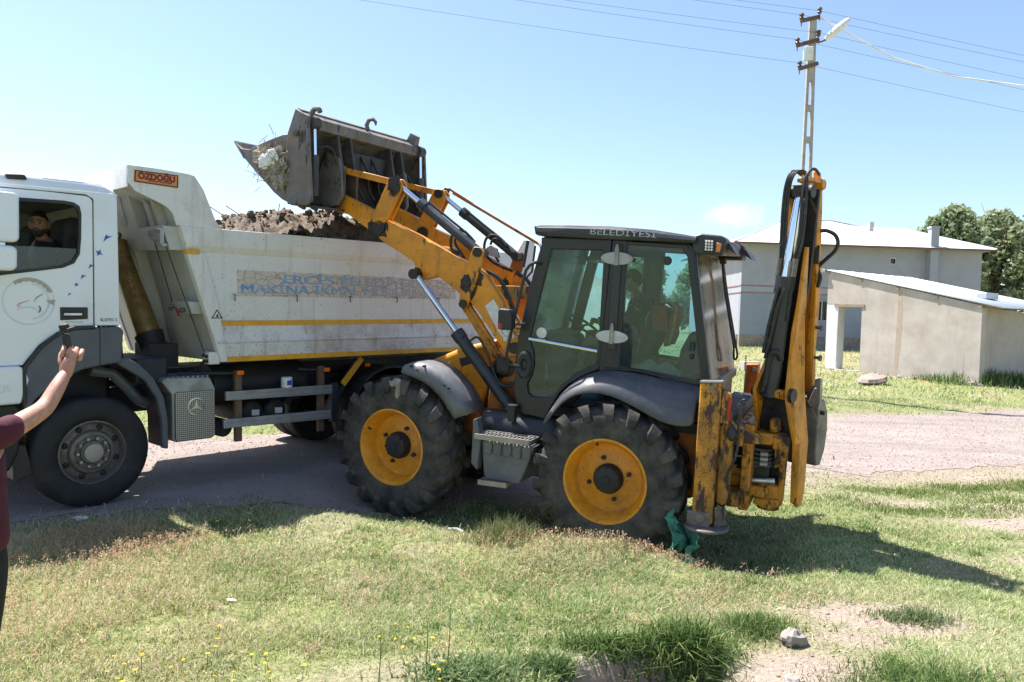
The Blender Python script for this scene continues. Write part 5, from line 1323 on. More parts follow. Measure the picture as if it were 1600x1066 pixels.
# ---- fenders
fo = [(2.26, 1.515), (2.25, 1.575), (2.15, 1.615), (2.03, 1.625), (1.92, 1.605), (1.80, 1.555), (1.70, 1.49), (1.60, 1.40), (1.52, 1.29), (1.445, 1.175)]
fi = [(1.60, 1.105), (1.66, 1.17), (1.74, 1.275), (1.84, 1.365), (1.95, 1.43), (2.08, 1.475), (2.2, 1.495)]
for sy in (1, -1):
    # curved hood of the fender with a rounded outer skirt
    kk = 10; vs = []; fs = []
    for i in range(kk):
        o_ = Vector(fo[i]); q = i / (kk - 1); j = q * (len(fi) - 1); j0 = min(int(j), len(fi) - 2); fi_r = fi[::-1]
        n_ = Vector(fi_r[j0]).lerp(Vector(fi_r[j0 + 1]), j - j0)
        for (y_, w_) in ((0.70, 0.0), (0.98, 0.0), (1.045, 0.10), (1.07, 0.35), (1.075, 0.7), (1.07, 1.0)):
            p_ = o_.lerp(n_, w_); vs.append((p_.x, y_ * sy, p_.y))
    for i in range(kk - 1):
        for j in range(5): fs.append((i * 6 + j, i * 6 + j + 1, i * 6 + 7 + j, i * 6 + 6 + j))
    f_ = MB().add(vs, fs).build("front_fender", "fender_grey", JC, smooth=60)
    so_ = f_.modifiers.new("th", 'SOLIDIFY'); so_.thickness = 0.018; so_.offset = 0
    if sy > 0:
        mb = MB()
        for (x_, z_) in ((2.13, 1.585), (2.05, 1.555), (1.73, 1.43), (1.68, 1.405), (1.98, 1.60)): mb.cyl((x_, 1.04, z_), (x_, 1.09, z_), 0.011, n=8)
        mb.build("rivet", "hose_black", f_)
    # rear fender: bulging from the cab side out over the tyre
    L = [(0.66, 1.17), (0.60, 1.225), (0.52, 1.35), (0.42, 1.455), (0.27, 1.525), (0.10, 1.54), (-0.09, 1.50), (-0.29, 1.415), (-0.47, 1.335), (-0.60, 1.315), (-0.77, 1.33)]
    U = [(0.70, 1.20), (0.66, 1.29), (0.58, 1.45), (0.46, 1.585), (0.30, 1.69), (0.12, 1.735), (-0.08, 1.735), (-0.28, 1.72), (-0.46, 1.70), (-0.62, 1.685), (-0.80, 1.67)]
    vs = []; fs = []; m_ = 9
    for i in range(len(L)):
        u_ = Vector((U[i][0], 0.79, U[i][1])); l_ = Vector((L[i][0], 1.09, L[i][1]))
        c_ = Vector(((U[i][0] + L[i][0]) / 2, 1.07, U[i][1] * 0.82 + L[i][1] * 0.18))
        for j in range(m_):
            q = j / (m_ - 1); p_ = u_ * (1 - q) ** 2 + c_ * 2 * q * (1 - q) + l_ * q * q
            vs.append((p_.x, p_.y * sy, p_.z))
    for i in range(len(L) - 1):
        for j in range(m_ - 1): fs.append((i * m_ + j, i * m_ + j + 1, (i + 1) * m_ + j + 1, (i + 1) * m_ + j))
    f_ = MB().add(vs, fs).build("rear_fender", "rear_fender_grey", JC, smooth=70)
    so_ = f_.modifiers.new("th", 'SOLIDIFY'); so_.thickness = 0.022; so_.offset = -1 if sy > 0 else 1
    sb = f_.modifiers.new("sub", 'SUBSURF'); sb.levels = 1; sb.render_levels = 1
    MB().prism([(0.62, 1.2), (0.42, 1.45), (0.1, 1.56), (-0.3, 1.45), (-0.8, 1.3), (-0.8, 1.7), (0.5, 1.7), (0.7, 1.3)], 0.60 * sy, 0.66 * sy).build("wheel_housing", "chassis_dark", JC)
# ---- side tank, step box
MB().cyl((1.42, 0.70, 1.03), (0.55, 0.70, 1.03), 0.155, n=28).box((1.0, 0.55, 0.95), (0.9, 0.25, 0.4)).build("side_tank", "navy_dark", JC)
sb_ = MB().holed([(1.30, 0.92), (1.27, 0.62), (1.25, 0.545), (0.87, 0.55), (0.83, 0.66), (0.76, 0.86), (0.74, 0.93)], [], 0.72, 1.04).build("step_box", "fender_grey", JC, bevel=0.012)
mb = MB()
for i in range(5):
    x0 = 1.275 - 0.1 * i - (0.004 * i); mb.prism([(x0, 0.93), (x0 - 0.092, 0.935), (x0 - 0.095, 0.875), (x0 - 0.088, 0.79), (x0 - 0.004, 0.80), (x0, 0.87)], 1.02, 1.062)
mb.build("box_rib", "fender_grey", sb_, bevel=0.014)
for (z_, x0, x1, y0, y1) in ((0.975, 1.34, 0.76, 0.80, 1.13), (0.515, 1.29, 0.98, 0.86, 1.10)):
    mb = MB(); mb.bar((x0, y1, z_), (x1, y1, z_ + 0.012), 0.025, 0.05); mb.bar((x0, y0, z_), (x1, y0, z_ + 0.012), 0.025, 0.05)
    nt = 14 if x1 < 0.9 else 9
    for i in range(nt + 1): mb.box((x0 + (x1 - x0) * i / nt, (y0 + y1) / 2, z_ + 0.012 * i / nt), (0.012, y1 - y0, 0.035))
    for yy in (0.3, 0.6): mb.bar((x0, y0 + (y1 - y0) * yy, z_ + 0.012), (x1, y0 + (y1 - y0) * yy, z_ + 0.022), 0.012, 0.025)
    mb.build("step_tread", "steel_worn", sb_)
MB().prism([(1.36, 1.14), (1.40, 1.12), (1.40, 0.68), (1.33, 0.62), (1.31, 0.9), (1.33, 1.0)], 0.95, 1.06).build("tank_bracket", "fender_grey", JC, bevel=0.006)
MB().cyl((1.06, 0.87, 1.12), (1.06, 0.87, 1.27), 0.045, n=18).lathe([(0.05, 0), (0.05, 0.02), (0, 0.025)], (1.06, 0.87, 1.265), 18, 'z').build("filler_cap", "black_plastic", JC)
MB().prism([(0.80, 0.62), (0.72, 0.9), (0.55, 0.9), (0.5, 0.62)], 0.6, 0.95).build("step_back", "chassis_dark", JC)

# ---- cab
def cab_y(z): return 0.80
front_outer = [(0.865, 2.965), (0.925, 2.73), (1.00, 2.38), (1.075, 1.96), (1.095, 1.70), (1.09, 1.45), (1.03, 1.20), (0.74, 1.17), (0.675, 1.30), (0.60, 1.44), (0.50, 1.55), (0.40, 1.62), (0.21, 1.72), (0.17, 2.965)]
door_hole = [(0.775, 2.845), (0.26, 2.855), (0.243, 2.835), (0.238, 1.82), (0.25, 1.775), (0.33, 1.735), (0.47, 1.645), (0.58, 1.53), (0.665, 1.415), (0.70, 1.388), (0.885, 1.378), (0.935, 1.41), (0.95, 1.50), (0.905, 1.60), (0.89, 1.70), (0.905, 1.83), (0.955, 1.95)]
rear_outer = [(0.025, 2.955), (-0.535, 2.94), (-0.60, 2.86), (-0.815, 1.70), (-0.72, 1.665), (-0.30, 1.715), (0.035, 1.735)]
rear_hole = [(0.012, 2.915), (-0.495, 2.90), (-0.545, 2.83), (-0.752, 1.745), (-0.70, 1.715), (-0.30, 1.755), (0.025, 1.775)]
for sy in (1, -1):
    a_, b_ = sorted((0.745 * sy, 0.805 * sy))
    d_ = MB().holed(front_outer, [door_hole], a_, b_).build("cab_door", "cab_black", JC, bevel=0.014, segs=3)
    MB().prism([(door_hole[0][0] + 0.012, 2.86), (0.235, 2.87), (0.225, 1.80), (0.24, 1.765), (0.46, 1.632), (0.575, 1.515), (0.66, 1.40), (0.70, 1.372), (0.895, 1.362), (0.95, 1.40), (0.965, 1.50), (0.92, 1.60), (0.905, 1.70), (0.92, 1.83), (0.968, 1.95)], 0.770 * sy, 0.775 * sy).build("door_glass", "cab_glass", d_)
    if sy > 0:
        gb = MB().tube([(0.955, 0.80, 1.955), (0.6, 0.80, 1.925), (0.24, 0.80, 1.895)], 0.017, 8).build("grab_bar", "chrome", d_)
        MB().lathe([(0.075, 0.0), (0.10, 0.01), (0.105, 0.035), (0.085, 0.05), (0.05, 0.045), (0.03, 0.02), (0, 0.02)], (0, 0, 0), 24).xf(Matrix.Translation((0.985, 0.79, 1.69)) @ Matrix.Diagonal((0.75, 1, 1.35, 1))).build("door_handle", "black_plastic", d_)
        MB().lathe([(0.0, 0.004), (0.052, 0.004), (0.055, 0.0)], (0, 0, 0), 24).xf(Matrix.Translation((0.835, 0.777, 2.02))).build("round_sticker", "white_label", d_)
    p_ = MB().prism([(0.17, 2.965), (0.02, 2.965), (0.012, 1.70), (0.225, 1.70)], *sorted((0.72 * sy, 0.798 * sy))).build("cab_pillar", "cab_black", JC, bevel=0.012)
    w_ = MB().holed(rear_outer, [rear_hole], *sorted((0.755 * sy, 0.80 * sy))).build("quarter_window_frame", "cab_black", JC, bevel=0.008)
    MB().prism([(0.02, 2.925), (-0.50, 2.91), (-0.553, 2.835), (-0.762, 1.74), (-0.70, 1.705), (-0.30, 1.745), (0.03, 1.765)], 0.783 * sy, 0.789 * sy).build("quarter_glass", "cab_glass", w_)
    MB().prism([(-0.535, 2.965), (-0.612, 2.90), (-0.845, 1.66), (-0.80, 1.64), (-0.74, 1.9)], *sorted((0.715 * sy, 0.795 * sy))).build("rear_pillar", "cab_black", JC, bevel=0.012)
    if sy > 0:
        MB().lathe([(0, 0.02), (0.035, 0.02), (0.042, 0.0)], (-0.365, 0.789, 2.785), 18).build("latch_knob", "black_plastic", w_)
        MB().tube([(-0.65, 0.80, 2.06), (-0.655, 0.81, 1.98)], [0.022, 0.024], 10).ball((-0.655, 0.805, 1.925), (0.02, 0.02, 0.024), 10, 8).build("window_latch", "black_plastic", w_)
        for zc, mt in ((2.785, "guard_alu"), (2.045, "hinge_steel")):
            po = [(0.105 + 0.158 * math.cos(2 * PI * i / 24) * (1.0), zc + 0.062 * math.sin(2 * PI * i / 24) * (1.0)) for i in range(24)]
            hg = MB().prism(po, 0.812, 0.826).build("hinge_plate", mt, JC, bevel=0.005)
            MB().box((0.105, 0.834, zc + 0.02), (0.036, 0.02, 0.17)).cyl((0.105, 0.836, zc - 0.06), (0.105, 0.836, zc + 0.13), 0.014, n=10).build("hinge_knuckle", "steel_worn", hg)
        MB().box((0.105, 0.805, 2.42), (0.085, 0.02, 1.0)).build("pillar_strip", "roof_grey", p_, bevel=0.008)
        MB().tube([(0.15, 0.80, 1.735), (-0.15, 0.805, 1.745), (-0.40, 0.805, 1.715), (-0.62, 0.80, 1.665)], 0.014, 6).build("seal_strip", "hose_black", w_)
MB().box((1.0, 0, 1.24), (0.12, 1.5, 0.13)).build("cab_sill", "cab_black", JC)
# windscreen and front lower glass
def plane_quad(x0, z0, x1, z1, y, t=0.006):
    return MB().add([(x0, -y, z0), (x0, y, z0), (x1, y, z1), (x1, -y, z1), (x0 - t, -y, z0), (x0 - t, y, z0), (x1 - t, y, z1), (x1 - t, -y, z1)], [(0, 1, 2, 3), (7, 6, 5, 4), (0, 4, 5, 1), (1, 5, 6, 2), (2, 6, 7, 3), (3, 7, 4, 0)])
plane_quad(0.90, 2.88, 1.075, 1.97, 0.74).build("windscreen", "screen_glass", JC)
plane_quad(0.885, 2.94, 0.925, 2.73, 0.74, 0.004).build("sun_band", "green_glass", JC)
plane_quad(1.075, 1.95, 1.05, 1.30, 0.74).build("lower_windscreen", "cab_glass", JC)
for (xx, zz) in ((1.075, 1.96), (0.88, 2.93)): MB().bar((xx, -0.75, zz), (xx, 0.75, zz), 0.055, 0.06, (1, 0, 0)).build("front_crossbar", "cab_black", JC, bevel=0.008)
# front wiper
MB().tube([(1.08, 0.1, 1.98), (1.05, 0.16, 2.15), (1.0, 0.22, 2.42)], 0.010, 6).build("front_wiper", "hose_black", JC)
# rear window
plane_quad(-0.612, 2.87, -0.835, 1.70, 0.72).build("rear_window", "rear_glass", JC)
for (xx, zz) in ((-0.60, 2.91), (-0.84, 1.66)): MB().bar((xx, -0.75, zz), (xx, 0.75, zz), 0.055, 0.08, (1, 0, 0)).build("rear_crossbar", "cab_black", JC, bevel=0.008)
MB().box((-0.80, 0, 1.47), (0.06, 1.5, 0.36)).build("rear_panel", "roof_grey", JC, bevel=0.01)
wp = MB().tube([(-0.69, -0.30, 2.86), (-0.74, -0.31, 2.55), (-0.84, -0.32, 2.12), (-0.875, -0.33, 1.95)], 0.014, 6).tube([(-0.69, -0.34, 2.86), (-0.76, -0.36, 2.5), (-0.87, -0.36, 2.05), (-0.91, -0.36, 1.87), (-0.88, -0.36, 1.84), (-0.865, -0.36, 2.0)], 0.011, 6)
wp.build("rear_wiper", "hose_black", JC)
MB().box((-0.70, -0.32, 2.84), (0.06, 0.09, 0.07)).build("wiper_motor", "black_plastic", JC, bevel=0.01)
# roof: rounded shell
vs = []; fs = []
sec = [(-0.845, 0.0), (-0.862, 0.35), (-0.85, 0.75), (-0.80, 1.0), (-0.5, 1.12), (0, 1.16), (0.5, 1.12), (0.80, 1.0), (0.85, 0.75), (0.862, 0.35), (0.845, 0.0)]
stn = [(0.945, 3.055, 3.065), (0.935, 2.985, 3.07), (0.90, 2.97, 3.075), (0.60, 2.965, 3.082), (0.20, 2.96, 3.085), (-0.20, 2.958, 3.065), (-0.50, 2.955, 3.03), (-0.62, 2.955, 3.012)]
for (x_, zb_, ztp) in stn:
    for (y_, k_) in sec: vs.append((x_, y_, zb_ + (ztp - zb_) * k_))
m_ = len(sec)
for i in range(len(stn) - 1):
    for j in range(m_): fs.append((i * m_ + j, i * m_ + (j + 1) % m_, (i + 1) * m_ + (j + 1) % m_, (i + 1) * m_ + j))
fs.append(tuple(range(m_))); fs.append(tuple(range((len(stn) - 1) * m_, len(stn) * m_))[::-1])
rf = MB().add(vs, fs).build("cab_roof", "roof_grey", JC, smooth=40, bevel=0.006)
text_mesh("lettering", "BELEDİYESİ", 0.078, side_M(0.37, 0.8665, 3.0, R(-1.0)), "pale_print", rf, fit=0.63)
# rear roof lamp housing
for sy in (1, -1):
    a_, b_ = sorted((0.50 * sy, 0.80 * sy))
    hs = MB().prism([(-0.58, 3.02), (-0.66, 3.045), (-0.84, 3.03), (-0.88, 2.99), (-0.86, 2.86), (-0.62, 2.855), (-0.58, 2.90)], a_, b_).build("lamp_housing", "roof_grey", JC, bevel=0.015)
    MB().prism([(-0.85, 2.985), (-0.90, 2.96), (-0.965, 2.865), (-0.86, 2.93)], a_ - 0.1, b_ - 0.12 if sy > 0 else b_).build("lamp_hood", "black_plastic", hs)
    if sy > 0:
        wl_ = MB().box((-0.735, 0.806, 2.935), (0.09, 0.02, 0.105)).build("work_light", "chassis_dark", JC, bevel=0.006)
        mb = MB()
        for i in range(3):
            for j in range(4): mb.ball((-0.71 - 0.025 * i, 0.816, 2.90 + 0.024 * j), (0.011, 0.005, 0.011), 8, 6)
        mb.build("led", "white_label", wl_)
        MB().prism([(-0.80, 2.97), (-0.845, 2.955), (-0.83, 2.88), (-0.795, 2.885)], 0.79, 0.812).build("indicator_lamp", "sign_orange", hs, bevel=0.005)
MB().box((-0.72, 0, 2.955), (0.25, 1.0, 0.12)).build("roof_rear_panel", "roof_grey", JC, bevel=0.02)
# handrail and mirror
MB().tube([(0.86, 0.79, 2.70), (0.90, 0.85, 2.712), (0.95, 0.87, 2.69), (0.985, 0.87, 2.65), (1.02, 0.87, 2.55), (1.15, 0.87, 1.85), (1.145, 0.87, 1.74), (1.11, 0.87, 1.685), (1.02, 0.83, 1.675)], 0.016, 10).build("handrail", "black_plastic", JC)
mr2 = MB().prism([(1.205, 2.225), (1.18, 2.245), (1.085, 2.24), (1.06, 2.20), (1.05, 2.06), (1.07, 2.04), (1.175, 2.035), (1.20, 2.06)], 0.93, 1.04).build("side_mirror", "black_plastic", JC, bevel=0.025, segs=3)
MB().tube([(1.08, 0.9, 2.09), (1.0, 0.82, 2.10)], 0.012, 6).tube([(1.06, 0.9, 2.055), (0.98, 0.83, 2.035)], 0.007, 6).build("mirror_arm", "black_plastic", JC)
MB().prism([(1.19, 2.10), (1.15, 2.10), (1.15, 2.04), (1.19, 2.04)], 1.035, 1.046).build("reflector", "red_lens", mr2)
MB().tube([(1.02, 0.62, 2.88), (1.04, 0.62, 2.62), (1.10, 0.62, 2.55)], 0.012, 6).tube([(1.12, 0.58, 2.93), (1.155, 0.58, 2.66)], 0.018, 8).build("far_handrail", "black_plastic", JC)
# interior
st_ = MB().box((0.12, 0, 1.80), (0.5, 0.5, 0.16)).build("seat", "seat_cloth", JC, bevel=0.05, segs=3)
MB().prism([(-0.10, 1.82), (-0.22, 2.05), (-0.28, 2.30), (-0.18, 2.34), (-0.10, 2.25), (-0.02, 1.85)], -0.24, 0.24).build("backrest", "seat_cloth", st_, bevel=0.05, segs=3)
MB().box((0.12, 0, 1.50), (0.4, 0.4, 0.46)).build("seat_base", "chassis_dark", JC)
MB().prism([(-0.30, 1.3), (-0.78, 1.3), (-0.76, 1.95), (-0.60, 2.10), (-0.45, 2.10), (-0.36, 1.9)], -0.70, -0.12).build("backhoe_console", "cab_black", JC, bevel=0.05, segs=3)
MB().prism([(0.95, 1.3), (1.02, 1.9), (0.90, 2.02), (0.70, 1.98), (0.66, 1.80), (0.78, 1.7), (0.80, 1.3)], -0.2, 0.2).build("dashboard", "cab_inside", JC, bevel=0.04, segs=3)
mb = MB(); pts = []
for i in range(25):
    a_ = 2 * PI * i / 24; pts.append((0.66 + 0.17 * math.sin(a_), 0.20 * math.cos(a_), 2.08 + 0.10 * math.sin(a_)))
mb.tube(pts, 0.015, 6).tube([(0.66, 0, 2.08), (0.78, 0, 1.9)], 0.02, 6).tube([(0.66, -0.19, 2.08), (0.66, 0.19, 2.08)], 0.012, 6)
mb.build("steering_wheel", "black_plastic", JC)
MB().box((0.45, -0.55, 1.75), (0.7, 0.16, 0.5)).build("side_console", "cab_inside", JC, bevel=0.04)
MB().tube([(0.5, 0.3, 1.6), (0.62, 0.3, 1.95)], 0.012, 6).ball((0.62, 0.3, 1.98), 0.03, 10, 8).build("control_lever", "black_plastic", JC)
MB().prism([(0.72, 2.80), (0.25, 2.83), (0.28, 2.79), (0.60, 2.755)], -0.5, 0.3).build("sun_visor", "roof_grey", JC)
MB().box((0.15, 0, 2.94), (1.4, 1.48, 0.03)).build("headlining", "cab_inside", JC)

# ---- loader arms, levers, rams
arm = [(3.50, 3.395), (3.42, 3.36), (3.02, 3.20), (2.91, 3.13), (2.44, 2.95), (2.03, 2.76), (1.80, 2.655), (1.70, 2.625), (1.60, 2.55), (1.42, 2.34), (1.22, 2.05), (1.13, 1.93), (1.12, 1.82), (1.18, 1.74), (1.28, 1.72),
       (1.36, 1.80), (1.62, 2.12), (1.77, 2.27), (1.90, 2.345), (1.95, 2.385), (2.17, 2.515), (2.35, 2.465), (2.41, 2.495), (2.48, 2.66), (2.86, 2.85), (3.10, 3.0), (3.36, 3.15), (3.44, 3.165), (3.58, 3.20), (3.60, 3.30)]
for sy in (1, -1):
    yi, yo = 0.41 * sy, 0.535 * sy
    A = MB().prism(arm, *sorted((yi, yo))).build("loader_arm", "yellow_paint", JC, bevel=0.008)
    if sy > 0:
        MB().prism([(1.585, 2.23), (1.49, 2.31), (1.30, 2.06), (1.22, 1.94), (1.24, 1.915), (1.27, 1.93), (1.30, 1.885), (1.345, 1.88), (1.36, 1.93), (1.40, 1.955)], 0.535, 0.538).build("peeled_sticker", "white_label", A)
        MB().holed([(2.44, 2.67), (2.47, 2.52), (2.15, 2.545), (2.12, 2.60)], [], 0.535, 0.5395).build("gusset_plate", "yellow_paint", A)
        text_mesh("lettering", "4CX", 0.11, side_M(1.43, 0.5385, 2.04, R(-52)), "grey_print", A, fit=0.2)
    mb = MB()
    for (x_, z_, r_) in ((2.93, 3.02, 0.075), (2.42, 2.545, 0.05), (1.22, 1.82, 0.06), (3.53, 3.29, 0.055)): mb.cyl((x_, 0.39 * sy, z_), (x_, 0.56 * sy, z_), r_, n=18)
    mb.ball((2.95, 0.535 * sy, 3.01), (0.13, 0.012, 0.11), 12, 8, 0.5, 2.0, 2.0 + sy).ball((1.77, 0.535 * sy, 2.42), (0.07, 0.010, 0.15), 12, 8, 0.5, 2.2, 4.0 + sy).ball((1.72, 0.535 * sy, 2.52), (0.10, 0.010, 0.09), 12, 8, 0.5, 2.2, 6.0 + sy)
    mb.build("pivot_grease", "grease", A)
    # bell crank standing on the arm, link to the bucket
    bc = MB()
    for ys in (0.44, 0.53): bc.prism([(2.815, 3.56), (2.70, 3.555), (2.655, 3.50), (2.66, 3.42), (2.82, 3.10), (2.90, 3.04), (3.02, 3.08), (3.02, 3.15)], *sorted((ys * sy, (ys + 0.03) * sy)))
    bc = bc.build("bell_crank", "yellow_paint", JC, bevel=0.006)
    MB().cyl((2.745, 0.41 * sy, 3.50), (2.745, 0.59 * sy, 3.50), 0.052, n=18).ball((2.74, 0.575 * sy, 3.48), (0.085, 0.015, 0.10), 10, 8, 0.5, 2, 1.0).build("pivot_grease", "grease", bc)
    MB().bar((3.50, 0.50 * sy, 3.655), (2.745, 0.50 * sy, 3.505), 0.055, 0.072).cyl((3.50, 0.44 * sy, 3.655), (3.50, 0.56 * sy, 3.655), 0.05, n=16).build("bucket_link", "yellow_paint", JC, bevel=0.006)
    # tilt ram
    p0, p1, pm = Vector((2.745, 0.50 * sy, 3.50)), Vector((1.70, 0.50 * sy, 2.79)), Vector((2.45, 0.50 * sy, 3.30))
    tr_ = MB().cyl(pm, p1, 0.052, n=20).cyl(pm, pm + (p1 - pm).normalized() * 0.09, 0.062, n=20).build("tilt_ram", "roof_grey", JC)
    MB().cyl(p0, pm, 0.030, n=16).build("ram_rod", "chrome", tr_)
    MB().tube([(2.38, 0.44 * sy, 3.32), (2.1, 0.44 * sy, 3.13), (1.85, 0.44 * sy, 2.96), (1.78, 0.46 * sy, 2.86)], 0.014, 6).build("ram_pipe", "hose_black", tr_)
    # rear lever and levelling link
    lv_ = MB()
    for ys in (0.54,): lv_.prism([(1.755, 2.80), (1.735, 2.845), (1.66, 2.845), (1.615, 2.80), (1.64, 2.64), (1.735, 2.34), (1.78, 2.20), (1.86, 2.20), (1.875, 2.28), (1.86, 2.49)], *sorted((ys * sy, (ys + 0.035) * sy)))
    lv_ = lv_.build("tilt_lever", "yellow_paint" if sy > 0 else "orange_paint", JC, bevel=0.006)
    MB().cyl((1.685, 0.40 * sy, 2.79), (1.685, 0.60 * sy, 2.79), 0.05, n=18).cyl((1.82, 0.44 * sy, 2.24), (1.82, 0.60 * sy, 2.24), 0.045, n=18).cyl((1.79, 0.40 * sy, 2.47), (1.79, 0.60 * sy, 2.47), 0.05, n=18).ball((1.80, 0.577 * sy, 2.45), (0.06, 0.01, 0.09), 10, 8, 0.5, 2, 3.0).build("pivot_grease", "grease", lv_)
    MB().bar((1.83, 0.49 * sy, 2.22), (1.35, 0.49 * sy, 1.62), 0.05, 0.105).bar((1.83, 0.52 * sy, 2.22), (1.35, 0.52 * sy, 1.62), 0.012, 0.03).build("levelling_link", "greasy_yellow", JC, bevel=0.006)
    MB().cyl((1.33, 0.44 * sy, 1.62), (1.33, 0.56 * sy, 1.62), 0.07, n=18).ball((1.34, 0.53 * sy, 1.60), (0.12, 0.03, 0.11), 12, 8, 0.45, 2, 5.0).build("pivot_grease", "grease", JC)
    # lift ram
    q0, q1, qm = Vector((2.40, 0.60 * sy, 2.515)), Vector((1.17, 0.60 * sy, 1.17)), Vector((1.80, 0.60 * sy, 1.95))
    qm = q0.lerp(q1, 0.43)
    lr_ = MB().cyl(qm, q1, 0.066, n=24).cyl(qm, qm + (q1 - qm).normalized() * 0.10, 0.075, n=24).cyl((1.17, 0.50 * sy, 1.17), (1.17, 0.68 * sy, 1.17), 0.07, n=18).build("lift_ram", "roof_grey", JC)
    MB().cyl(q0, qm, 0.034, n=18).build("ram_rod", "chrome", lr_)
    MB().cyl((2.41, 0.52 * sy, 2.525), (2.41, 0.66 * sy, 2.525), 0.055, n=18).build("ram_eye", "grease", lr_)
    MB().tube([(1.68, 0.66 * sy, 1.86), (1.60, 0.62 * sy, 1.90), (1.50, 0.58 * sy, 1.72), (1.38, 0.6 * sy, 1.50), (1.28, 0.62 * sy, 1.42), (1.16, 0.6 * sy, 1.45)], 0.013, 6).build("ram_hose", "hose_black", lr_)
    # hoses arched along the arm
    hz = MB()
    hz.tube([(1.80, 0.42 * sy, 2.90), (1.95, 0.42 * sy, 3.02), (2.07, 0.42 * sy, 2.98), (2.08, 0.42 * sy, 2.82), (1.95, 0.42 * sy, 2.70), (1.70, 0.40 * sy, 2.62)], 0.017, 7)
    hz.tube([(1.85, 0.45 * sy, 2.93), (1.98, 0.45 * sy, 2.98), (2.02, 0.45 * sy, 2.88), (1.9, 0.44 * sy, 2.72)], 0.015, 7)
    hz.tube([(1.65, 0.39 * sy, 2.60), (1.50, 0.39 * sy, 2.52), (1.38, 0.39 * sy, 2.34), (1.28, 0.39 * sy, 2.1), (1.2, 0.39 * sy, 1.9)], 0.022, 7)
    hz.build("arm_hose", "hose_black", A)
MB().cyl((2.44, -0.44, 2.78), (2.44, 0.44, 2.78), 0.08, n=20).box((1.55, 0, 2.38), (0.18, 0.84, 0.14)).build("arm_cross_tube", "greasy_yellow", JC)
MB().bar((2.64, -0.60, 3.53), (1.45, -0.60, 2.94), 0.022, 0.03).bar((2.70, -0.60, 3.58), (2.36, -0.60, 3.40), 0.018, 0.025).build("level_indicator_rod", "orange_paint", JC)
MB().prism([(2.10, 2.80), (2.06, 2.86), (1.98, 2.91), (1.90, 2.87), (1.86, 2.76)], -0.40, -0.36).build("rod_bracket", "guard_alu", JC, bevel=0.006)
MB().tube([(1.45, -0.55, 2.96), (1.40, -0.5, 2.9), (1.36, -0.45, 2.75), (1.38, -0.4, 2.6)], 0.014, 6).tube([(1.5, 0.2, 1.9), (1.42, 0.3, 1.75), (1.35, 0.35, 1.5), (1.3, 0.4, 1.3)], 0.02, 6).tube([(1.48, 0.55, 1.60), (1.40, 0.57, 1.46), (1.28, 0.58, 1.43), (1.15, 0.57, 1.48), (1.1, 0.55, 1.4)], 0.016, 6).build("tower_hose", "hose_black", JC)

# ---- front bucket (clam type)
def bk(v):  # the bucket hangs slightly askew on the worn pins
    return (v[0] - 0.067 * (1.12 - v[1]), v[1], v[2] + 0.008 * (1.12 - v[1]))
def bbuild(mb, name, mat, parent, bevel=0.006, smooth=35):
    mb.v = [bk(v) for v in mb.v]
    return mb.build(name, mat, parent, bevel=bevel, smooth=smooth)
side_plate = [(3.67, 4.215), (3.505, 4.135), (3.42, 3.25), (3.48, 3.195), (3.74, 3.20), (3.785, 3.66), (3.765, 3.96)]
BKT = bbuild(MB().prism(side_plate, 1.085, 1.12), "bucket", "steel_bucket", JC)
bbuild(MB().prism(side_plate, -1.12, -1.085), "side_plate", "steel_bucket", BKT)
bbuild(MB().prism([(3.665, 4.21), (3.505, 4.13), (3.515, 4.02), (3.62, 3.99), (3.70, 4.08)], -1.085, 1.085), "top_beam", "steel_bucket", BKT)
bbuild(MB().bar((3.65, -1.08, 4.215), (3.65, 1.08, 4.215), 0.05, 0.012, (1, 0, 0.45)), "lit_edge_strip", "steel_worn", BKT, 0)  # lighter strip: the sunlit top edge is painted into its colour
ml = [(3.60, 4.02), (3.66, 3.92), (3.735, 3.72), (3.755, 3.50), (3.70, 3.24), (3.735, 3.22), (3.795, 3.50), (3.775, 3.74), (3.70, 3.94), (3.64, 4.04)]
bbuild(MB().prism(ml, -1.085, 1.085), "back_plate", "steel_dark", BKT, 0.004)
rib = [(3.58, 4.02), (3.52, 4.02), (3.455, 3.72), (3.41, 3.60), (3.405, 3.32), (3.46, 3.235), (3.62, 3.20), (3.72, 3.25), (3.75, 3.5), (3.73, 3.72)]
for yy in (0.60, 0.38, -0.38, -0.60): bbuild(MB().prism(rib, yy - 0.018, yy + 0.018), "rib", "steel_dark", BKT)
for yy in (0.60, -0.66):
    bbuild(MB().prism([(3.64, 3.83), (3.46, 3.76), (3.42, 3.60), (3.40, 3.34), (3.46, 3.24), (3.62, 3.20), (3.72, 3.26), (3.745, 3.55)], yy + 0.02, yy + 0.05), "lug_plate", "steel_bucket", BKT)
bbuild(MB().box((3.60, 0, 3.74), (0.10, 0.72, 0.30)), "hydraulic_block", "grease", BKT, 0.02)
mb = MB()
for q in range(3): bbuild(MB().tube([(3.55, 0.35 - 0.2 * q, 3.85), (3.50, 0.28 - 0.2 * q, 3.68), (3.54, 0.2 - 0.2 * q, 3.5), (3.52, 0.1 - 0.2 * q, 3.36)], 0.016, 6), "bucket_hose", "hose_black", BKT, 0)
for ps in ([(3.55, 0.95, 3.82), (3.50, 0.80, 3.86), (3.50, 0.68, 3.80), (3.48, 0.62, 3.6)], [(3.5, -0.7, 3.75), (3.47, -0.85, 3.6), (3.5, -1.0, 3.5)]): bbuild(MB().tube(ps, 0.014, 6), "bucket_hose", "hose_black", BKT, 0)
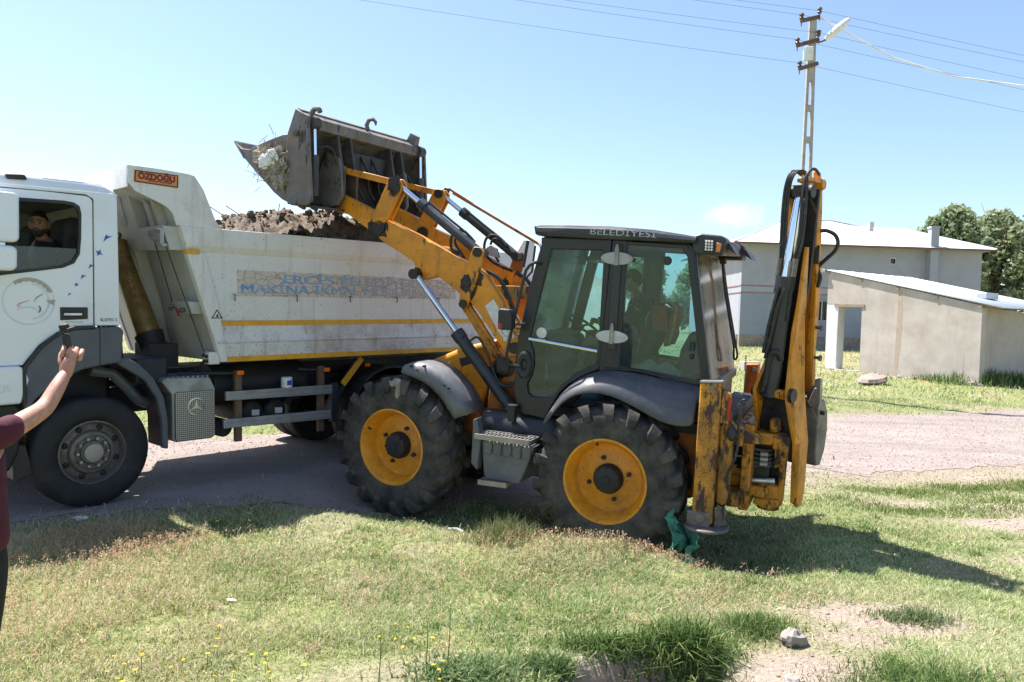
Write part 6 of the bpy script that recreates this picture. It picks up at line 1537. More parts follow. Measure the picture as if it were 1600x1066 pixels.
for yy in (0.995, -1.02):
    rm = bbuild(MB().cyl((3.50, yy, 3.74), (3.49, yy, 3.30), 0.045, n=16), "clam_ram", "steel_dark", JC, 0)
    bbuild(MB().cyl((3.525, yy - 0.045, 4.08), (3.525, yy + 0.07, 4.08), 0.07, n=16), "ram_cap", "steel_dark", rm, 0)
    bbuild(MB().cyl((3.52, yy, 4.06), (3.50, yy, 3.74), 0.022, n=12), "ram_rod", "chrome", BKT, 0)
bbuild(MB().cyl((3.64, 1.10, 3.95), (3.64, 1.145, 3.95), 0.032, n=14), "pivot_bolt", "steel_dark", BKT, 0)
for yy in (0.96, 0.0, -0.92):
    mb = MB()
    if yy == 0.0: mb.tube([(3.58, yy, 4.18), (3.60, yy, 4.24), (3.57, yy, 4.30), (3.51, yy, 4.31), (3.475, yy, 4.275), (3.47, yy, 4.235)], [0.028, 0.026, 0.024, 0.022, 0.02, 0.008], 9)
    elif yy > 0: mb.tube([(3.60, yy, 4.17), (3.56, yy, 4.23), (3.50, yy, 4.235), (3.48, yy, 4.20)], 0.028, 8)
    else: mb.prism([(3.64, 4.2), (3.52, 4.14), (3.50, 4.26), (3.58, 4.30)], yy - 0.05, yy + 0.05)
    bbuild(mb, "lifting_hook", "rust_steel", BKT, 0)
# clam jaw
clam = [(4.51, 3.868), (4.44, 3.81), (4.32, 3.795), (4.16, 3.86), (3.99, 3.915), (3.86, 3.95), (3.775, 3.955), (3.74, 3.60), (3.725, 3.205), (3.85, 3.255), (3.965, 3.33), (4.065, 3.42), (4.20, 3.53), (4.39, 3.70)]
CL = bbuild(MB().prism(clam, 1.05, 1.083), "clam_jaw", "steel_bucket", JC)
bbuild(MB().prism(clam, -1.083, -1.05), "jaw_side", "steel_bucket", CL)
fl_o = [(4.52, 3.88), (4.39, 3.70), (4.20, 3.525), (4.065, 3.415), (3.965, 3.325), (3.85, 3.25), (3.72, 3.20)]
fl_i = [(3.73, 3.235), (3.845, 3.285), (3.95, 3.355), (4.05, 3.445), (4.185, 3.555), (4.37, 3.72), (4.50, 3.885)]
bbuild(MB().prism(fl_o + fl_i, -1.05, 1.05), "jaw_floor", "steel_dark", CL)
bbuild(MB().prism([(4.535, 3.90), (4.40, 3.735), (4.385, 3.695), (4.52, 3.865)], -1.1, 1.1), "cutting_edge", "steel_worn", CL, 0.003)
mb = MB()
for yy in (0.75, 0.55, 0.3, 0.1, -0.2): mb.prism([(3.95, 3.30), (3.80, 3.235), (3.83, 3.17), (3.90, 3.20)], yy - 0.02, yy + 0.02)
mb.prism([(3.80, 3.235), (3.45, 3.2), (3.45, 3.17), (3.80, 3.20)], -1.0, 1.0)
bbuild(mb, "skid_plate", "steel_dark", BKT, 0.003)
# lump of rubbish caught on the bucket side
lump = MB().ball((3.93, 1.10, 3.62), (0.185, 0.085, 0.17), 26, 18, 0.55, 2.2, 3.0).ball((4.08, 1.11, 3.73), (0.13, 0.06, 0.10), 18, 12, 0.6, 2.6, 8.0).ball((3.85, 1.11, 3.47), (0.10, 0.06, 0.11), 16, 12, 0.6, 2.6, 12.0)
lo_ = lump.build("debris_lump", "lump", None, smooth=0); lo_.matrix_world = MJ
tag(lo_, "pale lump of straw and torn plastic caught on the raised bucket side", "debris")
rs = random.Random(4); mb = MB()
for k in range(90):
    c_ = Vector((3.96 + rs.gauss(0, 0.12), 1.14 + rs.uniform(0, 0.06), 3.62 + rs.gauss(0, 0.11))); d_ = Vector((rs.gauss(0, 1), rs.gauss(0, .5), rs.gauss(0, 1))).normalized() * rs.uniform(0.03, 0.09)
    mb.tube([c_ - d_, c_, c_ + d_ + Vector((0, 0, -0.015))], 0.0035, 3)
s_ = mb.build("straw", "wood_old", lo_); s_['kind'] = 'stuff'
mb = MB(); 
for k in range(6): 
    c_ = Vector((3.90 + rs.gauss(0, 0.06), 1.165 + 0.01 * k, 3.66 + rs.gauss(0, 0.06))); mb.ball(c_, (rs.uniform(.04, .09), 0.02, rs.uniform(.03, .07)), 10, 6, 0.6, 2.4, k * 3.0)
mb.build("torn_plastic", "white_label", lo_, smooth=0)

# ---- rear stabilisers, frame, king post
for sy in (1, -1):
    if sy > 0:
        leg = MB().prism([(-0.803, 1.735), (-0.99, 1.752), (-0.995, 0.50), (-0.815, 0.555)], 0.98, 1.125)
        lg_ = leg.build("stabiliser", "scraped_yellow", JC, bevel=0.012)
        MB().prism([(-0.80, 1.735), (-0.99, 1.752), (-0.99, 1.768), (-0.80, 1.75)], 0.975, 1.13).build("top_cap", "steel_worn", lg_)
        MB().cyl((-0.91, 1.12, 1.70), (-0.91, 1.14, 1.70), 0.024, n=14).build("top_bolt", "rust_steel", lg_)
        MB().prism([(-0.992, 1.70), (-1.075, 1.66), (-1.085, 1.42), (-1.06, 1.40), (-0.992, 1.40)], 1.02, 1.115).build("lamp_bracket", "scraped_yellow", lg_, bevel=0.01)
        MB().prism([(-1.05, 1.64), (-1.078, 1.63), (-1.08, 1.43), (-1.05, 1.43)], 1.116, 1.126).build("tail_light", "red_lens", lg_)
    else:
        lg_ = MB().prism([(-0.93, 1.735), (-1.07, 1.745), (-1.06, 0.50), (-0.92, 0.52)], -1.12, -0.98).build("stabiliser", "orange_paint", JC, bevel=0.012)
        MB().cyl((-1.03, -0.985, 1.68), (-1.03, -0.96, 1.68), 0.024, n=14).build("top_bolt", "steel_worn", lg_)
    # foot
    ft = MB()
    if True:
        x0 = -0.90 if sy > 0 else -0.99
        ft.prism([(x0 + 0.125, 0.60), (x0 - 0.085, 0.60), (x0 - 0.075, 0.47), (x0 + 0.125, 0.47)], 0.96 * sy, 1.135 * sy).lathe([(0, 0), (0.16, 0.0), (0.205, 0.022), (0.20, 0.045), (0.12, 0.05), (0, 0.05)], (x0 - 0.03, 1.04 * sy, 0.425), 24, 'z')
        ft.cyl((x0 + 0.01, 0.94 * sy, 0.545), (x0 + 0.01, 1.15 * sy, 0.545), 0.045, n=16)
    ft.build("stabiliser_foot", "rust_steel", lg_, bevel=0.008)
    # inner housing of the leg
    hx_ = -1.045
    MB().prism([(-0.985, 1.38), (-1.02, 1.415), (-1.08, 1.415), (-1.125, 1.36), (-1.105, 1.22), (-1.10, 0.70), (-1.06, 0.665), (-1.0, 0.68)], 0.90 * sy, 1.06 * sy).build("leg_housing", "scraped_yellow", JC, bevel=0.02)
MB().ball((-1.10, 1.10, 1.32), (0.042, 0.05, 0.065), 14, 10).build("bump_stop", "black_plastic", JC)
MB().prism([(-0.83, 0.62), (-1.06, 0.60), (-1.06, 1.42), (-0.83, 1.42)], -0.95, 0.95).build("rear_frame", "chassis_dark", JC, bevel=0.01)
for (za, zb_) in ((1.19, 1.31), (0.64, 0.77)):
    MB().box((-1.12, 0, (za + zb_) / 2), (0.12, 1.9, zb_ - za)).build("slide_rail", "greasy_yellow", JC, bevel=0.012)
MB().prism([(-0.99, 1.32), (-1.06, 1.34), (-1.20, 1.33), (-1.30, 1.275), (-1.33, 1.225), (-1.20, 1.215), (-1.08, 1.19), (-1.04, 1.25)], 0.70, 0.92).build("frame_arm", "scraped_yellow", JC, bevel=0.015)
sp = MB(); pts = []
for i in range(60): pts.append((-1.15 + 0.02 * math.cos(i * 1.1), 1.10 + 0.02 * math.sin(i * 1.1), 1.44 + 0.13 * i / 60))
sp.cyl((-1.15, 1.10, 1.42), (-1.15, 1.10, 1.585), 0.025, n=12).tube([(-1.15, 1.10, 1.58), (-1.165, 1.10, 1.62), (-1.19, 1.10, 1.625), (-1.19, 1.10, 1.59), (-1.16, 1.10, 1.58)], 0.007, 6).tube([(-1.15, 1.10, 1.42), (-1.16, 1.1, 1.28), (-1.14, 1.12, 1.1), (-1.09, 1.12, 0.95), (-1.12, 1.1, 0.8), (-1.11, 1.08, 0.72)], 0.012, 6)
sp.tube([(-1.165, 1.05, 1.62), (-1.16, 1.02, 1.9), (-1.15, 0.98, 2.0)], 0.004, 4)
sp.build("spring_lock", "hose_black", JC)
KX, KY = -1.42, 0.5
OV = Vector((-0.35, -0.937, 0)).normalized(); LV = Vector((OV.y, -OV.x, 0))
def kp(l_, z_, o_=0.0): return Vector((KX, KY, 0)) + LV * l_ + OV * o_ + Vector((0, 0, z_))
def kprism(poly, o0, o1):
    k = len(poly)
    vs = [kp(a, b, o0) for a, b in poly] + [kp(a, b, o1) for a, b in poly]
    return MB().add(vs, [tuple(range(k)), tuple(range(2 * k - 1, k - 1, -1))] + [(i, (i + 1) % k, k + (i + 1) % k, k + i) for i in range(k)])
def kplate(poly_oz, l0, l1):
    k = len(poly_oz)
    vs = [kp(l0, b, a) for a, b in poly_oz] + [kp(l1, b, a) for a, b in poly_oz]
    return MB().add(vs, [tuple(range(k)), tuple(range(2 * k - 1, k - 1, -1))] + [(i, (i + 1) % k, k + (i + 1) % k, k + i) for i in range(k)])
# carriage and king post
MB().box((-1.21, 0.45, 0.98), (0.09, 0.75, 0.78)).build("carriage", "greasy_yellow", JC, bevel=0.012)
kg = MB().lathe([(0.0, 0.0), (0.10, 0.0), (0.12, 0.02), (0.12, 0.10), (0.0, 0.10)], (-1.40, 0.5, 1.18), 24, 'z')
kg = MB().lathe([(0.0, 0.0), (0.12, 0.0), (0.13, 0.03), (0.13, 0.16), (0.0, 0.16)], (-1.40, 0.5, 0.66), 24, 'z').cyl((-1.40, 0.5, 0.56), (-1.40, 0.5, 0.68), 0.10, n=20)
kg.box((-1.30, 0.5, 0.74), (0.2, 0.36, 0.10))
MB().lathe([(0.0, 0.0), (0.10, 0.0), (0.12, 0.02), (0.12, 0.10), (0.0, 0.10)], (-1.40, 0.5, 1.18), 24, 'z').box((-1.30, 0.5, 1.23), (0.2, 0.34, 0.10)).build("upper_knuckle", "greasy_yellow", JC, bevel=0.012)
kg.prism([(-1.28, 0.68), (-1.28, 0.62), (-1.42, 0.57), (-1.50, 0.62), (-1.50, 0.68)], 0.36, 0.64)
MB().box((-1.30, 0.42, 1.02), (0.20, 0.30, 0.36)).box((-1.36, 0.34, 0.86), (0.26, 0.2, 0.2)).build("dark_backing", "grease", JC, bevel=0.015)  # added dark block, keeps the gap behind the hoses black
KG = kg.build("king_post", "greasy_yellow", JC, bevel=0.012)
MB().prism([(-1.40, 1.28), (-1.54, 1.26), (-1.54, 1.11), (-1.40, 1.14)], 0.40, 0.62).prism([(-1.42, 1.16), (-1.53, 1.16), (-1.535, 1.00), (-1.43, 0.96)], 0.40, 0.60).prism([(-1.47, 1.0), (-1.53, 1.0), (-1.525, 0.62), (-1.48, 0.62)], 0.38, 0.60).build("swing_casting", "greasy_yellow", KG, bevel=0.015)
MB().prism([(-1.36, 1.40), (-1.44, 1.42), (-1.46, 1.30), (-1.37, 1.28)], 0.45, 0.62).build("slew_lug", "greasy_yellow", KG, bevel=0.02)
sc2 = MB().cyl((-1.02, 0.60, 0.81), (-1.25, 0.60, 0.82), 0.085, n=24).box((-1.13, 0.6, 0.92), (0.2, 0.14, 0.08)).build("swing_ram", "yellow_paint", JC)
MB().cyl((-1.25, 0.60, 0.825), (-1.45, 0.60, 0.845), 0.03, n=16).build("ram_rod", "aluminium", sc2)
mb = MB()
for i, (z0, z1) in enumerate(((1.13, 1.12), (1.09, 1.08), (1.05, 1.04), (1.00, 1.005), (0.97, 0.99), (0.93, 0.97))):
    mb.tube([(-1.05, 0.62 + 0.02 * (i % 2), z0), (-1.15, 0.66, z0 + 0.02), (-1.28, 0.66, z1 + 0.005), (-1.38, 0.60, z1), (-1.42, 0.52, z1 + 0.02)], 0.019, 7)
mb.tube([(-1.42, 0.58, 1.0), (-1.46, 0.60, 1.08), (-1.44, 0.58, 1.2)], 0.016, 6)
mb.build("slew_hose", "hose_black", KG)
mb = MB()
for z_ in (1.09, 1.045, 1.0): mb.cyl((-1.31, 0.665, z_), (-1.375, 0.655, z_), 0.022, n=10)
mb.build("hose_fitting", "steel_worn", KG)
# boom: two side plates with the ram between
def lean(z): return -0.19 + (z - 1.6) * 0.092 if z < 2.9 else -0.07
# left plate (follows the traced lean), right plate
def slanted_plate(cl, th, oz):
    k = len(oz)
    vs = [kp(cl(b) - th / 2, b, a) for a, b in oz] + [kp(cl(b) + th / 2, b, a) for a, b in oz]
    return MB().add(vs, [tuple(range(k)), tuple(range(2 * k - 1, k - 1, -1))] + [(i, (i + 1) % k, k + (i + 1) % k, k + i) for i in range(k)])
lfL = lambda z: float(np.interp(z, [0.6, 1.26, 1.65, 1.94, 2.54, 2.87, 3.6], [-0.19, -0.19, -0.225, -0.155, -0.085, -0.06, -0.06]))
lfR = lambda z: float(np.interp(z, [0.63, 1.2, 1.6, 2.1, 2.56, 2.95, 3.6], [0.215, 0.17, 0.075, 0.06, 0.105, 0.125, 0.10]))
BOOM = slanted_plate(lfL, 0.035, [(0.02, 3.5), (0, 2.87), (0, 2.5), (0, 2.2), (0, 1.94), (-0.03, 1.8), (-0.06, 1.65), (-0.05, 1.5), (0.0, 1.35), (0.02, 1.25), (0.16, 1.25), (0.34, 1.6), (0.46, 2.0), (0.50, 2.5), (0.42, 3.0), (0.24, 3.55)]).build("boom", "yellow_paint", JC, bevel=0.006)
slanted_plate(lfR, 0.035, [(0.0, 2.97), (0, 2.5), (0, 2.2), (0, 1.94), (-0.02, 1.75), (-0.04, 1.62), (-0.02, 1.4), (0.0, 1.2), (0.0, 0.95), (0.01, 0.70), (0.05, 0.62), (0.14, 0.62), (0.20, 0.75), (0.28, 1.2), (0.28, 1.6), (0.22, 2.0), (0.13, 2.5), (0.03, 2.97)]).build("boom_plate", "yellow_paint", BOOM, bevel=0.006)
kprism([(-0.08, 3.5), (-0.09, 2.9), (-0.15, 2.0), (-0.20, 1.5), (-0.18, 1.3), (0.13, 1.3), (0.05, 1.6), (0.03, 2.0), (0.09, 2.6), (0.11, 3.5)], 0.20, 0.24).build("boom_web", "chassis_dark", BOOM)  # dark web: shade between the boom plates is put into its colour
kprism([(-0.19, 1.62), (-0.19, 1.25), (0.14, 1.25), (0.05, 1.62)], 0.02, 0.10).build("boom_foot", "grease", BOOM, bevel=0.01)
kprism([(0.19, 1.2), (0.16, 1.0), (0.18, 0.66), (0.245, 0.64), (0.25, 0.72), (0.225, 1.2)], 0.0, 0.06).build("boom_nose", "yellow_paint", BOOM, bevel=0.01)
for (l0, l1, z_, r_) in ((-0.27, 0.13, 1.625, 0.05), (-0.10, 0.14, 3.46, 0.06)): MB().cyl(kp(l0, z_, 0.02), kp(l1, z_, 0.02), r_, n=18).build("boom_pin", "grease", BOOM)
MB().cyl(kp(0.10, 1.63, 0.0), kp(0.135, 1.63, 0.0), 0.066, n=18).build("pin_cap", "grease", BOOM)
MB().cyl(kp(-0.015, 1.635, -0.03), kp(0.055, 1.632, -0.03), 0.045, n=18).build("pin_boss", "yellow_paint", BOOM)
br_ = MB().cyl(kp(-0.025, 2.69, -0.03), kp(-0.085, 1.60, -0.03), 0.078, n=28).cyl(kp(-0.025, 2.70, -0.03), kp(-0.032, 2.58, -0.03), 0.086, n=28).build("boom_ram", "roof_grey", JC)
MB().cyl(kp(0.018, 3.42, 0.02), kp(-0.022, 2.69, -0.05), 0.043, n=20).build("ram_rod", "chrome", br_)
MB().box(kp(0.03, 3.46, 0.05), (0.16, 0.16, 0.10)).cyl(kp(0.0, 3.40, 0.05), kp(0.0, 3.36, 0.05), 0.05, n=14).build("ram_eye", "grease", br_)
mb = MB()
mb.tube([kp(-0.04, 2.60, -0.115), kp(-0.06, 2.48, -0.125), kp(-0.10, 2.25, -0.12), kp(-0.13, 2.0, -0.12)], 0.02, 7).tube([kp(0.02, 2.60, -0.11), kp(-0.03, 2.45, -0.125), kp(-0.07, 2.2, -0.125), kp(-0.11, 1.95, -0.12)], 0.018, 7)
mb.tube([kp(0.02, 1.95, -0.08), kp(0.0, 2.02, -0.12), kp(-0.05, 2.0, -0.13), kp(-0.08, 1.92, -0.125), kp(-0.09, 1.78, -0.12), kp(-0.12, 1.65, -0.11)], 0.026, 8)
mb.build("ram_hose", "hose_black", br_)
# long hoses over the boom head
mb = MB()
for (l0, ltop, lb, r_, sgn) in ((-0.066, -0.05, -0.092, 0.013, 0), (-0.044, -0.01, -0.074, 0.012, 0), (-0.022, 0.02, -0.058, 0.011, 0)):
    mb.tube([kp(lb - 0.03, 2.55, -0.02), kp(lb, 2.85, -0.03), kp(l0 - 0.035, 3.15, -0.04), kp(l0 - 0.03, 3.45, -0.05), kp(l0, 3.60, -0.05), kp(ltop, 3.645, 0.02), kp(ltop + 0.02, 3.62, 0.12)], r_, 8)
for (l0, l1, lb, r_) in ((0.105, 0.075, 0.04, 0.014), (0.10, 0.108, 0.068, 0.013)):
    mb.tube([kp(lb - 0.035, 2.30, -0.06), kp(lb - 0.02, 2.65, -0.06), kp(l1 - 0.03, 2.85, -0.05), kp(l1, 3.05, -0.05), kp(l1 + 0.005, 3.45, -0.06), kp(l0, 3.61, -0.05), kp(l0 + 0.02, 3.655, 0.03), kp(l0 + 0.02, 3.62, 0.14)], r_, 8)
mb.build("boom_hose", "hose_black", BOOM)
mb = MB()
for (l_, z_) in ((0.02, 2.78), (0.055, 2.80), (-0.09, 2.80)): mb.cyl(kp(l_, z_ - 0.10, -0.06), kp(l_ + 0.012, z_ + 0.06, -0.06), 0.026, n=10)
mb.build("hose_fitting", "rust_steel", BOOM)
MB().cyl(kp(-0.115, 3.02, 0.1), kp(-0.155, 3.02, 0.1), 0.05, n=14).build("side_pin", "grease", BOOM)
kprism([(-0.02, 3.575), (0.11, 3.585), (0.11, 3.555), (-0.02, 3.545)], 0.02, 0.25).build("head_brace", "yellow_paint", BOOM)
# dipper folded behind the boom, sloping away from it downwards
dz_ = [1.55, 2.04, 2.56, 2.74, 3.12, 3.29, 3.55, 3.68]
dlf = lambda z: float(np.interp(z, dz_, [-0.11, -0.085, -0.020, -0.010, 0.012, 0.022, 0.045, 0.05])) + 0.42 * (0.03 + 0.12 * (3.6 - z))
dof = lambda z: 0.22 + 0.20 * (3.6 - z)
def dip_plate(cl, th, zs, depth):
    oz = [(dof(z), z) for z in zs] + [(dof(z) + d_, z) for z, d_ in zip(zs[::-1], depth[::-1])]
    return slanted_plate(cl, th, oz)
DIP = dip_plate(dlf, 0.045, [1.55, 2.04, 2.56, 3.0, 3.3, 3.55, 3.66], [0.10, 0.11, 0.11, 0.12, 0.12, 0.11, 0.06]).build("dipper", "yellow_paint", JC, bevel=0.006)
dip_plate(lambda z: dlf(z) - 0.16, 0.035, [1.55, 2.04, 2.56, 3.0, 3.3, 3.5], [0.22, 0.28, 0.30, 0.28, 0.24, 0.16]).build("dipper_plate", "orange_paint", DIP)
dip_plate(lambda z: dlf(z) - 0.08, 0.12, [1.60, 2.04, 2.56, 3.0, 3.3, 3.5], [0.03, 0.03, 0.03, 0.03, 0.03, 0.03]).build("dipper_web", "orange_paint", DIP)
MB().cyl(kp(0.06, 3.55, 0.28), kp(0.12, 3.55, 0.28), 0.05, n=6).build("dipper_pin", "yellow_paint", DIP)
for z_ in (2.24, 1.95): MB().cyl(kp(dlf(z_), z_, dof(z_) + 0.04), kp(dlf(z_) + 0.10, z_, dof(z_) + 0.04), 0.016, n=10).cyl(kp(dlf(z_) + 0.085, z_, dof(z_) + 0.04), kp(dlf(z_) + 0.10, z_, dof(z_) + 0.04), 0.03, n=10).build("side_bolt", "rust_steel", DIP)
MB().box(kp(dlf(2.92) + 0.02, 2.92, dof(2.92) + 0.02), (0.04, 0.06, 0.17)).build("side_block", "grease", DIP)
MB().tube([kp(0.06, 3.14, 0.40), kp(0.12, 3.145, 0.43), kp(0.188, 3.11, 0.45), kp(0.223, 3.04, 0.45), kp(0.20, 2.96, 0.45), kp(0.123, 2.88, 0.45), kp(0.058, 2.80, 0.45), kp(0.088, 2.71, 0.45), kp(0.078, 2.62, 0.43)], 0.018, 8).build("dipper_hose", "hose_black", DIP)
uz = Vector((0, 0, 1)); uy_ = LV.cross(uz)
pt = kp(dlf(3.0) + 0.0245, 2.99, dof(3.0) + 0.10)
text_mesh("lettering", "JCB", 0.085, Matrix(((0, uy_.x, LV.x, pt.x), (0, uy_.y, LV.y, pt.y), (1, uy_.z, LV.z, pt.z), (0, 0, 0, 1))) @ Matrix.Rotation(R(7), 4, 'Z'), "dark_print", DIP, fit=0.27)
MB().cyl(kp(-0.05, 1.62, dof(1.62) + 0.06), kp(0.08, 1.62, dof(1.62) + 0.06), 0.05, n=16).bar(kp(0.03, 1.65, dof(1.62)), kp(0.03, 1.50, 0.66), 0.06, 0.05).build("dipper_foot", "rust_steel", DIP)
# digging bucket tucked up behind the dipper
bo = 0.58
shell = [(bo, 1.53), (bo + 0.10, 1.55), (bo + 0.20, 1.42), (bo + 0.235, 1.25), (bo + 0.21, 1.05), (bo + 0.13, 0.90), (bo + 0.03, 0.905), (bo - 0.01, 1.05), (bo - 0.012, 1.34)]
BB = kplate(shell, -0.45, 0.143).build("digging_bucket", "bucket_grey", JC, bevel=0.012)
kprism([(-0.407, 1.34), (0.013, 1.345), (0.138, 1.35), (0.138, 1.53), (-0.407, 1.53)], bo - 0.016, bo + 0.004).build("bucket_lip", "bucket_grey", BB, bevel=0.006)
kprism([(-0.407, 0.92), (-0.067, 0.9), (-0.037, 0.905), (-0.037, 1.52), (-0.407, 1.52)], bo - 0.03, bo - 0.013).build("dark_plate", "steel_dark", BB, bevel=0.006)  # dark sheet over the left part of the bucket face
kprism([(0.083, 1.745), (0.113, 1.76), (0.136, 1.75), (0.151, 1.53), (0.138, 1.46), (0.083, 1.46)], bo - 0.03, bo + 0.02).build("side_cutter", "steel_worn", BB, bevel=0.004)
kprism([(0.098, 1.67), (0.123, 1.665), (0.121, 1.6), (0.103, 1.47), (0.048, 1.47), (0.043, 1.52)], bo - 0.06, bo - 0.032).build("bucket_link", "rust_steel", BB, bevel=0.008)
kprism([(-0.072, 1.74), (-0.057, 1.75), (-0.042, 1.735), (-0.052, 1.52), (-0.077, 1.52)], bo - 0.03, bo + 0.02).build("side_cutter", "steel_worn", BB, bevel=0.004)
MB().cyl(kp(0.13, 1.43, bo + 0.03), kp(0.18, 1.425, bo + 0.03), 0.02, n=10).build("bucket_bolt", "grease", BB)
# green rag wound on the near stabiliser foot
vs = []; fs = []; nu, nv = 26, 18
for i in range(nu):
    for j in range(nv):
        u, v_ = i / (nu - 1), j / (nv - 1)
        x_ = -0.66 - 0.22 * u + 0.05 * math.sin(v_ * 7 + u * 3); y_ = 1.12 + 0.07 * math.sin(u * 8 + v_ * 2) + 0.10 * v_ + 0.03 * math.sin(u * 21)
        z_ = 0.56 - 0.14 * u * (1 - v_) - 0.40 * v_ ** 0.9 + 0.05 * math.sin(u * 6 + 1) + 0.05 * noise.noise(Vector((u * 7, v_ * 7, 1)))
        y_ += 0.07 * noise.noise(Vector((u * 6, v_ * 5, 8))); x_ += 0.05 * noise.noise(Vector((u * 6, v_ * 6, 4)))
        vs.append((x_, y_, z_))
for i in range(nu - 1):
    for j in range(nv - 1): fs.append((i * nv + j, i * nv + j + 1, (i + 1) * nv + j + 1, (i + 1) * nv + j))
rg = MB().add(vs, fs).build("green_rag", "rag_green", None, smooth=60); rg.matrix_world = MJ
so_ = rg.modifiers.new("th", 'SOLIDIFY'); so_.thickness = 0.006
tag(rg, "torn green cloth hanging between rear tyre and stabiliser foot", "cloth")
vs = []; fs = []
for i in range(16):
    for j in range(12):
        u, v_ = i / 15, j / 11
        vs.append((-1.02 - 0.07 * u + 0.012 * math.sin(v_ * 11), 1.10 - 0.14 * u + 0.03 * math.sin(u * 7 + v_ * 5), 0.66 - 0.22 * v_ + 0.02 * math.sin(u * 8)))
for i in range(15):
    for j in range(11): fs.append((i * 12 + j, i * 12 + j + 1, (i + 1) * 12 + j + 1, (i + 1) * 12 + j))
sk = MB().add(vs, fs).build("sacking", "bark", None, smooth=60); sk.matrix_world = MJ
so_ = sk.modifiers.new("th", 'SOLIDIFY'); so_.thickness = 0.006
tag(sk, "dirty brown sacking wrapped round the near stabiliser foot", "cloth")
MB.tube = _tube0
# ------------------------------------------------------------------ people
def skin(verts, edges, radii, subsurf=2, root=0):
    """one continuous surface grown round a skeleton; returns (verts, faces)"""
    me = bpy.data.meshes.new("tmp"); me.from_pydata(verts, edges, [])
    ob = bpy.data.objects.new("tmp", me); COL.objects.link(ob)
    sk_ = ob.modifiers.new("s", 'SKIN'); sk_.use_smooth_shade = True
    for i, r_ in enumerate(radii):
        sv = me.skin_vertices[0].data[i]
        sv.radius = (r_, r_) if not isinstance(r_, tuple) else r_
        sv.use_root = (i == root)
    ss = ob.modifiers.new("u", 'SUBSURF'); ss.levels = subsurf; ss.render_levels = subsurf
    dg = bpy.context.evaluated_depsgraph_get()
    m2 = bpy.data.meshes.new_from_object(ob.evaluated_get(dg))
    out = ([tuple(v.co) for v in m2.vertices], [tuple(p_.vertices) for p_ in m2.polygons])
    bpy.data.objects.remove(ob); bpy.data.meshes.remove(me); bpy.data.meshes.remove(m2)
    return out

def head_shape(c, face, up=(0, 0, 1), s=1.0, jaw=1.0):
    """sculpted head: looks along 'face'; returns MB"""
    f_ = Vector(face).normalized(); u_ = Vector(up); u_ = (u_ - f_ * u_.dot(f_)).normalized(); r_ = f_.cross(u_)
    mb = MB(); vs = []; fs = []; n, m_ = 40, 30
    def bump(q, c0, w): return math.exp(-((q[0] - c0[0]) / w[0]) ** 2 - ((q[1] - c0[1]) / w[1]) ** 2)
    for i in range(m_ + 1):
        th = PI * i / m_
        for k in range(n):
            ph = 2 * PI * k / n - PI
            x_, y_, z_ = math.sin(th) * math.cos(ph), math.sin(th) * math.sin(ph), math.cos(th)   # x = front
            px_ = x_ * (0.098 if x_ > 0 else 0.100); py_ = y_ * 0.076; pz_ = z_ * 0.118
            if z_ < 0: py_ *= 1 - 0.30 * (-z_) ** 1.5; px_ *= (1 - 0.10 * (-z_)) if x_ > 0 else (1 - 0.45 * (-z_) ** 1.2)
            if x_ > 0.1:
                q = (py_, pz_)
                px_ += 0.026 * bump(q, (0, -0.018), (0.013, 0.020)) + 0.012 * bump(q, (0, 0.006), (0.010, 0.026))        # nose
                px_ += 0.006 * bump(q, (0, 0.032), (0.045, 0.010))                                                    # brow
                px_ -= 0.012 * (bump(q, (0.030, 0.012), (0.015, 0.011)) + bump(q, (-0.030, 0.012), (0.015, 0.011)))     # eyes
                px_ += 0.007 * bump(q, (0, -0.050), (0.022, 0.006)) + 0.007 * bump(q, (0, -0.062), (0.019, 0.006)) - 0.006 * bump(q, (0, -0.056), (0.024, 0.003))
                px_ += 0.010 * bump(q, (0, -0.092), (0.022, 0.016))                                                   # chin
            vs.append(Vector(c) + (f_ * px_ + r_ * py_ + u_ * pz_) * s)
    for i in range(m_):
        for k in range(n): fs.append((i * n + k, (i + 1) * n + k, (i + 1) * n + (k + 1) % n, i * n + (k + 1) % n))
    mb.add(vs, fs)
    for sd in (1, -1):
        e_ = MB().ball((0, 0, 0), (0.018, 0.009, 0.032), 12, 8)
        M_ = Matrix(((f_.x, r_.x, u_.x, 0), (f_.y, r_.y, u_.y, 0), (f_.z, r_.z, u_.z, 0), (0, 0, 0, 1)))
        p_ = Vector(c) + (f_ * -0.005 + r_ * (0.079 * sd) + u_ * -0.005) * s
        e_.xf(Matrix.Translation(p_) @ M_ @ Matrix.Scale(s, 4)); mb.add(e_.v, e_.f)
    return mb, f_, r_, u_
def cap_hair(c, f_, r_, u_, s, line=0.045, back=-0.06, grow=1.05):
    """close cropped hair: the skull above a hairline"""
    mb = MB(); vs = []; fs = []; n, m_ = 36, 14
    for i in range(m_ + 1):
        for k in range(n):
            ph = 2 * PI * k / n - PI
            fr_ = (math.cos(ph) + 1) / 2
            zl = back + (line - back) * fr_ ** 0.7
            th_end = math.acos(max(-1, min(1, zl / 0.118))); th = th_end * i / m_
            x_, y_, z_ = math.sin(th) * math.cos(ph), math.sin(th) * math.sin(ph), math.cos(th)
            px_ = x_ * 0.099 * grow; py_ = y_ * 0.077 * grow; pz_ = z_ * 0.119 * grow
            if z_ < 0 and x_ < 0: px_ *= 1 - 0.30 * (-z_)
            vs.append(Vector(c) + (f_ * px_ + r_ * py_ + u_ * pz_) * s)
    for i in range(m_):
        for k in range(n): fs.append((i * n + k, (i + 1) * n + k, (i + 1) * n + (k + 1) % n, i * n + (k + 1) % n))
    return mb.add(vs, fs)
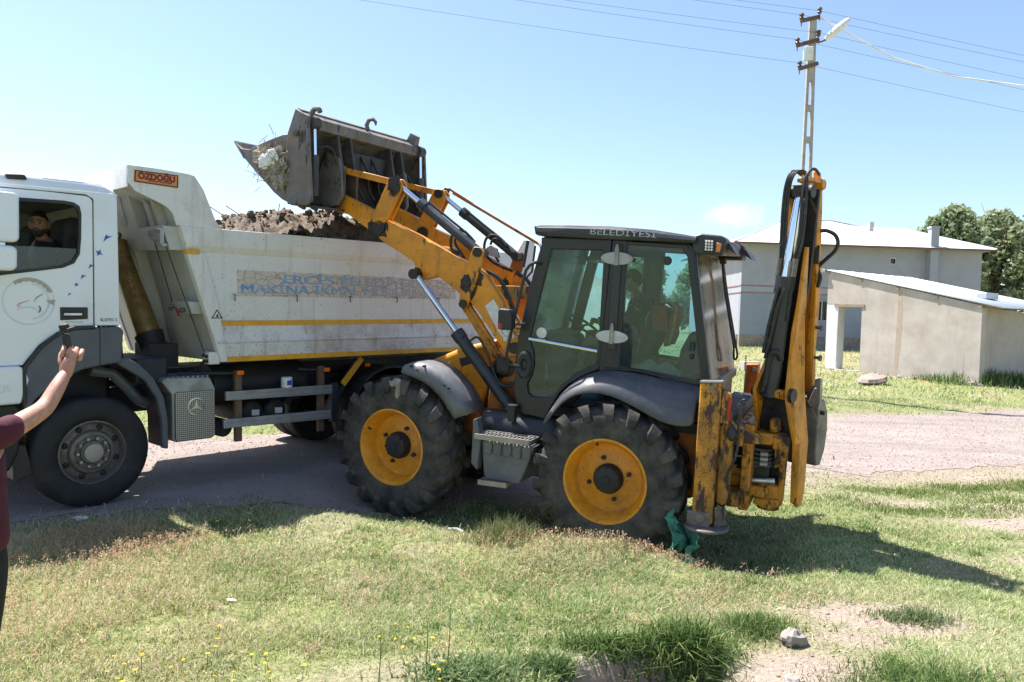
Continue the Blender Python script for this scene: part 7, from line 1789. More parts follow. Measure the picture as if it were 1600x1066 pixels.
def hand(mb, wrist, palm_dir, side, curl_to, s=1.0, curl=1.0, thumb_side=1):
    """palm + five separate curled fingers; palm_dir = wrist to knuckles, side = across the knuckles towards the thumb, curl_to = direction the fingers bend"""
    d = Vector(palm_dir).normalized(); sd = Vector(side); sd = (sd - d * sd.dot(d)).normalized(); cd = Vector(curl_to); cd = (cd - d * cd.dot(d) - sd * cd.dot(sd)).normalized()
    W_ = Vector(wrist)
    pv = [W_ - d * 0.03 * s, W_, W_ + d * 0.035 * s, W_ + d * 0.075 * s]
    v_, f_ = skin(pv + [W_ + d * 0.08 * s + sd * 0.025 * s, W_ + d * 0.078 * s - sd * 0.025 * s, W_ + d * 0.04 * s + sd * 0.022 * s], [(0, 1), (1, 2), (2, 3), (3, 4), (3, 5), (2, 6)], [(0.028 * s, 0.023 * s), (0.029 * s, 0.023 * s), (0.034 * s, 0.02 * s), (0.028 * s, 0.017 * s), 0.017 * s, 0.016 * s, 0.02 * s], 2)
    mb.add(v_, f_)
    for k, (off, ln) in enumerate(((0.032, 0.92), (0.011, 1.0), (-0.011, 0.95), (-0.032, 0.78))):
        b0 = W_ + d * 0.078 * s + sd * off * s
        p_ = [b0 - d * 0.03 * s, b0]
        an = 0.0; cur = b0
        for (seg, bend) in ((0.042, 0.75), (0.027, 0.95), (0.022, 0.7)):
            an += bend * curl; dd = d * math.cos(an) + cd * math.sin(an); cur = cur + dd * seg * ln * s; p_.append(cur)
        v_, f_ = skin(p_, [(i, i + 1) for i in range(len(p_) - 1)], [0.010 * s, 0.0105 * s, 0.0098 * s, 0.009 * s, 0.0072 * s], 2)
        mb.add(v_, f_)
    b0 = W_ + d * 0.03 * s + sd * 0.028 * s
    p_ = [W_ + d * 0.02 * s + sd * 0.012 * s, b0 + cd * 0.008 * s, b0 + d * 0.035 * s + sd * 0.008 * s + cd * 0.022 * s, b0 + d * 0.058 * s - sd * 0.002 * s + cd * 0.038 * s, b0 + d * 0.074 * s - sd * 0.012 * s + cd * 0.046 * s]
    v_, f_ = skin(p_, [(i, i + 1) for i in range(4)], [0.015 * s, 0.0145 * s, 0.0118 * s, 0.011 * s, 0.0085 * s], 2)
    mb.add(v_, f_)

# ---- man at the left edge filming with a handheld camera, back turned
ox, oy = -2.285, 3.28
g0 = gz(ox, oy)
def pw(x, y, z): return (ox + x, oy + y, z)
sh_r, el_r, wr_r = (-2.165, 3.30, 1.385), (-2.115, 3.545, 1.480), (-2.105, 3.695, 1.640)
body_v = [pw(0, 0, 0.95), pw(0, -0.01, 1.10), pw(0, -0.02, 1.28), pw(0, -0.01, 1.42), pw(-0.02, 0.015, 1.50), pw(-0.045, 0.02, 1.56),
          (-2.19, 3.285, 1.395), sh_r, el_r, wr_r,
          pw(-0.15, 0, 1.41), pw(-0.19, -0.01, 1.38), pw(-0.24, -0.03, 1.12), pw(-0.22, 0.08, 0.88),
          pw(0.085, 0, 0.88), pw(0.04, 0.02, 0.50), pw(0.03, -0.02, g0 + 0.09), pw(0.035, 0.14, g0 + 0.035),
          pw(-0.095, 0, 0.88), pw(-0.115, 0.03, 0.50), pw(-0.12, -0.01, g0 + 0.09), pw(-0.125, 0.15, g0 + 0.035),
          (-2.105, 3.62, 1.57)]
body_e = [(0, 1), (1, 2), (2, 3), (3, 4), (4, 5), (3, 6), (6, 7), (7, 8), (8, 22), (22, 9), (3, 10), (10, 11), (11, 12), (12, 13), (0, 14), (14, 15), (15, 16), (16, 17), (0, 18), (18, 19), (19, 20), (20, 21)]
body_r = [(0.15, 0.11), (0.145, 0.105), (0.165, 0.115), (0.13, 0.09), 0.06, 0.055, 0.075, 0.058, 0.042, 0.027, 0.075, 0.058, 0.042, 0.028, (0.088, 0.09), 0.058, 0.042, (0.04, 0.035), (0.088, 0.09), 0.058, 0.042, (0.04, 0.035), 0.037]
PM = thing("person", "person in maroon t-shirt seen from behind holding up a small camera", "person")
v_, f_ = skin(body_v, body_e, body_r, 2)
mb = MB().add(v_, f_)
hb, hf, hr_, hu = head_shape(pw(-0.055, 0.03, 1.655), (0.25, 1, 0.05))
mb.add(hb.v, hb.f)
hand(mb, wr_r, (0.12, 0.25, 0.95), (-0.85, -0.45, 0.2), (-0.55, 0.8, 0.0), 1.18, 1.2)
hand(mb, pw(-0.215, 0.10, 0.85), (0, 0.15, -1), (0.2, 1, 0), (1, 0, 0), 0.95, 0.4)
mb.build("body", "skin", PM, smooth=80)
cap_hair(pw(-0.055, 0.03, 1.655), hf, hr_, hu, 1.0).build("hair", "hair_black", PM, smooth=80)
# t-shirt: torso and short sleeves, slightly larger than the body
sleeve_r = Vector(sh_r).lerp(Vector(el_r), 0.52)
sv = [pw(0.01, -0.01, 0.85), pw(0.01, -0.01, 1.0), pw(0.005, -0.015, 1.12), pw(0, -0.02, 1.27), pw(0, -0.01, 1.415), pw(0, 0.01, 1.485), (-2.20, 3.285, 1.40), sh_r, tuple(sleeve_r), pw(-0.15, 0, 1.41), pw(-0.195, -0.01, 1.37), pw(-0.225, -0.02, 1.2)]
se = [(0, 1), (1, 2), (2, 3), (3, 4), (4, 5), (4, 6), (6, 7), (7, 8), (4, 9), (9, 10), (10, 11)]
sr = [(0.185, 0.14), (0.18, 0.135), (0.172, 0.128), (0.18, 0.13), (0.145, 0.10), 0.068, 0.088, 0.076, 0.066, 0.088, 0.074, 0.07]
v_, f_ = skin(sv, se, sr, 2)
MB().add(v_, f_).build("t_shirt", "shirt_maroon", PM, smooth=80)
tv = [pw(0, 0, 0.94), pw(0.075, 0, 0.84), pw(0.04, 0.02, 0.50), pw(0.03, -0.02, g0 + 0.06), pw(-0.095, 0, 0.87), pw(-0.115, 0.03, 0.50), pw(-0.12, -0.01, g0 + 0.06), pw(0, 0, 1.02)]
v_, f_ = skin(tv, [(7, 0), (0, 1), (1, 2), (2, 3), (0, 4), (4, 5), (5, 6)], [(0.145, 0.115), (0.112, 0.11), 0.085, 0.075, (0.112, 0.11), 0.085, 0.075, (0.14, 0.11)], 2)
MB().add(v_, f_).build("trousers", "cloth_black", PM, smooth=80)
for sx_ in (0.035, -0.125): MB().ball(pw(sx_, 0.07, g0 + 0.05), (0.055, 0.15, 0.055), 16, 10).build("shoe", "black_plastic", PM, smooth=80)
# small stabilised camera held upright in the fist
hc = Vector(wr_r) + Vector((-0.022, 0.045, 0.115))
CA = MB().box((0, 0, 0.0), (0.036, 0.028, 0.125)).build("handheld_camera", "black_plastic", None, bevel=0.008)
CA.matrix_world = Matrix.Translation(hc) @ Matrix.Rotation(R(-8), 4, 'Y') @ Matrix.Rotation(R(12), 4, 'X')
tag(CA, "small black stabilised handheld camera held up in the raised hand", "camera")
MB().box((-0.012, 0, 0.07), (0.012, 0.02, 0.03)).box((-0.005, 0, 0.083), (0.03, 0.02, 0.008)).build("gimbal_arm", "black_plastic", CA, bevel=0.003)
MB().box((0.004, 0, 0.098), (0.042, 0.026, 0.022)).build("camera_head", "chassis_dark", CA, bevel=0.006)

# ---- truck driver behind the half-open window
DR = thing("person", "driver with short dark beard and black shirt in the white truck cab", "person", MT)
hcn = (0.30, 0.68, 2.70)
bv = [(0.20, 0.56, 2.08), (0.20, 0.56, 2.25), (0.21, 0.57, 2.40), (0.23, 0.59, 2.50), (0.27, 0.63, 2.58), (0.285, 0.655, 2.64), (0.24, 0.74, 2.475), (0.26, 0.79, 2.44), (0.42, 0.88, 2.22), (0.66, 0.78, 2.28), (0.22, 0.44, 2.475), (0.23, 0.38, 2.44), (0.36, 0.33, 2.22), (0.64, 0.42, 2.26), (0.42, 0.66, 2.02), (0.75, 0.68, 2.0), (0.42, 0.46, 2.02), (0.75, 0.44, 2.0), (0.85, 0.68, 1.68), (0.85, 0.44, 1.68)]
be = [(0, 1), (1, 2), (2, 3), (3, 4), (4, 5), (3, 6), (6, 7), (7, 8), (8, 9), (3, 10), (10, 11), (11, 12), (12, 13), (0, 14), (14, 15), (0, 16), (16, 17), (15, 18), (17, 19)]
br2 = [(0.15, 0.11), (0.15, 0.11), (0.165, 0.115), (0.12, 0.085), 0.06, 0.055, 0.075, 0.062, 0.045, 0.03, 0.075, 0.062, 0.045, 0.03, 0.085, 0.062, 0.085, 0.062, 0.05, 0.05]
v_, f_ = skin(bv, be, br2, 2)
mb = MB().add(v_, f_)
hb, hf, hr_, hu = head_shape(hcn, (0.50, 0.86, -0.04), s=1.08)
mb.add(hb.v, hb.f)
hand(mb, (0.66, 0.78, 2.28), (0.9, -0.3, 0.25), (0, -0.4, 1), (0.2, -0.9, -0.3), 0.95, 1.0)
hand(mb, (0.64, 0.42, 2.26), (0.9, 0.2, 0.25), (0, 0.4, 1), (0.2, 0.9, -0.3), 0.95, 1.0)
mb.build("body", "skin_tan", DR, smooth=80)
cap_hair(hcn, hf, hr_, hu, 1.08, 0.066, -0.045, 1.025).build("hair", "hair_black", DR, smooth=80)
def face_pt(a_, b_, c_): return Vector(hcn) + (hf * a_ + hr_ * b_ + hu * c_) * 1.08
# beard: lower face shell, thinner at the cheeks
mbb = MB(); vs = []; fs = []; nb, nm = 22, 9
for i in range(nb):
    ph = R(-78 + 156 * i / (nb - 1))
    for j in range(nm):
        q = j / (nm - 1); zz = (-0.038 - 0.018 * math.cos(ph * 1.1) ** 2) * (1 - q) + (-0.113) * q
        rr = math.sqrt(max(0.0, 1 - (zz / 0.118) ** 2)); ky = 1 - 0.30 * (-zz / 0.118) ** 1.5
        px_ = math.cos(ph) * rr * 0.098 * (1 - 0.10 * (-zz / 0.118)); py_ = math.sin(ph) * rr * 0.076 * ky
        px_ += 0.012 * math.exp(-(py_ / 0.03) ** 2 - ((zz + 0.092) / 0.02) ** 2)
        k_ = 1.035
        vs.append(face_pt(px_ * k_ + 0.001, py_ * k_, zz * 1.01))
for i in range(nb - 1):
    for j in range(nm - 1): fs.append((i * nm + j, i * nm + j + 1, (i + 1) * nm + j + 1, (i + 1) * nm + j))
mbb.add(vs, fs).build("beard", "beard_dark", DR, smooth=80)
mm = MB()
for sd in (1, -1):
    mm.tube([face_pt(0.098, 0.012 * sd, 0.030), face_pt(0.095, 0.03 * sd, 0.034), face_pt(0.082, 0.05 * sd, 0.027)], [0.004, 0.0055, 0.003], 6)
    mm.ball(face_pt(0.079, 0.030 * sd, 0.012), 0.010, 10, 8)
    mm.tube([face_pt(0.106, 0.003 * sd, -0.041), face_pt(0.100, 0.016 * sd, -0.043), face_pt(0.090, 0.030 * sd, -0.056)], [0.004, 0.005, 0.003], 6)
mm.build("eyebrows", "hair_black", DR, smooth=80)
v_, f_ = skin([(0.20, 0.56, 2.06), (0.20, 0.56, 2.25), (0.21, 0.57, 2.40), (0.235, 0.59, 2.495), (0.26, 0.62, 2.545), (0.24, 0.74, 2.475), (0.26, 0.80, 2.43), (0.38, 0.87, 2.27), (0.22, 0.44, 2.475), (0.23, 0.37, 2.43), (0.34, 0.33, 2.26)],
              [(0, 1), (1, 2), (2, 3), (3, 4), (3, 5), (5, 6), (6, 7), (3, 8), (8, 9), (9, 10)], [(0.175, 0.13), (0.17, 0.125), (0.18, 0.125), (0.135, 0.098), 0.07, 0.09, 0.078, 0.062, 0.09, 0.078, 0.062], 2)
MB().add(v_, f_).build("shirt", "cloth_black", DR, smooth=80)

# ---- loader operator, seen through the dusty glass
OP = thing("person", "operator with cropped hair and navy shirt sitting in the loader cab", "person", MJ)
hcn2 = (0.18, -0.10, 2.585)
bv = [(0.06, -0.05, 1.98), (0.05, -0.06, 2.12), (0.055, -0.07, 2.25), (0.09, -0.085, 2.36), (0.135, -0.095, 2.44), (0.155, -0.10, 2.50), (0.07, 0.06, 2.33), (0.08, 0.115, 2.29), (0.22, 0.17, 2.06), (0.46, 0.12, 2.13), (0.09, -0.23, 2.33), (0.10, -0.29, 2.29), (0.24, -0.33, 2.06), (0.46, -0.22, 2.13), (0.30, 0.05, 1.93), (0.58, 0.10, 1.93), (0.30, -0.17, 1.93), (0.58, -0.2, 1.93), (0.66, 0.1, 1.5), (0.66, -0.2, 1.5)]
v_, f_ = skin(bv, be, br2, 2)
mb = MB().add(v_, f_)
hb, hf, hr_, hu = head_shape(hcn2, (1, -0.12, -0.12), s=1.05)
mb.add(hb.v, hb.f)
hand(mb, (0.46, 0.12, 2.13), (0.9, -0.1, 0.1), (-0.1, -0.3, 1), (0.1, -0.9, -0.3), 0.95, 1.0)
hand(mb, (0.46, -0.22, 2.13), (0.9, 0.1, 0.1), (-0.1, 0.3, 1), (0.1, 0.9, -0.3), 0.95, 1.0)
mb.build("body", "skin_tan", OP, smooth=80)
cap_hair(hcn2, hf, hr_, hu, 1.05, 0.05, -0.06, 1.03).build("hair", "hair_black", OP, smooth=80)
v_, f_ = skin([(0.06, -0.05, 1.96), (0.05, -0.06, 2.12), (0.055, -0.07, 2.25), (0.095, -0.085, 2.36), (0.125, -0.09, 2.41), (0.07, 0.06, 2.33), (0.08, 0.12, 2.28), (0.19, 0.165, 2.11), (0.40, 0.13, 2.115), (0.09, -0.23, 2.33), (0.10, -0.30, 2.28), (0.21, -0.325, 2.11), (0.40, -0.24, 2.115)],
              [(0, 1), (1, 2), (2, 3), (3, 4), (3, 5), (5, 6), (6, 7), (7, 8), (3, 9), (9, 10), (10, 11), (11, 12)], [(0.185, 0.14), (0.18, 0.135), (0.19, 0.135), (0.14, 0.10), 0.075, 0.09, 0.08, 0.06, 0.045, 0.09, 0.08, 0.06, 0.045], 2)
MB().add(v_, f_).build("shirt", "shirt_navy", OP, smooth=80)
# reflective waistcoat hung over the backrest
VT = thing("reflective_vest", "red safety waistcoat with pale bands hung over the loader seat", "waistcoat", MJ)
def drape(x0, x1, z0, z1, y0, y1, off, name, mat):
    vs = []; fs = []
    prof = [(-0.02, 1.88), (-0.06, 2.05), (-0.12, 2.27), (-0.17, 2.365), (-0.26, 2.375), (-0.325, 2.32), (-0.30, 2.10), (-0.27, 1.95)]
    pts = []
    for i in range(len(prof) - 1):
        for k in range(5): pts.append(tuple(Vector(prof[i]).lerp(Vector(prof[i + 1]), k / 5)))
    pts.append(prof[-1]); n_ = len(pts)
    a_, b_ = int(x0 * (n_ - 1)), int(x1 * (n_ - 1)); sub = pts[a_:b_ + 1]
    for j in range(9):
        y_ = y0 + (y1 - y0) * j / 8
        for (x_, z_) in sub: vs.append((x_ + (0.012 * math.sin(j * 2.1 + z_ * 30)) + (off if x_ > -0.2 else -off), y_, z_ + (off if z_ > 2.3 else 0)))
    k = len(sub)
    for j in range(8):
        for i in range(k - 1): fs.append((j * k + i, j * k + i + 1, (j + 1) * k + i + 1, (j + 1) * k + i))
    o_ = MB().add(vs, fs).build(name, mat, VT, smooth=80)
    s_ = o_.modifiers.new("t", 'SOLIDIFY'); s_.thickness = 0.006
drape(0.0, 1.0, 0, 0, -0.27, 0.27, 0.012, "cloth", "vest_red")
drape(0.2, 0.32, 0, 0, -0.275, 0.275, 0.02, "reflective_band", "vest_tape")
drape(0.3, 1.0, 0, 0, 0.10, 0.18, 0.022, "shoulder_band", "vest_yellow")
drape(0.0, 0.14, 0, 0, -0.275, 0.275, 0.02, "reflective_band", "vest_tape")
MB().prism([(-0.30, 2.1), (-0.15, 2.1), (-0.12, 2.36), (-0.28, 2.36)], 0.25, 0.275).build("side_cloth", "vest_red", VT, bevel=0.01)
vs = []; fs = []
for i in range(26):
    for j in range(14):
        u, v_ = i / 25, j / 13
        vs.append((-0.05 - 0.50 * u, 0.45 + 0.28 * v_, 1.74 + 0.09 * math.sin(PI * v_) * math.sin(PI * u) ** 0.5 + 0.025 * math.sin(u * 17 + v_ * 5) - 0.02 * u))
for i in range(25):
    for j in range(13): fs.append((i * 14 + j, i * 14 + j + 1, (i + 1) * 14 + j + 1, (i + 1) * 14 + j))
MB().box((-0.3, 0.56, 1.70), (0.7, 0.3, 0.06)).build("side_shelf", "cab_black", JC)
cb = MB().add(vs, fs).build("folded_cloth", "cloth_pale", None, smooth=80); cb.matrix_world = MJ
s_ = cb.modifiers.new("t", 'SOLIDIFY'); s_.thickness = 0.01
tag(cb, "crumpled pale green cloth lying inside behind the rear side window", "cloth")
# ------------------------------------------------------------------ grass and small plants
attr_mat("blade", 0.75, 0.4)
GREEN = np.array([[0.13, 0.215, 0.05], [0.255, 0.35, 0.12], [0.395, 0.47, 0.205], [0.54, 0.60, 0.34]])
STRAW = np.array([[0.66, 0.61, 0.40], [0.56, 0.50, 0.31], [0.60, 0.45, 0.33], [0.76, 0.72, 0.54]])

def blades(x, y, h, w, lean, col, name, label, kind_mat="blade", bend=0.5):
    n_ = len(x)
    z = ground(x, y)
    an = rng.uniform(0, 2 * PI, n_); la = rng.uniform(0, 2 * PI, n_)
    dx, dy = np.cos(an) * w / 2, np.sin(an) * w / 2
    lx, ly = np.cos(la) * lean * h, np.sin(la) * lean * h
    hv = h * np.sqrt(np.clip(1 - (lean * 0.75) ** 2, 0.15, 1))
    b = np.stack([x, y, z - 0.01], 1)
    o1 = np.stack([dx, dy, np.zeros(n_)], 1)
    mid = b + np.stack([lx * 0.35, ly * 0.35, hv * 0.6], 1)
    tip = b + np.stack([lx, ly, hv * (1 - 0.25 * lean)], 1)
    vs = np.stack([b - o1, b + o1, mid + o1 * 0.75, mid - o1 * 0.75, tip + o1 * 0.1, tip - o1 * 0.1], 1).reshape(-1, 3)
    base = np.arange(n_)[:, None] * 6
    fs = np.concatenate([base + np.array([[0, 1, 2, 3]]), base + np.array([[3, 2, 4, 5]])], 0)
    me_ = arr_mesh(name, vs, fs, 4, kind_mat, np.repeat(col, 6, 0))
    o_ = bpy.data.objects.new(name, me_); COL.objects.link(o_)
    return tag(o_, label, None, None, 'stuff')

def scatter(n_, y0, y1, pad=1.0, k=0.72):
    """points inside the wedge of ground in front of the camera"""
    u = rng.uniform(0, 1, n_); y = np.sqrt(y0 ** 2 + u * (y1 ** 2 - y0 ** 2))
    x = rng.uniform(-1, 1, n_) * (k * y + pad)
    return x, y
def clear_of_wheels(x, y):
    lx = iJ[0, 0] * x + iJ[0, 1] * y + iJ[0, 3]; ly = iJ[1, 0] * x + iJ[1, 1] * y + iJ[1, 3]
    ok = np.ones(len(x), bool)
    for wx in (0.0, 2.285): ok &= ~((np.abs(lx - wx) < 0.42) & (np.abs(np.abs(ly) - 0.9) < 0.25))
    lx = iT[0, 0] * x + iT[0, 1] * y + iT[0, 3]; ly = iT[1, 0] * x + iT[1, 1] * y + iT[1, 3]
    return ok & ~((np.abs(lx) < 0.35) & (np.abs(ly - 1.0) < 0.2))

def palette(n_, pal, t):
    i = np.clip(t * (len(pal) - 1), 0, len(pal) - 1.001); i0 = i.astype(int); f_ = (i - i0)[:, None]
    return pal[i0] * (1 - f_) + pal[i0 + 1] * f_

def field(n_, y0, y1, wscale, name, label, hs=1.0, keep=1.0):
    x, y = scatter(n_, y0, y1)
    s_ = soil_mask(x, y); rt = road_t(x, y)
    patch = fbm(x, y, 2.2, 51, 4)
    pr = (1 - s_) ** 1.5 * (0.35 + 0.9 * sstep(0.32, 0.6, patch)) * keep
    pr = np.where(rt > 0.15, pr * np.maximum(0.02, (x > 2.8) * (y < 14) * (1 - sstep(0.3, 1.3, rt)) * sstep(0.48, 0.62, patch) * 0.9), pr)
    m_ = (rng.uniform(0, 1, len(x)) < pr) & clear_of_wheels(x, y)
    x, y, patch, s_ = x[m_], y[m_], patch[m_], s_[m_]
    n1 = len(x)
    dry = fbm(x, y, 0.9, 31, 4); dryp = sstep(0.45, 0.75, dry) * 0.30 + 0.13
    left = np.exp(-((x + 3.0) / 1.6) ** 2 - ((y - 5.0) / 1.8) ** 2); dryp = np.clip(dryp + 0.10 * left, 0, 0.85)
    is_dry = rng.uniform(0, 1, n1) < dryp
    tone = np.clip(fbm(x, y, 1.1, 77, 4) * 1.5 - 0.30 + rng.normal(0, 0.34, n1), 0, 1)
    col = palette(n1, GREEN, tone)
    yel = np.exp(-((x + 2.2) / 1.2) ** 2 - ((y - 4.6) / 1.0) ** 2)[:, None]
    col = col * (1 - 0.45 * yel) + np.array([[0.33, 0.30, 0.06]]) * 0.45 * yel
    col = np.where(is_dry[:, None], palette(n1, STRAW, rng.uniform(0, 1, n1)), col) * rng.uniform(0.8, 1.15, n1)[:, None]
    h = rng.uniform(0.025, 0.07, n1) * (0.6 + 0.9 * patch) * hs * np.where(is_dry, 1.1, 1.0)
    w = rng.uniform(0.003, 0.0065, n1) * wscale * np.where(rng.uniform(0, 1, n1) < 0.10, 2.0, 1.0)
    return blades(x, y, h, w, rng.uniform(0.35, 1.3, n1), col, name, label)
field(400000, 3.7, 6.4, 1.0, "grass", "short mixed green and straw grass across the foreground", 1.0)
field(310000, 6.4, 10.5, 1.4, "grass", "short grass around the loader wheels and verge", 0.95)
field(185000, 10.5, 20, 2.4, "grass", "grass along the road edge and in front of the shed", 1.25, 0.9)
field(130000, 20, 46, 5.0, "grass", "taller field grass between shed and grey building", 2.2)

# dry grass with drooping pinkish seed heads
def seedheads(pts, name, label, hmin=0.10, hmax=0.22, col0=(0.50, 0.31, 0.20), col1=(0.58, 0.45, 0.30)):
    x, y = pts[:, 0], pts[:, 1]; n_ = len(x); z = ground(x, y)
    h = rng.uniform(hmin, hmax, n_); la = rng.uniform(0, 2 * PI, n_); ln_ = rng.uniform(0.1, 0.55, n_)
    b = np.stack([x, y, z - 0.01], 1)
    t1 = b + np.stack([np.cos(la) * ln_ * h * 0.5, np.sin(la) * ln_ * h * 0.5, h * 0.8], 1)
    an = rng.uniform(0, 2 * PI, n_); o1 = np.stack([np.cos(an), np.sin(an), np.zeros(n_)], 1)
    sw_ = rng.uniform(0.0012, 0.002, n_)[:, None]
    vs = [b - o1 * sw_, b + o1 * sw_, t1 + o1 * sw_, t1 - o1 * sw_]
    k_ = rng.uniform(0, 1, n_)[:, None]; colr = np.array(col0) * (1 - k_) + np.array(col1) * k_
    V_ = np.stack(vs, 1).reshape(-1, 3); F_ = np.arange(n_ * 4).reshape(-1, 4); C_ = np.repeat(colr * np.array([0.85, 0.95, 0.8]), 4, 0)
    # several spikelets per head, hanging over
    for q in range(5):
        a2 = la + rng.normal(0, 0.7, n_); L = rng.uniform(0.015, 0.034, n_)[:, None]; wv = rng.uniform(0.0016, 0.0036, n_)[:, None]
        d = np.stack([np.cos(a2) * 0.8, np.sin(a2) * 0.8, rng.uniform(-0.7, 0.7, n_)], 1)
        p0 = t1 + np.stack([np.cos(la), np.sin(la), np.zeros(n_)], 1) * 0.008 * q - np.array([0, 0, 0.009]) * q
        side = np.cross(d, np.array([0, 0, 1.0])); side /= np.linalg.norm(side, axis=1)[:, None] + 1e-9
        V2 = np.stack([p0, p0 + d * L * 0.5 + side * wv, p0 + d * L, p0 + d * L * 0.5 - side * wv], 1).reshape(-1, 3)
        F_ = np.concatenate([F_, np.arange(n_ * 4).reshape(-1, 4) + len(V_)]); V_ = np.concatenate([V_, V2]); C_ = np.concatenate([C_, np.repeat(colr * rng.uniform(0.8, 1.15, n_)[:, None], 4, 0)])
    me_ = arr_mesh(name, V_, F_, 4, "blade", C_)
    o_ = bpy.data.objects.new(name, me_); COL.objects.link(o_)
    return tag(o_, label, None, None, 'stuff')
def clump(cx, cy, sx, sy, n_): return np.stack([rng.normal(cx, sx, n_), rng.normal(cy, sy, n_)], 1)
P_ = np.concatenate([clump(-3.25, 6.35, 0.45, 0.28, 1500), clump(-2.9, 5.6, 0.45, 0.5, 800), clump(-2.85, 4.4, 0.35, 0.4, 400), clump(0.1, 6.5, 0.35, 0.22, 260), clump(1.15, 6.4, 0.5, 0.12, 380), clump(-0.9, 5.8, 0.8, 0.5, 260), clump(0.4, 5.9, 0.7, 0.4, 220), clump(1.5, 5.6, 0.4, 0.25, 160)])
seedheads(P_, "dry_grass", "tan and pinkish dry seed heads standing over the turf", 0.07, 0.17)
x, y = scatter(3000, 3.8, 8.5); m_ = (soil_mask(x, y) < 0.35) & (fbm(x, y, 1.3, 91) > 0.50) & (road_t(x, y) < 0) & clear_of_wheels(x, y)
seedheads(np.stack([x[m_], y[m_]], 1), "dry_grass", "scattered pale seed heads through the short turf", 0.05, 0.11, (0.52, 0.36, 0.25), (0.62, 0.53, 0.40))

# dark lush tuft hanging over the hollow, and smaller weeds
def tuft(cx, cy, sx, sy, n_, h0, h1, name, label, cols, wmul=1.0, lean=(0.2, 1.0)):
    x = rng.normal(cx, sx, n_); y = rng.normal(cy, sy, n_)
    t = np.clip(rng.normal(0.45, 0.3, n_), 0, 1); c_ = palette(n_, np.array(cols), t)
    r_ = np.hypot((x - cx) / sx, (y - cy) / sy); h = rng.uniform(h0, h1, n_) * np.clip(1.15 - 0.28 * r_, 0.3, 1)
    return blades(x, y, h, rng.uniform(0.004, 0.008, n_) * wmul, rng.uniform(*lean, n_), c_, name, label)
LUSH = [(0.045, 0.10, 0.02), (0.09, 0.165, 0.04), (0.18, 0.25, 0.08), (0.36, 0.40, 0.18)]
tuft(1.10, 4.70, 0.15, 0.11, 2300, 0.08, 0.31, "grass_tuft", "dark green grass tuft overhanging the eroded hollow", LUSH, 1.5, (0.2, 1.25))
tuft(0.62, 4.72, 0.20, 0.06, 1500, 0.05, 0.16, "grass_tuft", "green grass fringe along the lip of the hollow", LUSH, 1.4, (0.3, 1.3))
tuft(1.62, 5.05, 0.16, 0.10, 1500, 0.07, 0.17, "grass_tuft", "small green tuft beside the pale rock", LUSH)
tuft(-0.16, 4.25, 0.17, 0.10, 1500, 0.06, 0.15, "grass_tuft", "leafy grey green weeds in the lower middle foreground", [(0.09, 0.16, 0.05), (0.16, 0.24, 0.09), (0.27, 0.34, 0.16), (0.40, 0.45, 0.25)], 2.2)
tuft(0.25, 4.33, 0.14, 0.08, 1100, 0.05, 0.12, "grass_tuft", "low leafy weeds left of the hollow", [(0.06, 0.12, 0.03), (0.10, 0.17, 0.05), (0.18, 0.24, 0.10), (0.28, 0.32, 0.16)], 2.0)
tuft(2.35, 4.35, 0.28, 0.14, 2200, 0.06, 0.15, "grass_tuft", "green grass clump at the bottom right corner soil", LUSH)
tuft(2.85, 5.35, 0.16, 0.08, 900, 0.05, 0.12, "grass_tuft", "grey green weed where the boom shadow ends", [(0.09, 0.15, 0.05), (0.15, 0.2, 0.08), (0.24, 0.28, 0.14), (0.3, 0.34, 0.2)], 1.3)
tuft(-0.02, 6.72, 0.18, 0.10, 1000, 0.10, 0.30, "grass_tuft", "tall thin weeds in front of the gap between the loader wheels", [(0.10, 0.15, 0.04), (0.16, 0.2, 0.07), (0.26, 0.26, 0.13), (0.42, 0.36, 0.22)], 0.8, (0.1, 0.6))
for (cx, cy, n_) in ((4.9, 9.6, 1500), (5.9, 9.9, 1800), (6.9, 10.1, 1600), (4.4, 8.6, 1100), (3.6, 8.9, 900), (6.2, 9.2, 900), (7.0, 8.2, 900), (5.2, 8.75, 700)):
    tuft(cx, cy, 0.55, 0.14, n_, 0.04, 0.10, "grass_tuft", "low green patch on the bare verge right of the boom", [(0.10, 0.17, 0.035), (0.15, 0.22, 0.05), (0.21, 0.26, 0.08), (0.30, 0.31, 0.13)], 1.6)
for o_ in [q for q in bpy.data.objects if q.name.startswith("grass_tuft")]:
    if "right of the boom" in o_['label']: o_['group'] = "green patches on the verge"
# many small tufts and rosettes breaking up the turf
tx, ty = scatter(420, 3.8, 9.5); ok = (soil_mask(tx, ty) < 0.5) & (road_t(tx, ty) < 0.2); tx, ty = tx[ok], ty[ok]
nb_ = 70; cx_ = np.repeat(tx, nb_); cy_ = np.repeat(ty, nb_); tn = np.repeat(rng.uniform(0, 1, len(tx)), nb_)
xx_ = cx_ + rng.normal(0, 1, len(cx_)) * np.repeat(rng.uniform(0.02, 0.07, len(tx)), nb_); yy_ = cy_ + rng.normal(0, 1, len(cx_)) * 0.03
cc_ = palette(len(cx_), np.array([(0.09, 0.17, 0.04), (0.16, 0.26, 0.07), (0.28, 0.37, 0.14), (0.50, 0.52, 0.30), (0.55, 0.39, 0.27)]), np.clip(tn + rng.normal(0, 0.12, len(tn)), 0, 1))
blades(xx_, yy_, rng.uniform(0.03, 0.10, len(cx_)) * np.repeat(rng.uniform(0.6, 1.2, len(tx)), nb_), rng.uniform(0.004, 0.010, len(cx_)), rng.uniform(0.3, 1.25, len(cx_)), cc_, "grass", "scattered small weeds and tufts through the turf")
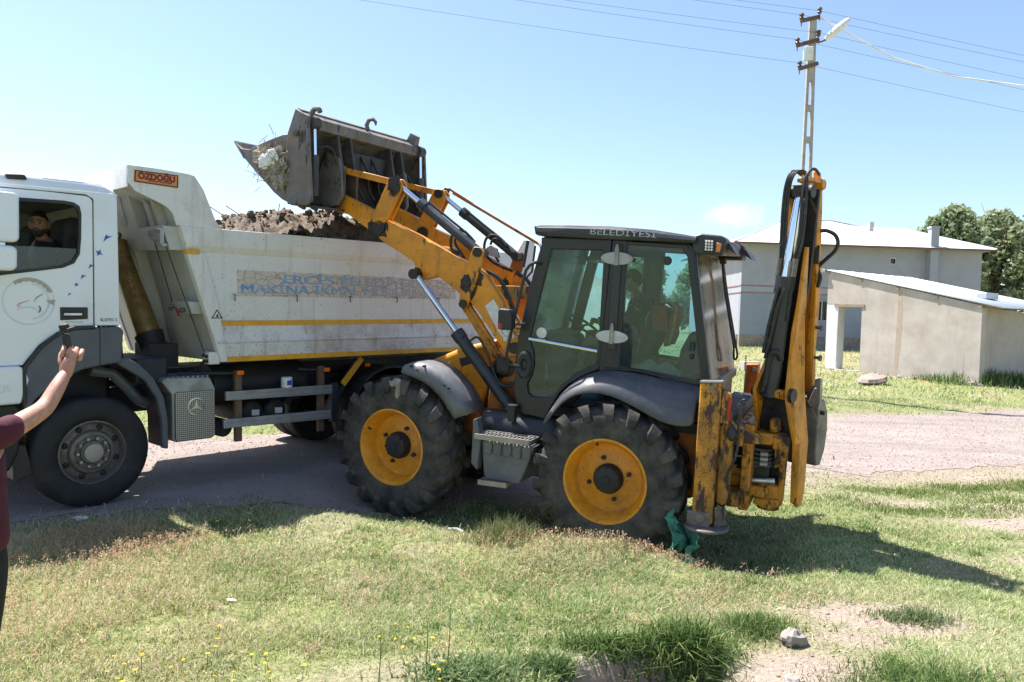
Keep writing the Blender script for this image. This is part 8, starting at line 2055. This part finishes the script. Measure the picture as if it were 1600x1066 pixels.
# weeds along the shed wall
def wall_pt(t_, off): 
    d_ = Vector((0.525, -0.851)); n_ = Vector((-0.851, -0.525)); return 11.6 + d_.x * t_ + n_.x * off, 28.9 + d_.y * t_ + n_.y * off
for (t_, off, n_, h_) in ((5.6, -0.6, 700, 0.7), (5.0, 0.25, 250, 0.6), (4.2, 0.2, 160, 0.35), (5.9, -1.6, 600, 0.6)):
    wx, wy = wall_pt(t_, off); tuft(wx, wy, 0.35, 0.3, n_, 0.2, h_, "weeds", "rank green weeds at the foot of the shed wall", LUSH, 4.0, (0.1, 0.5))['group'] = "weeds by the shed"

# thin upright stalks in the lower middle, and stalks by the shadow edge
for (sx_, sy_, hh, lab) in ((-0.31, 4.42, 0.34, "tallest thin green stalk beside the yellow flower cluster in the lower middle"), (-0.43, 4.36, 0.26, "shorter thin green stalk left of the tallest one, among yellow flowers"),
                      (-0.66, 4.15, 0.30, "thin green stalk near the bottom edge left of the flower cluster"), (-3.46, 7.2, 0.22, "thin weed stalk in the truck shade beside the front wheel"), (-2.35, 7.0, 0.16, "short bent stalk in the truck shade right of the lit grass bump")):
    z_ = gz(sx_, sy_); o_ = MB().tube([(0, 0, -0.02), (0.008, 0.0, hh * 0.5), (0.004, 0.01, hh)], [0.0035, 0.003, 0.0015], 5).build("plant_stalk", "stem_green", None)
    o_.location = (sx_, sy_, z_); tag(o_, lab, "stalk", "thin stalks in the foreground")
# yellow flowers
fl = [(-2.09, 4.11), (-1.92, 4.12), (-1.91, 4.07), (-2.04, 3.95), (-1.97, 4.0), (-1.88, 3.97), (-1.94, 3.89), (-1.88, 3.85), (-1.82, 3.82), (-1.7, 4.02), (-1.71, 4.13), (-1.6, 4.18), (-1.69, 4.56), (-1.61, 4.35), (-1.61, 4.29), (-1.37, 4.25), (-1.29, 4.27), (-1.27, 4.14), (-1.06, 4.12), (-1.05, 3.98), (-1.16, 3.92), (-1.19, 3.98), (-1.38, 3.99), (-1.45, 3.92), (-1.39, 3.88), (-1.37, 3.93), (-3.2, 6.77), (-2.56, 6.85),
      (-0.71, 4.56), (-0.64, 4.71), (-0.59, 4.72), (-0.6, 4.53), (-0.53, 4.54), (-0.54, 4.41), (-0.41, 4.53), (-0.38, 4.41), (-0.33, 4.28), (-0.37, 4.25), (-0.33, 4.17), (-0.32, 4.04), (-0.51, 4.24), (-0.41, 4.34)]
def flower_proto(petal, name, lab, cat, grp, r_=0.013, hh=0.10):
    mbp = MB()
    for k in range(9):
        a_ = 2 * PI * k / 9; ca, sa = math.cos(a_), math.sin(a_)
        mbp.add([(0, 0, hh), (ca * r_ * 0.6 - sa * r_ * 0.28, sa * r_ * 0.6 + ca * r_ * 0.28, hh + 0.004), (ca * r_, sa * r_, hh + 0.003), (ca * r_ * 0.6 + sa * r_ * 0.28, sa * r_ * 0.6 - ca * r_ * 0.28, hh + 0.004)], [(0, 1, 2, 3)])
    mbp.ball((0, 0, hh + 0.002), (r_ * 0.45, r_ * 0.45, 0.005), 8, 5)
    E_ = bpy.data.objects.new(name, None); COL.objects.link(E_); tag(E_, lab, cat, grp)
    h_ = mbp.build("flower_head", petal, E_, smooth=0)
    MB().tube([(0, 0, -0.02), (0.004, 0.003, hh * 0.5), (0, 0, hh)], 0.0016, 4).build("stem", "stem_green", E_)
    return E_
rs = random.Random(9)
fp = flower_proto("petal_yellow", "yellow_flower", "small yellow flower on a thin stem in the short foreground grass", "flower", "yellow flowers in the foreground grass")
for i, (x_, y_) in enumerate(fl):
    f_ = fp if i == 0 else copy_tree(fp)
    k_ = rs.uniform(0.75, 1.1) if y_ < 6 else 1.6
    f_.location = (x_, y_, gz(x_, y_)); f_.scale = (k_, k_, rs.uniform(0.8, 1.15)); f_.rotation_euler = (rs.uniform(-.25, .25), rs.uniform(-.25, .25), rs.uniform(0, 6))
pp_ = flower_proto("petal_red", "poppy", "red poppy in the field grass between the boom and the shed", "flower", "red poppies near the shed", 0.05, 0.45)
for i, (x_, y_) in enumerate(((8.9, 21.6), (8.3, 20.8), (9.3, 22.3), (8.7, 21.0), (9.9, 20.6), (8.1, 22.6), (10.6, 19.9))):
    f_ = pp_ if i == 0 else copy_tree(pp_)
    f_.location = (x_, y_, gz(x_, y_)); f_.rotation_euler = (rs.uniform(-.3, .3), rs.uniform(-.3, .3), rs.uniform(0, 6))

# gravel on the road and clods on bare soil
def pebbles(x, y, r_, name, label, c0, c1):
    n_ = len(x); z = ground(x, y) + 0.012 * (road_t(x, y) > 0)
    o8 = np.array([[1, 0, 0], [0, 1, 0], [-1, 0, 0], [0, -1, 0], [0, 0, 0.8], [0, 0, -0.5]])
    jit = rng.uniform(0.65, 1.3, (n_, 6, 1)); an = rng.uniform(0, 2 * PI, n_); ca, sa = np.cos(an)[:, None], np.sin(an)[:, None]
    p_ = o8[None] * jit * r_[:, None, None]
    px_ = p_[:, :, 0] * ca - p_[:, :, 1] * sa; py_ = p_[:, :, 0] * sa + p_[:, :, 1] * ca
    V_ = np.stack([px_ + x[:, None], py_ + y[:, None], p_[:, :, 2] + z[:, None] + r_[:, None] * 0.2], -1).reshape(-1, 3)
    t8 = np.array([[0, 1, 4], [1, 2, 4], [2, 3, 4], [3, 0, 4], [1, 0, 5], [2, 1, 5], [3, 2, 5], [0, 3, 5]])
    F_ = (np.arange(n_)[:, None, None] * 6 + t8[None]).reshape(-1, 3)
    k_ = rng.uniform(0, 1, n_)[:, None]; c_ = np.array(c0) * (1 - k_) + np.array(c1) * k_
    me_ = arr_mesh(name, V_, F_, 3, "pebble", np.repeat(c_, 6, 0))
    o_ = bpy.data.objects.new(name, me_); COL.objects.link(o_); return tag(o_, label, None, None, 'stuff')
attr_mat("pebble", 0.9, 0)
x, y = scatter(60000, 6.8, 19); m_ = road_t(x, y) > -0.15 - rng.exponential(0.3, len(x)) * (y < 13); x, y = x[m_], y[m_]
pebbles(x, y, rng.uniform(0.003, 0.009, len(x)) * rng.uniform(0.6, 1.6, len(x)), "gravel", "loose reddish gravel on the road", (0.24, 0.18, 0.17), (0.42, 0.35, 0.325))
x, y = scatter(26000, 3.8, 11); m_ = (soil_mask(x, y) > 0.45) & (road_t(x, y) < 0.1); x, y = x[m_], y[m_]
pebbles(x, y, rng.uniform(0.002, 0.007, len(x)) * rng.choice([0.6, 1.0, 1.0, 1.8, 2.6], len(x)), "crumbs", "earth crumbs and grit on the bare soil", (0.28, 0.205, 0.15), (0.42, 0.34, 0.27))
# litter: pale bone-like stick and scraps of paper
o = MB().tube([(0, 0, 0.02), (0.08, 0.03, 0.035), (0.17, 0.02, 0.02)], [0.016, 0.011, 0.018], 7).build("pale_stick", "concrete", None)
o.location = (-0.53, 7.12, gz(-0.53, 7.12)); o.rotation_euler = (0, 0, R(-38)); tag(o, "pale stick lying at the shadow edge between the loader wheels", "stick")
for (x_, y_, sc, lab) in ((-3.86, 7.02, 0.07, "crumpled white scrap in the shade below the truck front wheel"), (-1.83, 5.2, 0.035, "tiny pinkish white scrap lying in the sunlit grass")):
    o = MB().ball((0, 0, 0), (sc, sc * 0.6, sc * 0.3), 10, 6, 0.6, 2.0, x_).build("paper_scrap", "white_label", None, smooth=0)
    o.location = (x_, y_, gz(x_, y_) + sc * 0.25); tag(o, lab, "paper scrap")
